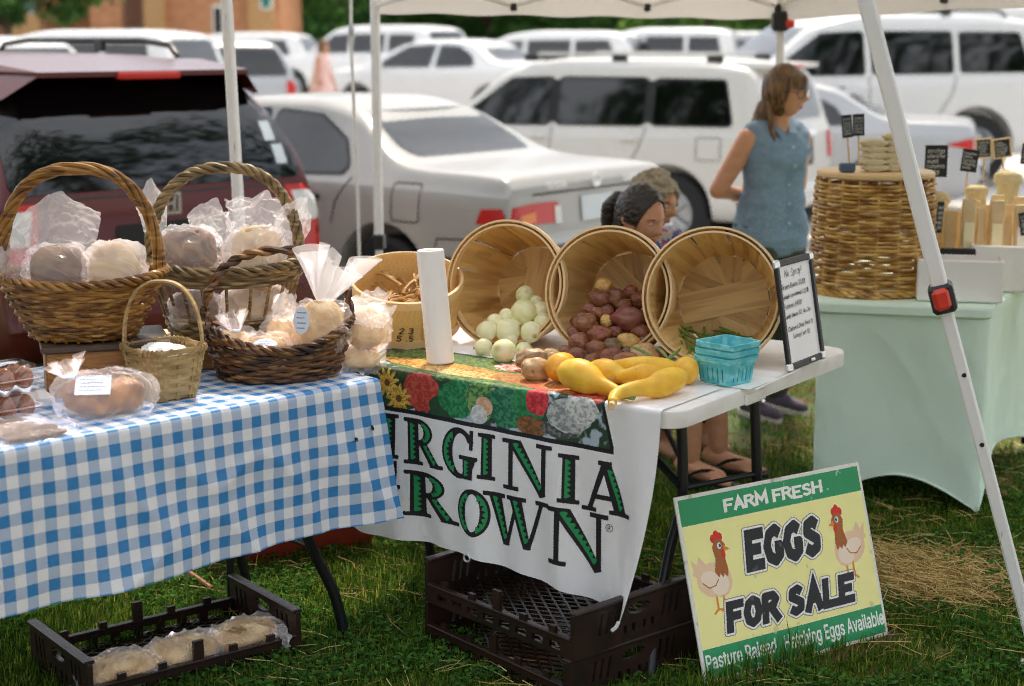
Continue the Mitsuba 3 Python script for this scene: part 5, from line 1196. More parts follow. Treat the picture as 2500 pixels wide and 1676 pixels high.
# ------------------------------------------------------------------ price board
WB = frame((.745, 4.217, TOP + .006), unit(np.array([.135, .197, 0])), unit(np.array([-.82, .565, 0]) * .0 + np.array([-.8249 * .1735, .5653 * .1735, .985])), unit(np.cross(unit(np.array([.135, .197, 0])), np.array([-.8249 * .1735, .5653 * .1735, .985]))))
k = thing('price_board', 'small white board with handwritten prices and black frame standing on the table corner', 'sign')
W_, H_ = .236, .300
part(k, 'panel', X(rbox(W_ - .012, H_ - .012, .006, .001, (W_ / 2, H_ / 2, -.004)), WB), 'whiteboard')
for a_, c_ in (((.018, H_, .012), (.009, H_ / 2, 0)), ((.018, H_, .012), (W_ - .009, H_ / 2, 0)), ((W_ - .037, .018, .012), (W_ / 2, .009, .0)), ((W_ - .037, .018, .012), (W_ / 2, H_ - .009, .0))):
    part(k, 'frame_bar', X(rbox(*a_, .003, c_), WB), 'black_plastic')
for cx in (.010, W_ - .010):
    for cy in (.010, H_ - .010): part(k, 'corner_cap', X(rbox(.026, .026, .017, .006, (cx, cy, 0)), WB), 'chrome')
part(k, 'clip', X(rbox(.022, .008, .006, .002, (W_ * .62, .010, .0085)), WB), 'white_plastic')
part(k, 'back_strut', X(rbox(.03, .24, .004, .001), WB, Tr(W_ / 2, .12, -.03), R('x', 12)), 'black_plastic')
for txt, x0, y0, h in (('No Spray!', .055, .250, .0195), ('Green Beans $3/Qt', .028, .218, .0138), ('Squash (crookneck) $2/lb', .022, .192, .0118), ('Potatoes $4/Qt', .024, .165, .0128), ('Candy Onions $2, 4oz 2oz', .022, .139, .0115), ('Chicken & Duck Feet $1', .034, .104, .0118), ('Turkey Feet $2', .058, .081, .0122)):
    hw, wl = handwrite(txt.replace('z', 's'), h, .00125, .22, .45, len(txt) + 3, gap=1.0)
    mx = W_ - .020 - x0
    if wl > mx: hw = affinity.scale(hw, mx / wl, max(.86, mx / wl), origin=(0, 0))
    hw = affinity.rotate(hw, 1.2, origin=(0, 0))
    part(k, 'writing', X(extrude(hw, .0006), WB @ Tr(x0, y0, -.0008)), 'ink', False)
sh = thing('paper_strip', 'thin white paper lying under the berry boxes and the price board', 'paper'); part(sh, 'sheet', X(rbox(.005, .30, .002, .0006, (0, 0, 0)), Tr(.705, 4.135, TOP + .004), R('z', -32)), 'paper_white')
part(sh, 'sheet', X(rbox(.16, .14, .0012, .0004, (0, 0, 0)), Tr(.60, 4.12, TOP + .0022), R('z', 54)), 'paper_white')
# ------------------------------------------------------------------ bagged bread on the gingham table
def crumple(m, amp, freq, seed, sharp=1.0):
    v, f, n = meshkit.arrays(m, True)
    q = np.random.default_rng(seed); A_ = np.linalg.qr(q.normal(size=(3, 3)))[0] * freq * [[1], [.55], [1.3]]
    u = v @ A_.T + 1.2 * (meshkit.fbm(v * freq * .7 + seed, 2, seed + 2) - .5)[:, None]
    w = (1 - np.abs(2 * meshkit.noise(u + seed * 3.1, seed) - 1)) ** 3
    w2 = (1 - np.abs(2 * meshkit.noise(u * 2.1 + seed, seed + 9) - 1)) ** 3
    w3 = meshkit.noise(v * freq * .5 + seed, seed + 4) - .5
    return tm(v + n * (amp * (w - .3) + amp * .45 * (w2 - .3) + amp * 1.1 * w3)[:, None], f)
def loaf(w, d, h, seed, slices=0):
    m = blob(1, 1, 1, 4); v = np.array(m.vertices)
    e = .62; v = np.sign(v) * np.abs(v) ** e
    v = v * [w / 2, d / 2, h / 2]
    v[:, 2] += .10 * h * (1 - (v[:, 0] / (w / 2)) ** 2) * (v[:, 2] > 0)
    v *= (1 + .07 * (meshkit.fbm(v * 18 + seed, 3, seed) - .5))[:, None]
    if slices: v[:, 2] -= .004 * (np.abs(np.sin(v[:, 0] * slices)) < .25) * (v[:, 2] > 0)
    return tm(v, m.faces)
def film_bag(w, d, h, seed, amp=.0125, freq=24):
    m = blob(1, 1, 1, 5); v = np.array(m.vertices); v = np.sign(v) * np.abs(v) ** .66 * [w / 2, d / 2, h / 2]
    return crumple(tm(v, m.faces), amp, freq, seed)
def flare(r0, r1, h, seed, pleats=9, bend=(0, 0)):
    q = np.random.default_rng(seed); ph = q.uniform(0, 6, 3)
    def fn(U, V):
        a = U * 2 * PI; amp = .12 + .33 * V
        r = r0 + (r1 - r0) * V ** .8
        r = r * (1 + amp * np.sin(pleats * a + ph[0]) + .25 * V * np.sin(2 * a + ph[1]) + .10 * V * np.sin((pleats * 2 + 1) * a + ph[2]))
        z = h * V * (1 + .22 * V * np.sin(3 * a + ph[1]))
        return np.stack([r * np.cos(a) * 1.25 + bend[0] * V ** 2, r * np.sin(a) * .55 + bend[1] * V ** 2, z], -1)
    m, _ = grid(fn, 110, 14); return m
def wing(w, h, seed, bend=.04):
    """crumpled sheet of a bag's loose end"""
    q = np.random.default_rng(seed)
    def fn(U, V):
        e = .72 + .30 * np.sin(U * PI) - .07 * np.sin(U * 7 + seed) - .03 * np.sin(U * 19 + seed)
        x = (U - .5) * w * (.72 + .4 * V); z = V * h * e
        y = bend * np.sin(V * 2.2 + seed) + .03 * np.sin(U * 6 + V * 3 + seed) * V
        p = np.stack([x, y, z], -1); c = np.abs(meshkit.fbm(np.stack([U * 5 + seed, V * 5, U * 0], -1), 3, seed) - .5)
        p[..., 1] += .09 * (c - .12) * w / .15
        p[..., 2] += .03 * (c - .1)
        return p
    m, _ = grid(fn, 44, 44); return m
def label_on(k, t, w, h, name='label', mat='label_paper', round_=False, lines=4):
    pl = affinity.scale(Point(0, 0).buffer(.5, quad_segs=12), w, h) if round_ else sbox(-w / 2, -h / 2, w / 2, h / 2)
    lk = part(k, name, X(extrude(pl, .0012), t), mat)
    hs = []
    for i in range(lines):
        y = h * (.28 - .56 * i / max(1, lines - 1)); ww = w * (.30 if round_ else .38)
        part(lk, 'print_line', X(extrude(sbox(-ww, y - h * .02, ww * (1 - .3 * (i % 2)), y + h * .02), .0005), t @ Tr(0, 0, .0012)), 'label_print')
    return lk
def face_cam(p, yaw=0, tilt=15): return Tr(*p) @ R('z', yaw) @ R('x', 90 - tilt)
def bread_bag(label, p, wdh, rotz, seed, mat, film='bag_film', grow=(.03, .03, .02), name='bagged_loaf', tilt=0, wings=(), knots=(), lab=None, slices=0):
    k = thing(name, label, 'bread')
    t = Tr(*p) @ R('z', rotz) @ R('x', tilt)
    w, d, h = wdh
    part(k, 'loaf', X(loaf(w, d, h, seed, slices), t), mat, 60)
    b = part(k, 'bag', X(film_bag(w + grow[0], d + grow[1], h + grow[2], seed), t), film, 40)
    for (q, ww, hh, ry, rz) in wings:
        part(b, 'loose_end', X(wing(ww, hh, seed + int(abs(ry))), Tr(*q), R('z', rz), R('y', ry)), 'bag_milky', 40)
    for (q, r1, hh, ry, rx) in knots:
        part(b, 'twisted_end', X(flare(.009, r1, hh, seed + 4), Tr(*q), R('y', ry), R('x', rx)), 'bag_milky' if film == 'bag_milky' else 'bag_film', 40)
        part(b, 'tie', X(trimesh.creation.torus(.010, .003, 16, 6), Tr(*q)), 'label_paper', 40)
    if lab: label_on(k, face_cam(*lab[0]), lab[1], lab[2], round_=lab[3])
    return k
# in the honey basket
bread_bag('dark loaf in a frosted bag at the left in the honey coloured basket', (-1.145, 4.0, 1.052), (.135, .10, .105), 10, 1, 'bread_dark', wings=[((-1.165, 4.10, 1.06), .20, .16, -6, 5), ((-1.245, 4.06, 1.0), .10, .13, -14, 20)], film='bag_film')
bread_bag('pale loaf in a cone shaped frosted bag at the right in the honey coloured basket', (-1.005, 4.01, 1.045), (.12, .10, .12), -12, 2, 'bread_pale', film='bag_milky')
# in the openwork basket
bread_bag('brown loaf in a streaked bag at the left in the openwork basket', (-.885, 4.34, 1.055), (.15, .11, .105), 24, 3, 'bread_dark', wings=[((-.985, 4.39, 1.07), .075, .16, -4, 10), ((-.845, 4.43, 1.06), .12, .12, 12, 4)], slices=130)
bread_bag('pale loaf in a crumpled bag at the right in the openwork basket', (-.70, 4.35, 1.05), (.13, .11, .12), -6, 4, 'bread_pale', wings=[((-.725, 4.40, 1.09), .17, .11, 8, -4), ((-.64, 4.41, 1.05), .10, .14, 22, 0)], film='bag_milky')
bread_bag('pale loaf low inside the openwork basket, seen through its bars', (-.70, 4.36, .90), (.17, .12, .085), 4, 5, 'bread_pale', film='bag_milky')
bread_bag('bagged brown roll low at the left inside the openwork basket', (-.87, 4.33, .895), (.12, .10, .08), 20, 6, 'bread_dark')
# in the dark oval basket
bread_bag('small bagged roll at the left in the dark oval basket, its tied end pointing up', (-.735, 4.14, .835), (.085, .08, .06), 10, 7, 'bread_pale', knots=[((-.725, 4.13, .872), .028, .045, -14, 0)], name='bagged_roll')
bread_bag('bagged roll with round white label at the front of the dark oval basket', (-.645, 4.105, .825), (.10, .085, .06), -4, 8, 'bread_pale', lab=(((-.638, 4.055, .848), 0, 52), .062, .042, True), name='bagged_roll')
bread_bag('crinkled bag of rolls in the middle of the dark oval basket', (-.60, 4.20, .85), (.11, .09, .075), 12, 9, 'bread_pale', wings=[((-.60, 4.20, .88), .10, .075, 20, 0)], name='bagged_roll')
kb = bread_bag('tied bag with oval label and white flared top, right in the dark oval basket', (-.505, 4.165, .875), (.12, .10, .12), 0, 10, 'bread_pale', lab=(((-.548, 4.098, .905), -12, 8), .044, .072, True), name='bagged_roll')
part(kb + '__bag', 'twisted_end', X(flare(.012, .060, .125, 31, 7), Tr(-.500, 4.165, .942), R('y', 16)), 'bag_milky', 40)
part(kb + '__bag', 'tie', X(trimesh.creation.torus(.012, .004, 16, 6), Tr(-.500, 4.165, .944)), 'label_paper', 40)
# at the right end of the gingham table
bread_bag('bagged round loaf lying flat at the right end of the gingham table', (-.415, 4.30, TOP + .028), (.108, .09, .048), 6, 12, 'bread_pale', slices=170)
bread_bag('tall bagged loaf standing on a flat one by the dark oval basket', (-.402, 4.31, TOP + .108), (.10, .085, .10), 2, 13, 'bread_pale', slices=170, wings=[((-.395, 4.275, .865), .13, .07, 10, 0), ((-.405, 4.35, .87), .13, .06, -12, 0)])
bread_bag('crumpled white bag of bread behind the dark oval basket', (-.50, 4.46, .80), (.18, .10, .10), 20, 14, 'bread_pale', film='bag_milky', grow=(.05, .03, .05))
# front left
kf = bread_bag('bag of dark brown rolls with square white label at the front table edge', (-.975, 3.735, .783), (.155, .12, .072), 40, 15, 'bread_brown', grow=(.085, .06, .04), knots=[((-1.045, 3.70, .838), .032, .04, -18, 0)])
label_on(kf, Tr(-.985, 3.672, .826) @ R('z', 6) @ R('x', 42), .082, .056)
for s, c in ((-.05, 0), (.04, .02)): part(kf, 'roll', X(loaf(.085, .09, .07, 40 + int(s * 100)), Tr(-.975 + s, 3.73 + c, .785), R('z', 40)), 'bread_brown', 60)
# splint basket content
k = thing('paper_bag', 'white paper showing at the rim of the small splint basket', 'paper'); part(k, 'paper', X(film_bag(.12, .10, .07, 21, .008), Tr(-.875, 3.93, .838)), 'paper_white', 40)
# eggs in clear cartons at the left edge
for j, zz in enumerate((.744, .812)):
    k = thing('egg_carton', ('lower', 'upper')[j] + ' clear plastic carton of brown eggs at the left edge of the table', 'egg carton')
    t = Tr(-1.20, 3.665, zz) @ R('z', 44)
    sh = [loft_rr([(.15, .10, .02, .0), (.156, .106, .02, .02), (.158, .108, .02, .033), (.158, .108, .02, .036), (.146, .096, .02, .062), (.13, .08, .02, .066)], 5)]
    part(k, 'shell', X(sh[0], t), 'clear_shell', 40)
    part(k, 'lip', X(from_m(to_m(loft_rr([(.166, .116, .02, .032), (.166, .116, .02, .034)], 5)) - to_m(loft_rr([(.156, .106, .02, .03), (.156, .106, .02, .036)], 5))), t), 'bag_film')
    for a_ in (-1, 0, 1):
        for b_ in (-.5, .5):
            e = blob(.0215, .0215, .0275, 3); v = np.array(e.vertices); v[:, :2] *= (1 - .18 * v[:, 2:3] / .0275); e.vertices = v
            ke = thing('egg', 'brown egg in the ' + ('lower', 'upper')[j] + ' clear carton at the left edge', 'egg', 'eggs in the ' + ('lower', 'upper') [j] + ' carton')
            part(ke, 'shell', X(e, t, Tr(a_ * .047, b_ * .048, .032)), 'egg_brown', True)
k = thing('paper_pad', 'white pad of paper between the eggs and the riser box', 'paper'); part(k, 'pad', X(rbox(.13, .10, .022, .002), Tr(-1.20, 3.83, TOP + .016), R('z', 30)), 'paper_white')
for j, (x, y, lab) in enumerate([(-1.09, 3.515, 'flat clear packet of grey brown crispbread nearest the camera on the gingham table'), (-1.17, 3.56, 'flat clear packet of grey brown crispbread behind the nearest one')]):
    k = thing('flat_packet', lab, 'packet')
    for s in (-1, 1): part(k, 'crispbread', X(loaf(.15, .045, .010, 60 + j * 2 + s), Tr(x, y, TOP + .013), R('z', 40 + j * 4), Tr(0, s * .026, 0)), 'bread_dark', 60)
    part(k, 'wrapper', X(film_bag(.21, .14, .028, 63 + j, .004, 40), Tr(x, y, TOP + .016), R('z', 40 + j * 4)), 'bag_film', 40)

# ------------------------------------------------------------------ crates under the tables
def lattice(w, d, z, step=.034, bw=.0032):
    """diamond grid floor"""
    out = []
    for s in (1, -1):
        for c in np.arange(-(w + d), w + d, step):
            ln_ = LineString([(-w, s * (-w) * .62 + c), (w, s * w * .62 + c)]).intersection(sbox(-w / 2, -d / 2, w / 2, d / 2))
            if ln_.length > .01: out.append(ln_.buffer(bw))
    return X(extrude(unary_union(out), .004), Tr(0, 0, z))
def crate(label, t, w=.57, d=.38, h=.115, low=.055):
    k = thing('bread_crate', label, 'crate')
    part(k, 'floor', X(lattice(w - .02, d - .02, .012), t), 'crate_brown')
    th = .014
    for s in (1, -1):                                  # tall ends with handle and slots
        pl = sbox(-d / 2, 0, d / 2, h).buffer(-.006).buffer(.006)
        holes = [affinity.scale(Point(0, h * .72).buffer(.03), 1.35, .5)]
        for x in (-.14, -.115, -.09, .09, .115, .14):
            holes += [Polygon([(x - .008, h * .35), (x + .002, h * .35), (x + .012, h * .82), (x + .002, h * .82)])]
        for x in (-.05, -.02, .02, .05): holes.append(sbox(x - .006, h * .22, x + .006, h * .40))
        e = extrude(pl.difference(unary_union(holes)), th)
        part(k, 'end_wall', X(e, t, Tr(s * (w / 2 - th / 2) - (th / 2), 0, 0), R('z', 90), R('x', 90)), 'crate_brown', 25)
        part(k, 'end_rim', X(rbox(th + .014, d, .010, .003, (s * (w / 2 - th / 2), 0, h)), t), 'crate_brown')
    for s in (1, -1):                                  # low long sides with posts
        pl = sbox(-w / 2 + th, 0, w / 2 - th, low)
        holes = [sbox(x - .02, .014, x + .02, .032) for x in np.linspace(-w / 2 + .07, w / 2 - .07, 8)]
        for x in (-.21, -.1, .1, .21): pl = pl.union(sbox(x - .011, 0, x + .011, low + .016))
        pl = pl.union(sbox(-.014, 0, .014, h - .012))
        part(k, 'side_wall', X(extrude(pl.difference(unary_union(holes)), .010), t, Tr(0, s * (d / 2 - .005) + .005, 0), R('x', 90)), 'crate_brown', 25)
        part(k, 'side_rim', X(rbox(w - 2 * th, .020, .007, .002, (0, s * (d / 2 - .005), low - .004)), t), 'crate_brown')
    return k
c0 = (np.array([-1.272, 3.937]) + [-.527, 4.086]) / 2
tcr = Tr(-.915, 4.015, .008) @ R('z', 38)
crate('brown plastic bread crate on the grass under the gingham cloth', tcr, .60, .37, .118)
for j, (u, lab) in enumerate([(-.19, 'wrapped pale loaf at the left in the crate on the grass'), (-.01, 'wrapped pale loaf in the middle of the crate on the grass'), (.18, 'wrapped pale loaf with crumpled bag end at the right in the crate on the grass')]):
    p = (tcr @ np.array([u, -.115 + .01 * j, .052, 1]))[:3]
    bread_bag(lab, tuple(p), (.18, .10, .062), 38 + (j - 1) * 7, 70 + j, 'bread_pale', grow=(.03, .02, .012), slices=190, wings=[(tuple(p + [.07, -.05, .01]), .09, .06, 130, 0)] if j == 2 else ())
cc = (np.array([-.226, 4.081]) + [.441, 4.081]) / 2
for j, zz in enumerate((.004, .124)):
    crate(('lower', 'upper')[j] + ' brown plastic crate of the stack under the white banner', Tr(.125 + .004 * j, 4.075, zz) @ R('z', -50 + 2 * j), .58, .46, .118)
k = thing('storage_tote', 'dark red plastic tote behind the gingham cloth, on the grass', 'tote')
tt = Tr(-.72, 5.02, .0) @ R('z', 29)
a_ = to_m(loft_rr([(.46, .32, .04, .002), (.50, .36, .04, .26)], 6)) - to_m(loft_rr([(.45, .31, .04, .012), (.49, .35, .04, .27)], 6))
part(k, 'tub', X(from_m(a_), tt), 'tote_red', 30); part(k, 'lid', X(loft_rr([(.53, .39, .045, .258), (.53, .39, .045, .275), (.49, .35, .04, .283)], 6), tt), 'tote_red', 30)
for s in (1, -1): part(k, 'handle', X(rbox(.02, .10, .03, .006, (s * .262, 0, .235)), tt), 'tote_red')
k = thing('garden_stake', 'brown wooden stake lying in the grass behind the left crate', 'stake')
part(k, 'stake', tube([(-1.12, 4.80, .03), (-1.0, 4.66, .035), (-.885, 4.50, .03)], [.008, .009, .007], 7), 'box_wood', 50)

# ------------------------------------------------------------------ egg sign
sx = unit(np.array([.552, .354, 0])); sy = unit(np.array([-.5398 * .295, .8418 * .295, .9555])); sz = np.cross(sx, sy)
SG = frame((.494, 3.850, .0), sx, sy, sz); SW, SH = .656, .485
M('sign_white', proc(lambda p, n, uv: mix(lin('#e3e0d6'), lin('#b9b4a6'), smoothstep(.66, .74, fbm(p.x * 40, p.y * 40, p.z * 40, 3)))), 0.5)
def worn(base, chip):
    return proc(lambda p, n, uv: mix(base, chip, smoothstep(.735, .75, fbm(p.x * 30 + 3, p.y * 30, p.z * 22, 4))))
M('sign_green', worn(lin('#22935a'), lin('#8fc0a4')), 0.4); M('sign_yellow', worn(lin('#f6ee9e'), lin('#ddd38c')), 0.4); M('sign_black', worn(lin('#17181a'), lin('#45474a')), 0.4)
M('sign_rim', '#f1eee6', 0.4); M('sign_line', '#5a4a56', 0.5); M('hen_brown', '#a9622b', 0.5); M('hen_cream', '#ecc9a4', 0.5); M('hen_light', '#f3ddc4', 0.5); M('hen_red', '#d5321f', 0.5); M('hen_orange', '#e08a2c', 0.5); M('hen_blue', '#2f62ad', 0.5)
k = thing('egg_sign', 'green and yellow farm fresh eggs sign with two hens, leaning against the table leg', 'sign')
part(k, 'board', X(rbox(SW, SH, .006, .0015, (SW / 2, SH / 2, -.003)), SG), 'sign_white')
def sprint(poly, name, mat, lv): return part(k, name, X(extrude(poly, .0004), SG @ Tr(0, 0, .0002 + .0005 * lv)), mat, False)
B_ = .010
sprint(sbox(B_, .838 * SH, SW - B_, SH - B_), 'header_band', 'sign_green', 0)
sprint(sbox(B_, .182 * SH, SW - B_, .8365 * SH), 'yellow_field', 'sign_yellow', 0)
sprint(sbox(B_, B_, SW - B_, .1805 * SH), 'footer_band', 'sign_green', 0)
def comic(text, x0, x1, y0, y1, pen, slant=.0, seed=2, bounce=0.0, gap=1.6, rise=0.0):
    """bold hand cut capitals filling the box; returns each letter's polygon"""
    r = random.Random(seed); out = []; x = 0
    for ch in text:
        if ch == ' ': x += 2.4; continue
        w, st = GL[ch]
        g = unary_union([LineString(s).buffer(pen, cap_style='square' if ch not in 'SGO' else 'flat', join_style='mitre' if ch not in 'SGOR' else 'round') for s in st])
        g = affinity.affine_transform(g, [1, slant, 0, 1, x, r.uniform(-bounce, bounce)]); out.append(g); x += w + pen * 2 + gap - 1.2
    b = unary_union(out).bounds
    kx, ky = (x1 - x0) / (b[2] - b[0]), (y1 - y0) / (b[3] - b[1])
    return [affinity.affine_transform(g, [kx, 0, 0, ky, x0 - b[0] * kx, y0 - b[1] * ky]) for g in out]
for g in comic('FARM FRESH', .236 * SW, .772 * SW, .866 * SH, .962 * SH, .75, .02, 5, .35, 1.0): sprint(g, 'letter', 'sign_rim', 1)
for wd, a in (('EGGS', (.297 * SW, .717 * SW, .525 * SH, .757 * SH)), ('FOR SALE', (.148 * SW, .862 * SW, .225 * SH, .452 * SH))):
    gs = comic(wd, *a, 1.12, .14, 3, .15, 1.05)
    al = unary_union(gs)
    sprint(al.buffer(.0072).difference(al.buffer(.0056)), 'letter_line', 'sign_line', 2); sprint(al.buffer(.0056), 'letter_rim', 'sign_rim', 1)
    for g in gs: sprint(g, 'letter', 'sign_black', 3)
def hen(cx, cy, s, fl):
    def T_(g): return affinity.affine_transform(g, [s * fl, 0, 0, s, cx, cy])
    E2 = lambda x, y, a, b_, r=0: affinity.rotate(ell(x, y, a, b_), r)
    body = unary_union([E2(0, 0, .30, .24, -12), E2(.12, -.04, .2, .22), Polygon([(-.18, .0), (-.36, .12), (-.32, .18), (-.35, .33), (-.25, .24), (-.20, .36), (-.06, .18)])])
    items = [(unary_union([LineString([(.0, -.2), (.0, -.42)]).buffer(.018), LineString([(.12, -.22), (.13, -.40)]).buffer(.018), LineString([(-.07, -.46), (.0, -.41), (.09, -.43)]).buffer(.016), LineString([(.06, -.44), (.13, -.39), (.23, -.42)]).buffer(.016)]), 'leg_print', 'hen_orange', 1),
        (body, 'body_print', 'hen_cream', 1), (E2(.10, -.09, .16, .14, 20), 'breast_print', 'hen_light', 2), (E2(-.06, .02, .17, .11, -15), 'wing_print', 'hen_light', 2), (LineString([(-.2, -.02), (-.1, -.1), (.02, -.08), (.08, .0)]).buffer(.007), 'wing_line', 'hen_brown', 3),
        (Polygon([(.05, .10), (.10, .03), (.13, .09), (.17, .02), (.20, .08), (.25, .02), (.27, .10), (.24, .3), (.28, .45), (.22, .53), (.12, .53), (.07, .44), (.10, .28)]).buffer(.01), 'head_print', 'hen_brown', 3),
        (unary_union([E2(.10, .56, .05, .06), E2(.16, .60, .05, .07), E2(.22, .57, .045, .06), sbox(.09, .49, .24, .55)]), 'comb_print', 'hen_red', 2), (E2(.235, .33, .035, .06, 10), 'wattle_print', 'hen_red', 4),
        (Polygon([(.25, .45), (.36, .38), (.25, .36)]), 'beak_print', 'hen_orange', 4), (E2(.185, .45, .036, .045), 'eye_white_print', 'sign_rim', 4), (E2(.195, .45, .02, .028), 'eye_print', 'hen_blue', 5), (E2(.197, .45, .01, .015), 'pupil_print', 'sign_black', 6)]
    for g, n_, m_, lv in items: sprint(T_(g), n_, m_, lv)
hen(.128 * SW, .530 * SH, .186, 1); hen(.868 * SW, .535 * SH, .184, -1)
for txt, x0, x1, yb, hh in (('Pasture Raised', .022, .385, .075, .075), ('Hatching Eggs Available', .43, .985, .070, .078)):
    m_ = meshkit.text_mesh(txt, hh * SH, .0004, True); b0 = m_.bounds
    m_.vertices = (np.array(m_.vertices) - [b0[0, 0], 0, 0]) * [(x1 - x0) * SW / (b0[1, 0] - b0[0, 0]), 1, 1]
    part(k, 'footer_words', X(m_, SG @ Tr(x0 * SW, yb * SH, .0008)), 'sign_rim', False)

# ------------------------------------------------------------------ mint table
k = thing('table_cover', 'pale mint stretch cover pulled over the right hand table', 'tablecloth')
Q = np.array([(1.045, 5.425), (1.605, 5.285), (2.16, 6.36), (1.29, 6.62)])
pq = Polygon(Q).buffer(-.045).buffer(.045, quad_segs=6)
nS = 240; prm = pq.exterior.length; ss = (np.arange(nS) + .5) / nS * prm
# exterior of shapely buffers runs clockwise; take it counter-clockwise
rg = np.array([pq.exterior.interpolate(s).coords[0] for s in ss])[::-1]
cq = rg.mean(0)
dc = np.min([np.linalg.norm(rg - (q * .965 + cq * .035), axis=1) for q in Q], 0)
el = np.array([np.linalg.norm(Q[(i + 1) % 4] - Q[i]) for i in range(4)])
edge_i = [np.argmin([LineString([Q[i], Q[(i + 1) % 4]]).distance(Point(p)) for i in range(4)]) for p in rg]
half = el[edge_i] / 2
f_ = np.clip(dc / half, 0, 1)
bot = .01 + .115 * np.sin(f_ * PI / 2) ** .75
lv = []
for t in np.r_[0, .006, .012, .03, .034, np.linspace(.05, 1, 26)]:
    if t <= .034: z = TOP - t; q = rg + (cq - rg) * 0 + unit(rg - cq) * (.004 if t > .004 else -.004); lv.append(np.c_[q, np.full(nS, z)])
    else:
        u = (t - .05) / .95; z = (TOP - .045) * (1 - u) + bot * u
        inn = (.012 + .05 * np.sin(f_ * PI / 2) * np.sin(PI * u * .62)) + .006
        wv = meshkit.fbm(np.stack([ss[::-1] * 9, ss * 0 + u * 2.2, ss * 0], -1), 3, 12) - .5; wk = (1 - np.abs(2 * meshkit.noise(np.stack([ss[::-1] * 6 + u * 3, ss * 0 + u * 3 - ss[::-1] * 2, ss * 0], -1), 5) - 1)) ** 4
        q = rg + unit(cq - rg) * (inn + .012 * wv - .005 * wk * min(1, u * 8))[:, None]; lv.append(np.c_[q, z + .0 * u])
lv = [np.c_[rg * .5 + cq * .5, np.full(nS, TOP)], np.c_[rg * .97 + cq * .03, np.full(nS, TOP)]] + lv
v = np.vstack(lv + [[[*cq, TOP]]]); f = []
for i in range(len(lv) - 1):
    a_ = i * nS + np.arange(nS); b_ = i * nS + (np.arange(nS) + 1) % nS
    f += [np.stack([a_, a_ + nS, b_ + nS], 1), np.stack([a_, b_ + nS, b_], 1)]
f.append(np.stack([np.full(nS, len(v) - 1), np.arange(nS), (np.arange(nS) + 1) % nS], 1))
part(k, 'cover', tm(v, np.vstack(f)), 'mint_cloth', 40)
bt = np.c_[rg + unit(cq - rg) * (.018 + .05 * np.sin(f_ * PI / 2) * math.sin(PI * .62))[:, None], bot]
part(k, 'hem', tube(bt, .004, 6, True), 'mint_cloth', 50)
k2 = thing('trestle_table', 'table under the mint stretch cover, only its feet reach the grass', 'table')
part(k2, 'tabletop', X(extrude(Polygon(Q).buffer(-.05), .03), Tr(0, 0, TOP - .036)), 'table_white')
for q in Q: p = q * .88 + cq * .12; part(k2, 'leg', tube([(*p, .005), (*p, TOP - .03)], .014, 8), 'black_metal', 50)
# wicker hamper upside down
k = thing('wicker_hamper', 'large golden rattan hamper standing upside down on the mint table', 'basket')
HC = np.array([1.285, 5.665]); P5 = wall(*HC, TOP + .012, .215, .205, .198, .19, .395, 8, 2.15, .05)
weave(k, P5, 19, 27, .0067, .0080, 'rattan', .0058, 5)
rim(k, P5, .0, 3, .008, .008, 12, 'rattan')
kl = thing('round_board', 'thin round wooden board lying on top of the rattan hamper', 'board'); part(kl, 'board', X(lathe([(0, 0), (.198, 0), (.205, .006), (.205, .016), (.198, .022), (0, .022)], 56), Tr(HC[0], HC[1] - .005, 1.146)), 'lid_wood', 30)
ZL = 1.169
def chalk(label, p, w, h, stick, yaw=0, lean=0, frame_=False, seed=1, lines=5):
    k = thing('chalk_tag', label, 'sign'); t = Tr(*p) @ R('z', yaw) @ R('y', lean)
    if stick: part(k, 'stick', X(rbox(.006, .003, stick + h * .5, .001, (0, .003, (stick + h * .5) / 2)), t), 'lid_wood')
    pk = part(k, 'slate', X(rbox(w, .004, h, .001, (0, 0, stick + h / 2)), t), 'slate')
    if frame_:
        for a in (((w + .012, .007, .006), (0, 0, stick)), ((w + .012, .007, .006), (0, 0, stick + h)), ((.006, .007, h - .006), (w / 2 + .003, 0, stick + h / 2)), ((.006, .007, h - .006), (-w / 2 - .003, 0, stick + h / 2))): part(k, 'frame_bar', X(rbox(*a[0], .001, a[1]), t), 'lid_wood')
    r = random.Random(seed)
    for i in range(lines):
        s = ''.join(r.choice('aceghnorstu') for _ in range(r.randint(4, 7)))
        hw, wl = handwrite(s, h / (lines * 1.5), h * .016, .1, .3, seed + i); hw = affinity.scale(hw, min(1, w * .8 / wl), 1, origin=(0, 0))
        part(k, 'chalk_line', X(extrude(hw, .0004), t @ Tr(-w * .4, -.0022, stick + h * (.86 - .86 * (i + .6) / (lines + .4))) @ R('x', 90)), 'chalk', False)
M('slate', '#14181b', 0.7); M('chalk', '#c9cdd0', 0.8)
k = thing('slate_block', 'small blue grey stone block holding the price tags on the round board', 'block'); part(k, 'block', X(rbox(.052, .04, .03, .005), Tr(1.163, 5.56, ZL + .016)), 'blue_block'); M('blue_block', '#4c5f73', 0.8)
chalk('left chalk price tag on a stick above the rattan hamper', (1.170, 5.555, ZL + .02), .036, .078, .10, 0, -6, seed=4)
chalk('right chalk price tag on a stick above the rattan hamper', (1.206, 5.57, ZL + .02), .040, .075, .105, 0, -3, seed=9)
M('muslin', proc(lambda p, n, uv: mix(lin('#d9cfb0'), lin('#c2b692'), noise(p.x * 300, p.y * 300, p.z * 300))), 0.9)
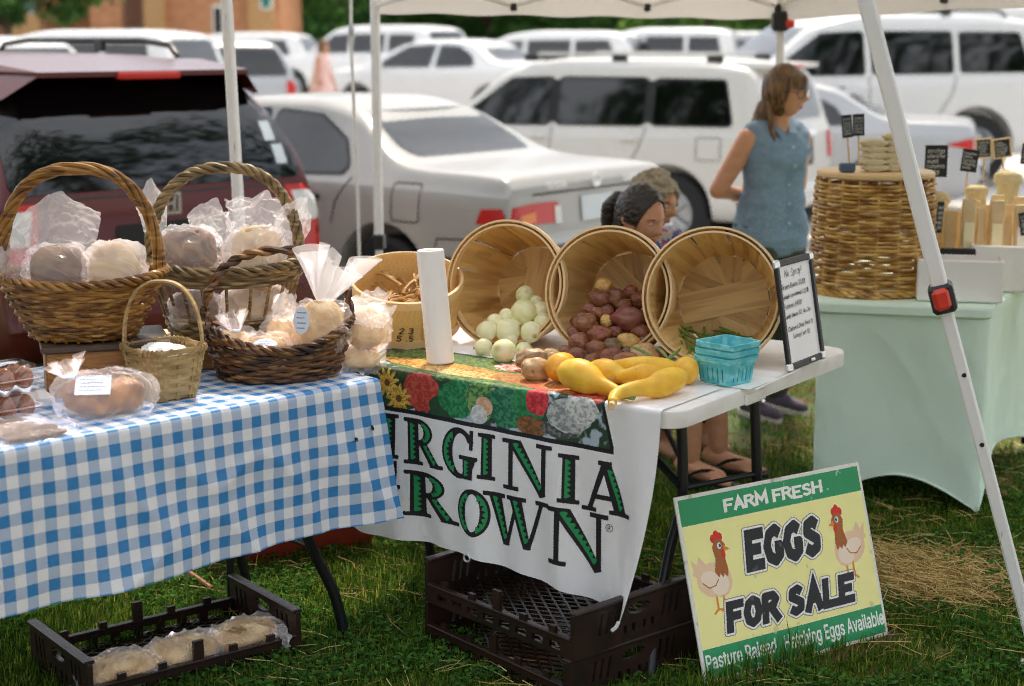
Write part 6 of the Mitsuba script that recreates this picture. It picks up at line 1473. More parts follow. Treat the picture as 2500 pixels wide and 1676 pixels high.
for cidx, (x, nn) in enumerate(((1.262, 5), (1.325, 6))):
    for i in range(nn):
        m_ = blob(1, 1, 1, 3); v = np.array(m_.vertices); v = np.sign(v) * np.abs(v) ** .6 * [.048, .038, .012]; v[:, 2] *= (1.25 - (v[:, 0] / .05) ** 2)
        k = thing('muslin_sachet', ('cream muslin sachet in the left pile on the round board', 'cream muslin sachet in the right pile on the round board')[cidx], 'sachet', ('left', 'right')[cidx] + ' pile of muslin sachets')
        part(k, 'sachet', X(crumple(tm(v, m_.faces), .003, 60, i + cidx * 9), Tr(x + rng.uniform(-.005, .005) + cidx * .012, 5.60 + cidx * .02, ZL + .013 + i * .0215), R('z', rng.uniform(-9, 9))), 'muslin', 50)
# bins, pouches and bottles on the mint table
M('kraft', proc(lambda p, n, uv: mix(lin('#dfcaa0'), lin('#cbb082'), fbm(p.x * 25, p.y * 25, p.z * 25, 3))), 0.8)
M('burlap', proc(lambda p, n, uv: mix(lin('#d9cba2'), lin('#c0ac7c'), noise(p.x * 260, p.y * 260, p.z * 260))), 0.95)
M('cream_label', '#e9dfb8', 0.6); M('oil', '#8c8b2c', 0.2); M('slate_blue', '#5a6672', 0.6)
def bin_(label, t, w, d, h):
    k = thing('white_bin', label, 'box'); a = to_m(rbox(w, d, h, .006, (0, 0, h / 2))) - to_m(rbox(w - .012, d - .012, h, .004, (0, 0, h / 2 + .006)))
    part(k, 'bin', X(from_m(a), t), 'white_plastic', 20); return k
bin_('low white bin in front on the mint table, beside the rattan hamper', Tr(1.542, 5.455, TOP + .004) @ R('z', -12), .285, .15, .145)
bin_('larger white bin behind the low one at the right edge', Tr(1.83, 5.74, TOP + .004) @ R('z', -12), .34, .30, .165)
k = thing('card_clip', 'black clip lying over the back rim of the low white bin', 'clip'); part(k, 'bar', X(rbox(.12, .02, .022, .003), Tr(1.56, 5.55, .893), R('z', -12)), 'black_plastic'); part(k, 'stem', X(rbox(.03, .015, .05, .003), Tr(1.53, 5.548, .86), R('z', -12)), 'black_plastic')
PCH = [(1.60, 5.80, .045, .26, None, 'leftmost kraft pouch behind the bins'), (1.645, 5.74, .048, .22, 'cream_label', 'kraft pouch with cream and blue label, left of the two'), (1.70, 5.86, .045, .29, None, 'tall plain kraft pouch behind the labelled ones'), (1.745, 5.73, .05, .215, 'cream_label', 'kraft pouch with cream and blue label, right of the two'), (1.832, 5.72, .05, .20, 'sign_rim', 'kraft pouch with plain white label'), (1.79, 5.88, .05, .31, None, 'tallest kraft pouch in the back row'),
    (1.88, 5.90, .05, .30, None, 'kraft pouch in the back row at the right edge'), (1.545, 5.85, .045, .22, None, 'kraft pouch next to the rattan hamper'), (1.695, 5.76, .036, .19, None, 'slim kraft pouch between the two labelled ones'), (1.79, 5.76, .038, .20, None, 'slim kraft pouch left of the plain white label'), (1.655, 5.88, .04, .25, None, 'narrow kraft pouch in the back row, second from the hamper'), (1.745, 5.90, .04, .27, None, 'narrow kraft pouch in the back row, left of the tallest')]
for i, (x, y, w, h, lb, lab) in enumerate(PCH):
    k = thing('kraft_pouch', lab, 'pouch')
    m_ = crumple(loft_rr([(w, .036, .008, 0), (w, .040, .010, h * .5), (w, .02, .006, h * .9), (w, .008, .003, h)], 5), .003, 30, i)
    t = Tr(x, y, TOP + .012 if y > 5.79 else TOP + .10) @ R('z', -10 + 3 * (i % 3)); part(k, 'pouch', X(m_, t), 'kraft', 30)
    if lb:
        part(k, 'label', X(rbox(w * .7, .002, h * .42, .0006, (0, -.0225, h * .42)), t), lb)
        if lb == 'cream_label': part(k, 'label_strip', X(rbox(w * .7, .002, h * .1, .0006, (0, -.0226, h * .14)), t), 'slate_blue')
for i, (x, y, z, r, h, lab) in enumerate([(1.575, 5.88, .98, .038, .09, 'burlap topped jar beside the rattan hamper'), (1.73, 5.95, 1.01, .046, .08, 'burlap topped jar in the middle of the back row'), (1.86, 6.0, 1.03, .052, .11, 'tallest burlap bag at the right of the back row')]):
    k = thing('burlap_jar', lab, 'jar'); m_ = crumple(lathe([(0, h), (r * .5, h), (r * .95, h * .86), (r, h * .6), (r * .8, h * .45), (r * .85, 0), (r * .85, -.25), (0, -.25)], 28), .006, 30, i + 40)
    part(k, 'burlap_top', X(m_, Tr(x, y, z)), 'burlap', 50)
for i in range(2):
    k = thing('dropper_bottle', ('left', 'right')[i] + ' dropper bottle of yellow oil with white cap at the right edge', 'bottle'); t = Tr(1.858 + .045 * i, 5.66, TOP + .115)
    part(k, 'glass', X(lathe([(0, 0), (.018, 0), (.019, .004), (.019, .05), (.008, .062), (.008, .07), (0, .07)], 20), t), 'oil', 40); part(k, 'cap', X(lathe([(.010, .066), (.010, .085), (.006, .088), (.005, .11), (0, .113)], 16), t), 'white_plastic', 40); part(k, 'label', X(lathe([(.0195, .006), (.0195, .034)], 20), t), 'sign_rim', 40)
chalk('dark chalk board standing behind the rattan hamper at its right', (1.60, 6.05, 1.03), .085, .12, .08, 0, 0, seed=11)
chalk('leaning chalk tag right of the dark chalk board', (1.715, 6.06, 1.04), .06, .085, .09, -20, 6, seed=12)
chalk('wood framed chalk tag left of its pair above the burlap jars', (1.80, 6.10, 1.09), .05, .07, .09, 0, -4, True, seed=13)
chalk('wood framed chalk tag right of its pair above the burlap jars', (1.885, 6.12, 1.09), .058, .07, .09, 0, -8, True, seed=14)
chalk('chalk tag at the right edge behind the burlap bag', (1.975, 6.14, 1.07), .07, .08, .08, 0, 4, seed=15)
chalk('tilted chalk tag on a wooden stick before the kraft pouches', (1.865, 5.69, TOP + .11), .055, .082, .09, 0, -10, seed=16)
chalk('narrow chalk tag hanging at the right side of the rattan hamper', (1.505, 5.62, .93), .03, .11, .02, 30, 4, seed=17)
# ------------------------------------------------------------------ people
def head_solid():
    """head of unit height (chin -.5, crown .5), x to its left, y forward"""
    m = trimesh.creation.icosphere(5); v = np.array(m.vertices)
    x, y, z = v[:, 0] * .345, v[:, 1] * .43, v[:, 2] * .5
    y = y - .02
    lo = np.clip((-.02 - z) / .48, 0, 1)
    x = x * (1 - .34 * lo ** 1.3)
    back = (y < 0); y = np.where(back, y * (1 - .45 * lo), y)
    y = y + .05 * lo * (y > 0)
    fr = np.clip(y / .4, 0, 1) ** 2
    y = y - fr * .045 * np.clip((z - .1) / .4, 0, 1)
    g = lambda cx, cz, sx_, sz_: np.exp(-((x - cx) / sx_) ** 2 - ((z - cz) / sz_) ** 2) * fr
    y = y + .105 * g(0, -.11, .055, .06) + .055 * g(0, -.02, .04, .09)
    y = y - .035 * (g(.14, .02, .07, .045) + g(-.14, .02, .07, .045)) + .018 * (g(.14, .10, .1, .03) + g(-.14, .10, .1, .03))
    y = y + .028 * g(0, -.275, .09, .03) - .02 * g(0, -.215, .07, .02) - .018 * g(0, -.345, .08, .025) + .03 * g(0, -.45, .09, .05)
    y = y + .02 * (g(.19, -.14, .08, .09) + g(-.19, -.14, .08, .09))
    return tm(np.stack([x, y, z], -1), m.faces)
HEAD = head_solid()
def head_frame(c, yaw, pitch, size, roll=0):
    """yaw: 0 looks at the camera, positive turns to picture right; pitch down positive"""
    return Tr(*c) @ R('z', 180 + yaw) @ R('x', -pitch) @ R('y', roll) @ np.diag([size, size, size, 1])
def face_parts(k, t, open_=True):
    for s in (1, -1):
        e = part(k, 'eye', X(blob(.042, .036, .026 if open_ else .012, 2), t, Tr(s * .14, .345, .02)), 'eye_white', True)
        part(e, 'iris', X(blob(.018, .014, .020 if open_ else .008, 2), t, Tr(s * .14, .373, .018)), 'iris', True)
        part(k, 'eyebrow', X(tube([(s * .065, .375, .088), (s * .14, .378, .105), (s * .215, .335, .085)], [.012, .016, .007], 6), t), 'hair_brown', 50)
    part(k, 'lips', X(cat(blob(.075, .022, .015, 2), X(blob(.065, .024, .018, 2), Tr(0, 0, -.028))), t, Tr(0, .385, -.262)), 'lip', True)
def body_mesh(bones, head_t, ears=True, edge=.022, it=14):
    b = chain(bones, edge, it)
    hm = to_m(X(HEAD, head_t))
    if ears:
        for s in (1, -1): hm = hm + to_m(X(blob(.03, .075, .105, 3), head_t, Tr(s * .335, -.04, -.03), R('z', s * 18)))
    m = to_m(trimesh.Trimesh(b.vertices, b.faces)) + hm
    return from_m(m)
def finger_hand(wrist, d, up, side, curl, size=.17, thumb=1):
    """bones of a hand: palm and five separate bent fingers"""
    w, d, up = np.array(wrist, float), unit(np.array(d, float)), unit(np.array(up, float)); s = np.cross(d, up) * side
    B = []; pl = size * .5
    for i, f in enumerate((-.034, -.012, .011, .033)):
        k0 = w + d * pl + s * f * size / .18; L = size * (.44, .5, .47, .37)[i]
        B.append((w + d * .01 + s * f * .55, .014, k0, .0115))
        p = k0; a = 0
        for j, q in enumerate((.44, .32, .24)):
            a += curl * (.7, 1, .7)[j]; dd = unit(d * math.cos(a) - up * math.sin(a)); n_ = p + dd * L * q
            B.append((p, .0095 - j * .001, n_, .0085 - j * .001)); p = n_
    t0 = w + d * .022 - s * .026; t1 = t0 + unit(d * .7 - s * .75 - up * .2) * .038; t2 = t1 + unit(d * .9 - s * .25 - up * .4) * .03
    B += [(t0, .014, t1, .0105), (t1, .0105, t2, .008)]
    return B
# standing woman
def V3(o, f, l, a, b, z): return np.array([o[0] + f[0] * a + l[0] * b, o[1] + f[1] * a + l[1] * b, z])
k = thing('person', 'standing young woman with long brown hair, glasses and a blue sleeveless shirt', 'person')
O = (1.185, 7.22); g0 = float(ground_z(*O)); ya = math.radians(33); fw = (math.sin(ya), -math.cos(ya)); lf = (math.cos(ya), math.sin(ya))
p = lambda a, b, z: V3(O, fw, lf, a, b, z)
ht = head_frame(p(.055, .0, 1.392), 50, 4, .222)
sR, eR, wR = p(-.01, -.155, 1.185), p(-.10, -.245, .955), p(-.135, -.09, .925)
sL, eL, wL = p(-.01, .155, 1.185), p(-.10, .235, .955), p(-.15, .07, .93)
torso = [(p(-.02, -.06, .79), .105, p(-.02, .06, .79), .105), (p(-.02, -.06, .79), .105, p(-.01, -.05, .96), .088), (p(-.02, .06, .79), .105, p(-.01, .05, .96), .088), (p(-.01, -.05, .96), .088, p(.0, -.065, 1.12), .095), (p(-.01, .05, .96), .088, p(.0, .065, 1.12), .095), (p(.0, -.06, 1.12), .095, p(.0, .06, 1.12), .095),
    (p(.0, -.065, 1.12), .092, p(-.005, -.115, 1.20), .052), (p(.0, .065, 1.12), .092, p(-.005, .115, 1.20), .052), (p(-.005, -.11, 1.205), .05, p(-.005, .11, 1.205), .05), (p(.06, -.06, 1.09), .05, p(.06, .06, 1.09), .05)]
neck = [(p(-.01, 0, 1.20), .058, p(.03, 0, 1.34), .047)]
arms = [(sR, .050, eR, .040), (eR, .039, wR, .027), (sL, .05, eL, .04), (eL, .039, wL, .027)] + finger_hand(wR, p(-.14, .09, .92) - p(-.135, -.09, .925), (fw[0], fw[1], 0), 1, .45) + finger_hand(wL, p(-.16, -.08, .90) - p(-.15, .07, .93), (fw[0], fw[1], 0), -1, .45)
legs = []
for s, a in ((-1, .02), (1, -.03)):
    h_, kn, an = p(-.02, s * .085, .76), p(a + .02, s * .095, .42), p(a - .02, s * .10, g0 + .10)
    legs += [(h_, .095, kn, .06), (kn, .058, an, .038)]
part(k, 'skin', body_mesh(torso[:1] + neck + [(p(-.005, -.11, 1.19), .045, p(-.005, .11, 1.19), .045), (p(-.01, 0, 1.0), .07, p(-.01, 0, 1.2), .07)] + arms + [(p(-.02, 0, .8), .07, p(-.01, 0, 1.1), .07)] + legs, ht, edge=.018, it=8), 'skin', True)
face_parts(k, ht)
sh = chain([(a, r + .012, b_, s + .012) for a, r, b_, s in torso] + [(p(-.02, -.075, .74), .125, p(-.02, .075, .74), .125), (p(-.02, -.07, .74), .122, p(-.01, -.05, .92), .108), (p(-.02, .07, .74), .122, p(-.01, .05, .92), .108)], .02, 10)
mm = to_m(trimesh.Trimesh(sh.vertices, sh.faces)).trim_by_plane([0, 0, 1], .655)
mm = mm - m3.Manifold.batch_hull([m3.Manifold.sphere(.056, 20).translate(list(map(float, p(-.0, 0, 1.225)))), m3.Manifold.sphere(.075, 20).translate(list(map(float, p(.03, 0, 1.36))))])
sm = from_m(mm.refine_to_length(.014)); v, f_, n = meshkit.arrays(sm, True)
cr = meshkit.fbm(v * [9, 9, 15], 3, 4) - .5 + .8 * (np.abs(meshkit.fbm(v * [5, 5, 11] + 4, 3, 8) - .5) - .12)
part(k, 'shirt', tm(v + n * (.022 * cr)[:, None], f_), 'chambray', True)
for s in (1, -1):
    cl = trimesh.convex.convex_hull(np.array([p(.075, s * .004, 1.19), p(.085, s * .055, 1.205), p(.02, s * .082, 1.27), p(.0, s * .066, 1.285), p(.07, s * .012, 1.215), p(.062, s * .004, 1.18), p(.0, s * .075, 1.255), p(.09, s * .045, 1.178)]))
    part(k, 'collar', cl, 'chambray', 30)
for i in range(5):
    ray_o = p(.5, .005, 1.15 - .085 * i); loc, ri, ti = sm.ray.intersects_location([ray_o], [[-fw[0], -fw[1], 0]], multiple_hits=False)
    if len(loc): part(k, 'button', X(blob(.006, .006, .006, 1), Tr(*(loc[0] + np.array([fw[0], fw[1], 0]) * .008))), 'plate_white', True)
tr = chain([(a, r + .014, b_, s + .016) for a, r, b_, s in legs] + [(p(-.02, -.06, .76), .098, p(-.02, .06, .76), .098)], .03, 8)
part(k, 'trousers', tr, 'trousers_green', True)
for s, a in ((-1, .02), (1, -.03)):
    q = p(a - .02, s * .10, 0); sd = chain([(np.array([q[0] - fw[0] * .04, q[1] - fw[1] * .04, g0 + .055]), .036, np.array([q[0] + fw[0] * .06, q[1] + fw[1] * .06, g0 + .05]), .036), (np.array([q[0] + fw[0] * .06, q[1] + fw[1] * .06, g0 + .05]), .036, np.array([q[0] + fw[0] * .17, q[1] + fw[1] * .17, g0 + .04]), .03)], .015, 5)
    sk_ = part(k, 'shoe', sd, 'shoe_purple', True)
    part(sk_, 'sole', X(extrude(affinity.scale(Point(.06, 0).buffer(.1), 1.45, .44), .024), frame((q[0], q[1], g0 + .006), (fw[0], fw[1], 0), (lf[0], lf[1], 0), (0, 0, 1))), 'sole_white', 30)
# her hair
def hs(c, r, sc_=(1, 1, 1)): return m3.Manifold.sphere(1.0, 40).scale([r * a for a in sc_]).translate(list(map(float, c)))
def hair_from(t, solid, refine=.02, amp=.012, freq=(60, 60, 6)):
    m = from_m(solid.refine_to_length(refine)); v, f, n = meshkit.arrays(m, True)
    v = v + n * (amp * (meshkit.fbm(v * freq, 3, 6) * 2 - 1))[:, None]
    return X(tm(v, f), t)
cap = m3.Manifold.sphere(1.0, 48).scale([.395, .475, .545]).translate([0, -.035, .02])
faceo = m3.Manifold.cube([.62, .6, .72], True).translate([0, .44, -.28]) + m3.Manifold.batch_hull([hs((.0, .36, -.2), .27), hs((0, .3, -.6), .3)])
bang = m3.Manifold.sphere(1.0, 48).scale([.37, .45, .50]).translate([0, .0, .035])
hair = cap - faceo
for s in (1, -1): hair = hair + m3.Manifold.batch_hull([hs((s * .30, .10, .14), .075), hs((s * .335, .13, -.02), .04, (1, 1, 1))])
hair = hair + m3.Manifold.batch_hull([hs((0, -.25, .1), .27), hs((0, -.30, -.5), .2)]) + m3.Manifold.batch_hull([hs((.16, -.34, -.35), .18), hs((.33, -.42, -.85), .15)]) + m3.Manifold.batch_hull([hs((.33, -.42, -.85), .15), hs((.42, -.44, -1.3), .06)]) + m3.Manifold.batch_hull([hs((-.12, -.34, -.35), .17), hs((.02, -.56, -1.0), .15)]) + m3.Manifold.batch_hull([hs((.26, -.20, -.25), .085), hs((.36, -.02, -.8), .055)]) + m3.Manifold.batch_hull([hs((.36, -.02, -.8), .055), hs((.38, .16, -1.2), .018)])
hk = part(k, 'hair', hair_from(ht, hair, .02, .022, (30, 30, 3)), 'hair_brown', True)
for i, a in enumerate(np.linspace(-1.05, 1.05, 15)):
    xx = math.sin(a) * .33; yy = math.cos(a) * .41 - .005
    part(hk, 'fringe_lock', X(tube(smooth_path([(xx * .75, yy * .72, .40), (xx * .98, yy * .98 + .02, .27), (xx * 1.05, yy * 1.0 + .022, .13 + .03 * math.sin(i * 2.4))], 9), [.05, .05, .048, .045, .042, .038, .032, .024, .008], 7, squash=(1, .55)), ht), 'hair_brown', 50)
gk = part(k, 'glasses', X(cat([X(trimesh.creation.torus(.105, .011, 28, 8), Tr(s * .135, .435, .0), R('z', -s * 12), R('x', 90)) for s in (1, -1)] + [tube([(-.035, .455, .02), (0, .462, .03), (.035, .455, .02)], .010, 6)] + [tube([(s * .235, .41, .03), (s * .345, .30, .03), (s * .36, -.05, .02)], .010, 6) for s in (1, -1)]), ht), 'iris', 50)
for s in (1, -1): part(gk, 'lens', X(extrude(Point(0, 0).buffer(.098), .002), ht, Tr(s * .135, .437, 0), R('z', -s * 12), R('x', 90)), 'clear_shell', False)

# woman with the dark pony tail, seated
k = thing('person', 'seated dark haired woman with a pony tail looking down behind the middle bushel basket', 'person')
O = (.425, 6.02); ya = math.radians(58); fw = (math.sin(ya), -math.cos(ya)); lf = (math.cos(ya), math.sin(ya))
p = lambda a, b, z: V3(O, fw, lf, a, b, z)
ht = head_frame(p(.07, 0, .968), 45, 18, .225)
tor = [(p(-.08, -.08, .50), .12, p(-.08, .08, .50), .12), (p(-.08, 0, .50), .13, p(-.02, 0, .70), .115), (p(-.02, -.06, .70), .10, p(-.02, .06, .70), .10), (p(-.02, -.14, .77), .05, p(-.02, .14, .77), .05)]
lg = []
for s, dx in ((-1, 0), (1, .03)):
    lg += [(p(-.05, s * .09, .47), .095, p(.33, s * .10, .47), .062), (p(.33, s * .10, .46), .06, p(.34 + dx, s * .09, .10), .036), (p(.31 + dx, s * .09, .065), .036, p(.36 + dx, s * .09, .05), .032), (p(.36 + dx, s * .09, .05), .034, p(.46 + dx, s * .10, .035), .030)]
    for j, tt_ in enumerate((-.026, -.011, .003, .017, .030)):
        L = (.062, .056, .052, .046, .040)[j]; lg.append((p(.45 + dx, s * .10 - s * tt_ * .9, .030), .014 - .0012 * j, p(.45 + dx + L, s * .10 - s * tt_ * 1.15, .022), .0105 - .0012 * j))
am = []
for s in (-1, 1):
    sh_, el_, wr_ = p(-.02, s * .165, .76), p(.06, s * .20, .53), p(.24, s * .10, .545)
    am += [(sh_, .048, el_, .038), (el_, .036, wr_, .026)] + finger_hand(wr_, p(.36, s * .08, .53) - wr_, (0, 0, 1), s, .4)
part(k, 'skin', body_mesh([(p(-.01, 0, .78), .055, p(.05, 0, .90), .047), (p(-.02, -.1, .75), .05, p(-.02, .1, .75), .05), (p(-.05, 0, .5), .08, p(-.02, 0, .76), .08)] + am + lg, ht, edge=.018, it=7), 'skin', True)
face_parts(k, ht, False)
st = chain([(a, r + .014, b_, s + .014) for a, r, b_, s in tor] + [(p(-.02, s * .15, .765), .062, p(.02, s * .18, .66), .055) for s in (1, -1)], .025, 8)
part(k, 'shirt', st, 'shirt_dark', True)
part(k, 'trousers', chain([(a, r + .014, b_, s + .02) for a, r, b_, s in [(p(-.05, s * .09, .47), .095, p(.33, s * .10, .47), .062) for s in (1, -1)]] + [(p(.33, s * .10, .46), .075, p(.335, s * .10, .30), .065) for s in (1, -1)] + [(p(-.08, -.08, .49), .13, p(-.08, .08, .49), .13)], .03, 6), 'trousers_green', True)
cap = m3.Manifold.sphere(1.0, 48).scale([.375, .46, .53]).translate([0, -.045, .02])
hair = cap - m3.Manifold.sphere(1.0, 40).scale([.345, .42, .62]).rotate([16, 0, 0]).translate([0, .39, -.21])
for s in (1, -1): hair = hair - m3.Manifold.cube([.3, .25, .4], True).translate([s * .42, .05, -.28])
hair = hair + hs((0, -.50, .10), .10) + m3.Manifold.batch_hull([hs((0, -.56, .12), .11), hs((0, -.68, -.12), .15)]) + m3.Manifold.batch_hull([hs((0, -.68, -.12), .15), hs((0, -.62, -.6), .10)])
hk = part(k, 'hair', hair_from(ht, hair, .022, .026, (5, 22, 22)), 'hair_black', True)
part(hk, 'hair_band', X(trimesh.creation.torus(.10, .03, 20, 8), ht, Tr(0, -.49, .10), R('x', 80)), 'black_plastic', True)
for s, dx in ((-1, 0), (1, .03)):
    ks = part(k, 'sandal', X(extrude(affinity.scale(Point(.41, 0).buffer(.1), 1.32, .46), .014), frame((*p(dx, s * .098, .004)[:2], .004), (fw[0], fw[1], 0), (lf[0], lf[1], 0), (0, 0, 1))), 'black_plastic', 30)
    for b_ in (-.045, .045): part(ks, 'strap', ribbon(smooth_path([p(.47 + dx, s * .098, .05), p(.42 + dx, s * .098 + b_ * .6, .062), p(.35 + dx, s * .098 + b_, .03)], 10), (0, 0, 1), .012, .004), 'black_plastic', 40)
ch = thing('folding_chair', 'dark folding chair under the seated dark haired woman', 'chair')
q = frame((*p(-.06, 0, 0)[:2], 0), (lf[0], lf[1], 0), (-fw[0], -fw[1], 0), (0, 0, 1))
part(ch, 'seat', X(rbox(.42, .40, .02, .006, (0, 0, .355)), q), 'black_plastic')
part(ch, 'backrest', X(rbox(.42, .02, .2, .006, (0, .21, .66)), q), 'black_plastic')
for a, b_ in ((-.2, -.18), (.2, -.18)): part(ch, 'leg', X(tube([(a, b_ - .03, .005), (a, .21, .76)], .011, 8), q), 'black_metal', 50)
for a in (-.18, .18): part(ch, 'leg', X(tube([(a, .24, .005), (a, -.17, .35)], .011, 8), q), 'black_metal', 50)

# older woman behind her
k = thing('person', 'older woman with short grey curls and a flowered top, half hidden behind the seated woman', 'person')
O = (.56, 6.64); ya = math.radians(30); fw = (math.sin(ya), -math.cos(ya)); lf = (math.cos(ya), math.sin(ya))
ht = head_frame(p(.06, 0, .965), 52, 14, .222)
gz_ = float(ground_z(*O))
tor = [(p(-.08, -.09, .44), .13, p(-.08, .09, .44), .13), (p(-.08, 0, .44), .14, p(-.02, 0, .68), .125), (p(-.02, -.06, .68), .11, p(-.02, .06, .68), .11), (p(-.02, -.15, .77), .055, p(-.02, .15, .77), .055)]
am = []
for s in (-1, 1):
    sh_, el_, wr_ = p(-.02, s * .17, .76), p(.02, s * .23, .51), p(.20, s * .10, .47)
    am += [(sh_, .052, el_, .042), (el_, .040, wr_, .028)] + finger_hand(wr_, p(.32, s * .07, .45) - wr_, (0, 0, 1), s, .4)
lg = []
for s in (-1, 1): lg += [(p(-.06, s * .09, .42), .095, p(.30, s * .10, .40), .065), (p(.30, s * .10, .40), .06, p(.28, s * .10, gz_ + .08), .038), (p(.28, s * .10, gz_ + .05), .036, p(.42, s * .11, gz_ + .035), .03)]
part(k, 'skin', body_mesh([(p(-.01, 0, .78), .058, p(.04, 0, .91), .05), (p(-.02, -.1, .75), .05, p(-.02, .1, .75), .05), (p(-.05, 0, .46), .09, p(-.02, 0, .76), .08)] + am + lg, ht, edge=.022, it=7), 'skin', True)
face_parts(k, ht)
part(k, 'top', chain([(a, r + .015, b_, s + .015) for a, r, b_, s in tor] + [(p(-.02, s * .15, .76), .07, p(.0, s * .20, .60), .06) for s in (1, -1)], .025, 8), 'floral', True)
part(k, 'trousers', chain([(p(-.06, s * .09, .42), .11, p(.30, s * .10, .40), .08) for s in (1, -1)] + [(p(.30, s * .10, .40), .078, p(.28, s * .10, gz_ + .16), .055) for s in (1, -1)] + [(p(-.06, -.08, .43), .13, p(-.06, .08, .43), .13)], .03, 6), 'trousers_green', True)
cap = m3.Manifold.sphere(1.0, 48).scale([.41, .49, .56]).translate([0, -.05, .03]) - m3.Manifold.sphere(1.0, 40).scale([.33, .40, .54]).rotate([8, 0, 0]).translate([0, .38, -.24]) - m3.Manifold.cube([2, 2, .5], True).translate([0, .1, -.58])
part(k, 'hair', hair_from(ht, cap, .02, .10, (11, 11, 11)), 'hair_grey', True)
ch = thing('folding_chair', 'dark folding chair under the older woman with grey curls', 'chair')
q = frame((*p(-.06, 0, 0)[:2], gz_), (lf[0], lf[1], 0), (-fw[0], -fw[1], 0), (0, 0, 1))
part(ch, 'seat', X(rbox(.42, .40, .02, .006, (0, 0, .335)), q), 'black_plastic')
for a in (-.2, .2):
    part(ch, 'leg', X(tube([(a, -.2, .005), (a, .21, .76)], .011, 8), q), 'black_metal', 50); part(ch, 'leg', X(tube([(a * .9, .24, .005), (a * .9, -.17, .33)], .011, 8), q), 'black_metal', 50)
part(ch, 'backrest', X(rbox(.42, .02, .18, .006, (0, .22, .64)), q), 'black_plastic')

# passer-by far off
k = thing('person', 'distant passer-by in a pale pink dress walking before the long white utility vehicle', 'person')
O = (-3.27, 28.0); ya = math.radians(70); fw = (math.sin(ya), -math.cos(ya)); lf = (math.cos(ya), math.sin(ya)); g_ = float(ground_z(*O))
p = lambda a, b, z: V3(O, fw, lf, a, b, z + g_)
ht = head_frame(p(.03, 0, 1.47), 70, 5, .22)
lg = []
for s, st_ in ((-1, .14), (1, -.14)): lg += [(p(0, s * .08, .85), .085, p(st_ * .6, s * .08, .46), .058), (p(st_ * .6, s * .08, .46), .055, p(st_, s * .08, .08), .035), (p(st_, s * .08, .05), .033, p(st_ + .14, s * .08, .03), .028)]
am = []
for s in (-1, 1):
    wr_ = p(s * .12, s * .22, .80); am += [(p(0, s * .17, 1.28), .045, p(s * .03, s * .21, 1.02), .036), (p(s * .03, s * .21, 1.02), .034, wr_, .025)] + finger_hand(wr_, (fw[0] * .2, fw[1] * .2, -1), (fw[0], fw[1], 0), s, .3)
part(k, 'skin', body_mesh([(p(0, 0, .85), .10, p(0, 0, 1.25), .10), (p(0, 0, 1.28), .05, p(.02, 0, 1.4), .046)] + lg + am, ht, edge=.03, it=6), 'skin', True)
part(k, 'dress', chain([(p(0, -.06, 1.2), .11, p(0, .06, 1.2), .11), (p(0, 0, 1.2), .13, p(0, 0, .98), .125), (p(0, 0, .98), .125, p(0, -.03, .55), .175), (p(0, 0, .98), .125, p(0, .03, .55), .175), (p(0, -.13, 1.29), .06, p(0, .13, 1.29), .06)], .04, 6), 'dress_pink', True)
cap = m3.Manifold.sphere(1.0, 32).scale([.40, .48, .55]).translate([0, -.05, .03]) - m3.Manifold.cube([.66, .6, .9], True).translate([0, .42, -.22])
part(k, 'hair', hair_from(ht, cap, .05, .02), 'hair_brown', True); face_parts(k, ht)

# ------------------------------------------------------------------ grass and straw
def blades(n, seed, xf, hf, wf, colf, lean=.55, curl=.5):
    q = np.random.default_rng(seed)
    x, y = xf(q, n); n = len(x)
    z = ground_z(x, y) + lumps(x, y) - .003
    h = hf(q, x, y); w = wf(q, n)
    a = q.uniform(0, 2 * PI, n); le = np.abs(q.normal(0, lean, n)); d = np.stack([np.cos(a), np.sin(a)], 1); s = np.stack([-np.sin(a), np.cos(a), a * 0], 1)
    t = np.array([0, .38, .72, 1.0]); out = []
    for i, tt_ in enumerate(t):
        off = h * tt_ * np.sin(le * (.5 + curl * tt_)); zz = h * tt_ * np.cos(le * (.5 + curl * tt_) * 1.0)
        c = np.stack([x + d[:, 0] * off, y + d[:, 1] * off, z + zz], 1); ww = w * (1, .85, .55, 0)[i]
        out += [c] if i == 3 else [c - s * ww[:, None] / 2, c + s * ww[:, None] / 2]
    v = np.stack(out, 1).reshape(-1, 3)
    k7 = np.arange(n)[:, None] * 7
    f = np.vstack([k7 + np.array(t3) for t3 in ([0, 1, 3], [0, 3, 2], [2, 3, 5], [2, 5, 4], [4, 5, 6])])
    col = np.repeat(np.clip(colf(q, x, y), 0, 1), 7, 0)
    return tm(v, f), col
sl_ = LineString([(.42, 3.80), (1.08, 4.22)])
foot = unary_union([Polygon([(.47, 3.775), (1.09, 4.15), (1.06, 4.24), (.45, 3.86)]), Polygon([(-1.272, 3.937), (-.995, 3.712), (-.527, 4.086), (-.857, 4.322)]).buffer(-.03), Point(.12, 4.08).buffer(.2)])
def patch(x, y, s, o): return meshkit.fbm(np.stack([x * s + o, y * s, x * 0], -1), 4, 21)
def lawn_xy(y0, y1, keep):
    def fn(q, n):
        y = y0 + (y1 - y0) * q.random(n) ** 1.15; x = (q.random(n) * 2 - 1) * (.35 * y + .25)
        m = (patch(x, y, 2.2, 3) > keep + q.normal(0, .05, n)) & ~shapely.contains_xy(foot, x, y)
        return x[m], y[m]
    return fn
GC = np.array([1.6, 1.42, 1.15]) * np.array([lin('#38561f'), lin('#46692a'), lin('#5a7a30'), lin('#2f4b25'), lin('#75893f'), lin('#938f50')])
def gcol(q, x, y):
    i = q.choice(6, len(x), p=[.25, .26, .2, .17, .08, .04]); return GC[i] * q.uniform(.75, 1.25, (len(x), 1))
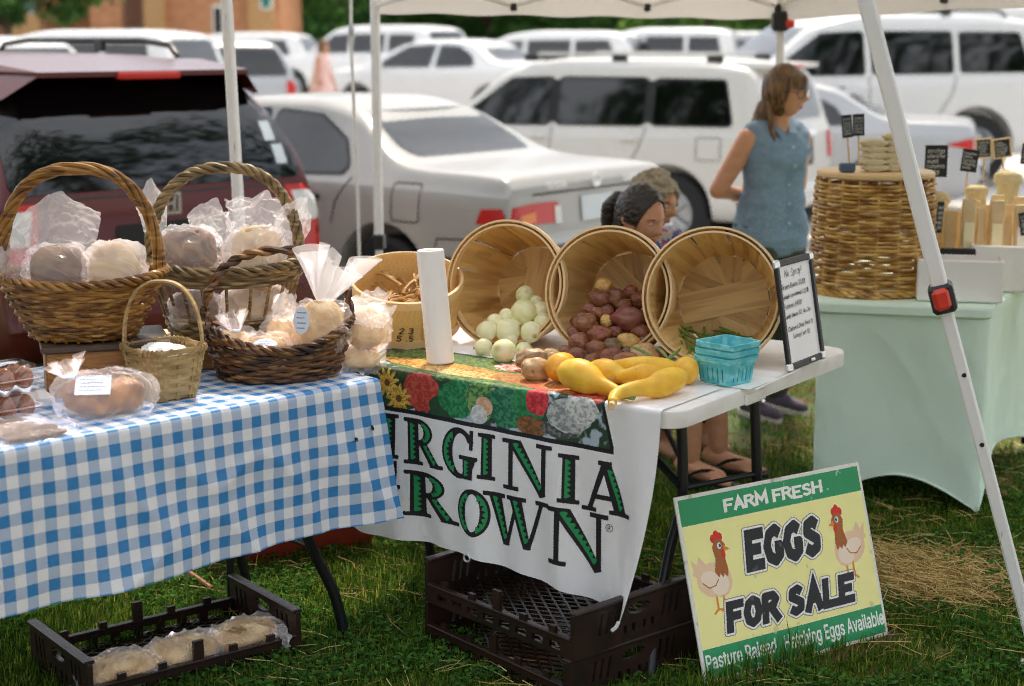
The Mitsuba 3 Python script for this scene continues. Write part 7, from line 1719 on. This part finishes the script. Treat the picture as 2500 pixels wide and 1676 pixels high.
hmap = lambda q, x, y: (.014 + .036 * patch(x, y, 3.1, 8)) * q.uniform(.5, 1.5, len(x))
m1, c1_ = blades(165000, 1, lawn_xy(3.6, 5.6, .19), hmap, lambda q, n: q.uniform(.0026, .0056, n), gcol, .85)
m2, c2_ = blades(80000, 2, lawn_xy(5.5, 8.6, .34), hmap, lambda q, n: q.uniform(.003, .006, n), gcol, .75)
def near_sign(q, n):
    u = q.random(n) ** 1.5; x = .44 + .66 * u + q.normal(0, .02, n); y = 3.80 + .46 * u + q.normal(-.035, .03, n); return x, y
m3_, c3_ = blades(620, 3, near_sign, lambda q, x, y: q.uniform(.03, .085, len(x)) * (1 + .7 * np.exp(-((x - .72) / .1) ** 2)) * (1 - .72 * np.clip((x - .75) * 3, 0, 1)), lambda q, n: q.uniform(.003, .0055, n), gcol, .45)
gk = thing('grass', 'tufted green grass over the market ground', 'grass', kind='stuff')
part(gk, 'blades', m1, 'leaf', False, kind='stuff', color=c1_); part(gk, 'blades', m2, 'leaf', False, kind='stuff', color=c2_); part(gk, 'blades', m3_, 'leaf', False, kind='stuff', color=c3_)
def weeds(n, seed, xf):
    q = np.random.default_rng(seed); x, y = xf(q, n); m_ = patch(x, y, 4.0, 40) > .5; x, y = x[m_], y[m_]; n = len(x)
    z = ground_z(x, y) + lumps(x, y) + q.uniform(.008, .035, n); c = np.stack([x, y, z], 1)
    a = q.uniform(0, 2 * PI, n); t = q.normal(0, .35, (n, 2)); u = unit(np.stack([np.cos(a), np.sin(a), t[:, 0]], 1)); w = unit(np.stack([-np.sin(a), np.cos(a), t[:, 1]], 1)); s = q.uniform(.005, .011, (n, 1))
    v = np.stack([c - u * s, c - u * s * .1 + w * s * .8, c + u * s, c - u * s * .1 - w * s * .8], 1).reshape(-1, 3); k4 = np.arange(n)[:, None] * 4
    col = np.array([lin('#4a7434'), lin('#5d8a40'), lin('#3c6230')])[q.integers(0, 3, n)] * q.uniform(.8, 1.3, (n, 1))
    return tm(v, np.vstack([k4 + [0, 1, 2], k4 + [0, 2, 3]])), np.repeat(np.clip(col, 0, 1), 4, 0)
m4_, c4_ = weeds(70000, 9, lawn_xy(3.6, 6.0, .20)); part(gk, 'clover', m4_, 'leaf', False, kind='stuff', color=c4_)
def straw(n, seed, xf, L=(.05, .16), r=.0011):
    q = np.random.default_rng(seed); x, y = xf(q, n); n = len(x)
    z = ground_z(x, y) + lumps(x, y) + q.uniform(.002, .03, n); a = q.uniform(0, PI, n); l = q.uniform(*L, n) / 2
    d = np.stack([np.cos(a), np.sin(a), q.normal(0, .12, n)], 1); s = np.stack([-np.sin(a), np.cos(a), a * 0], 1); up = np.array([0, 0, 1.0])
    c = np.stack([x, y, z], 1); b = s * (q.normal(0, .15, n) * l)[:, None] + up * (q.uniform(0, .12, n) * l)[:, None]
    P = [c - d * l[:, None], c + b, c + d * l[:, None]]; v = []
    for p_ in P: v += [p_ + s * r, p_ - s * r * .5 + up * r, p_ - s * r * .5 - up * r]
    v = np.stack(v, 1).reshape(-1, 3); k9 = np.arange(n)[:, None] * 9; f = []
    for i in (0, 3):
        for j in range(3):
            j2 = (j + 1) % 3; f += [k9 + [i + j, i + j2, i + 3 + j2], k9 + [i + j, i + 3 + j2, i + 3 + j]]
    col = np.array([lin('#c2a866'), lin('#a88c4e'), lin('#d4bd83'), lin('#8d7440')])[q.integers(0, 4, n)]
    return tm(v, np.vstack(f)), np.repeat(col, 9, 0)
sk = thing('straw', 'loose dry straw strewn through the grass, thickest behind the egg sign', 'straw', kind='stuff')
def pile(q, n): x, y = 1.28 + q.normal(0, .14, n), 4.68 + q.normal(0, .13, n); return x, y
def strewn(q, n):
    y = q.uniform(3.6, 6.5, n); x = (q.random(n) * 2 - 1) * (.35 * y + .2); m = patch(x, y, 1.7, 15) > .46; return x[m], y[m]
for fn, n_, sd in ((pile, 2600, 31), (strewn, 3000, 32)):
    m_, c_ = straw(n_, sd, fn); part(sk, 'stalks', m_, 'vcol', False, kind='stuff', color=c_)
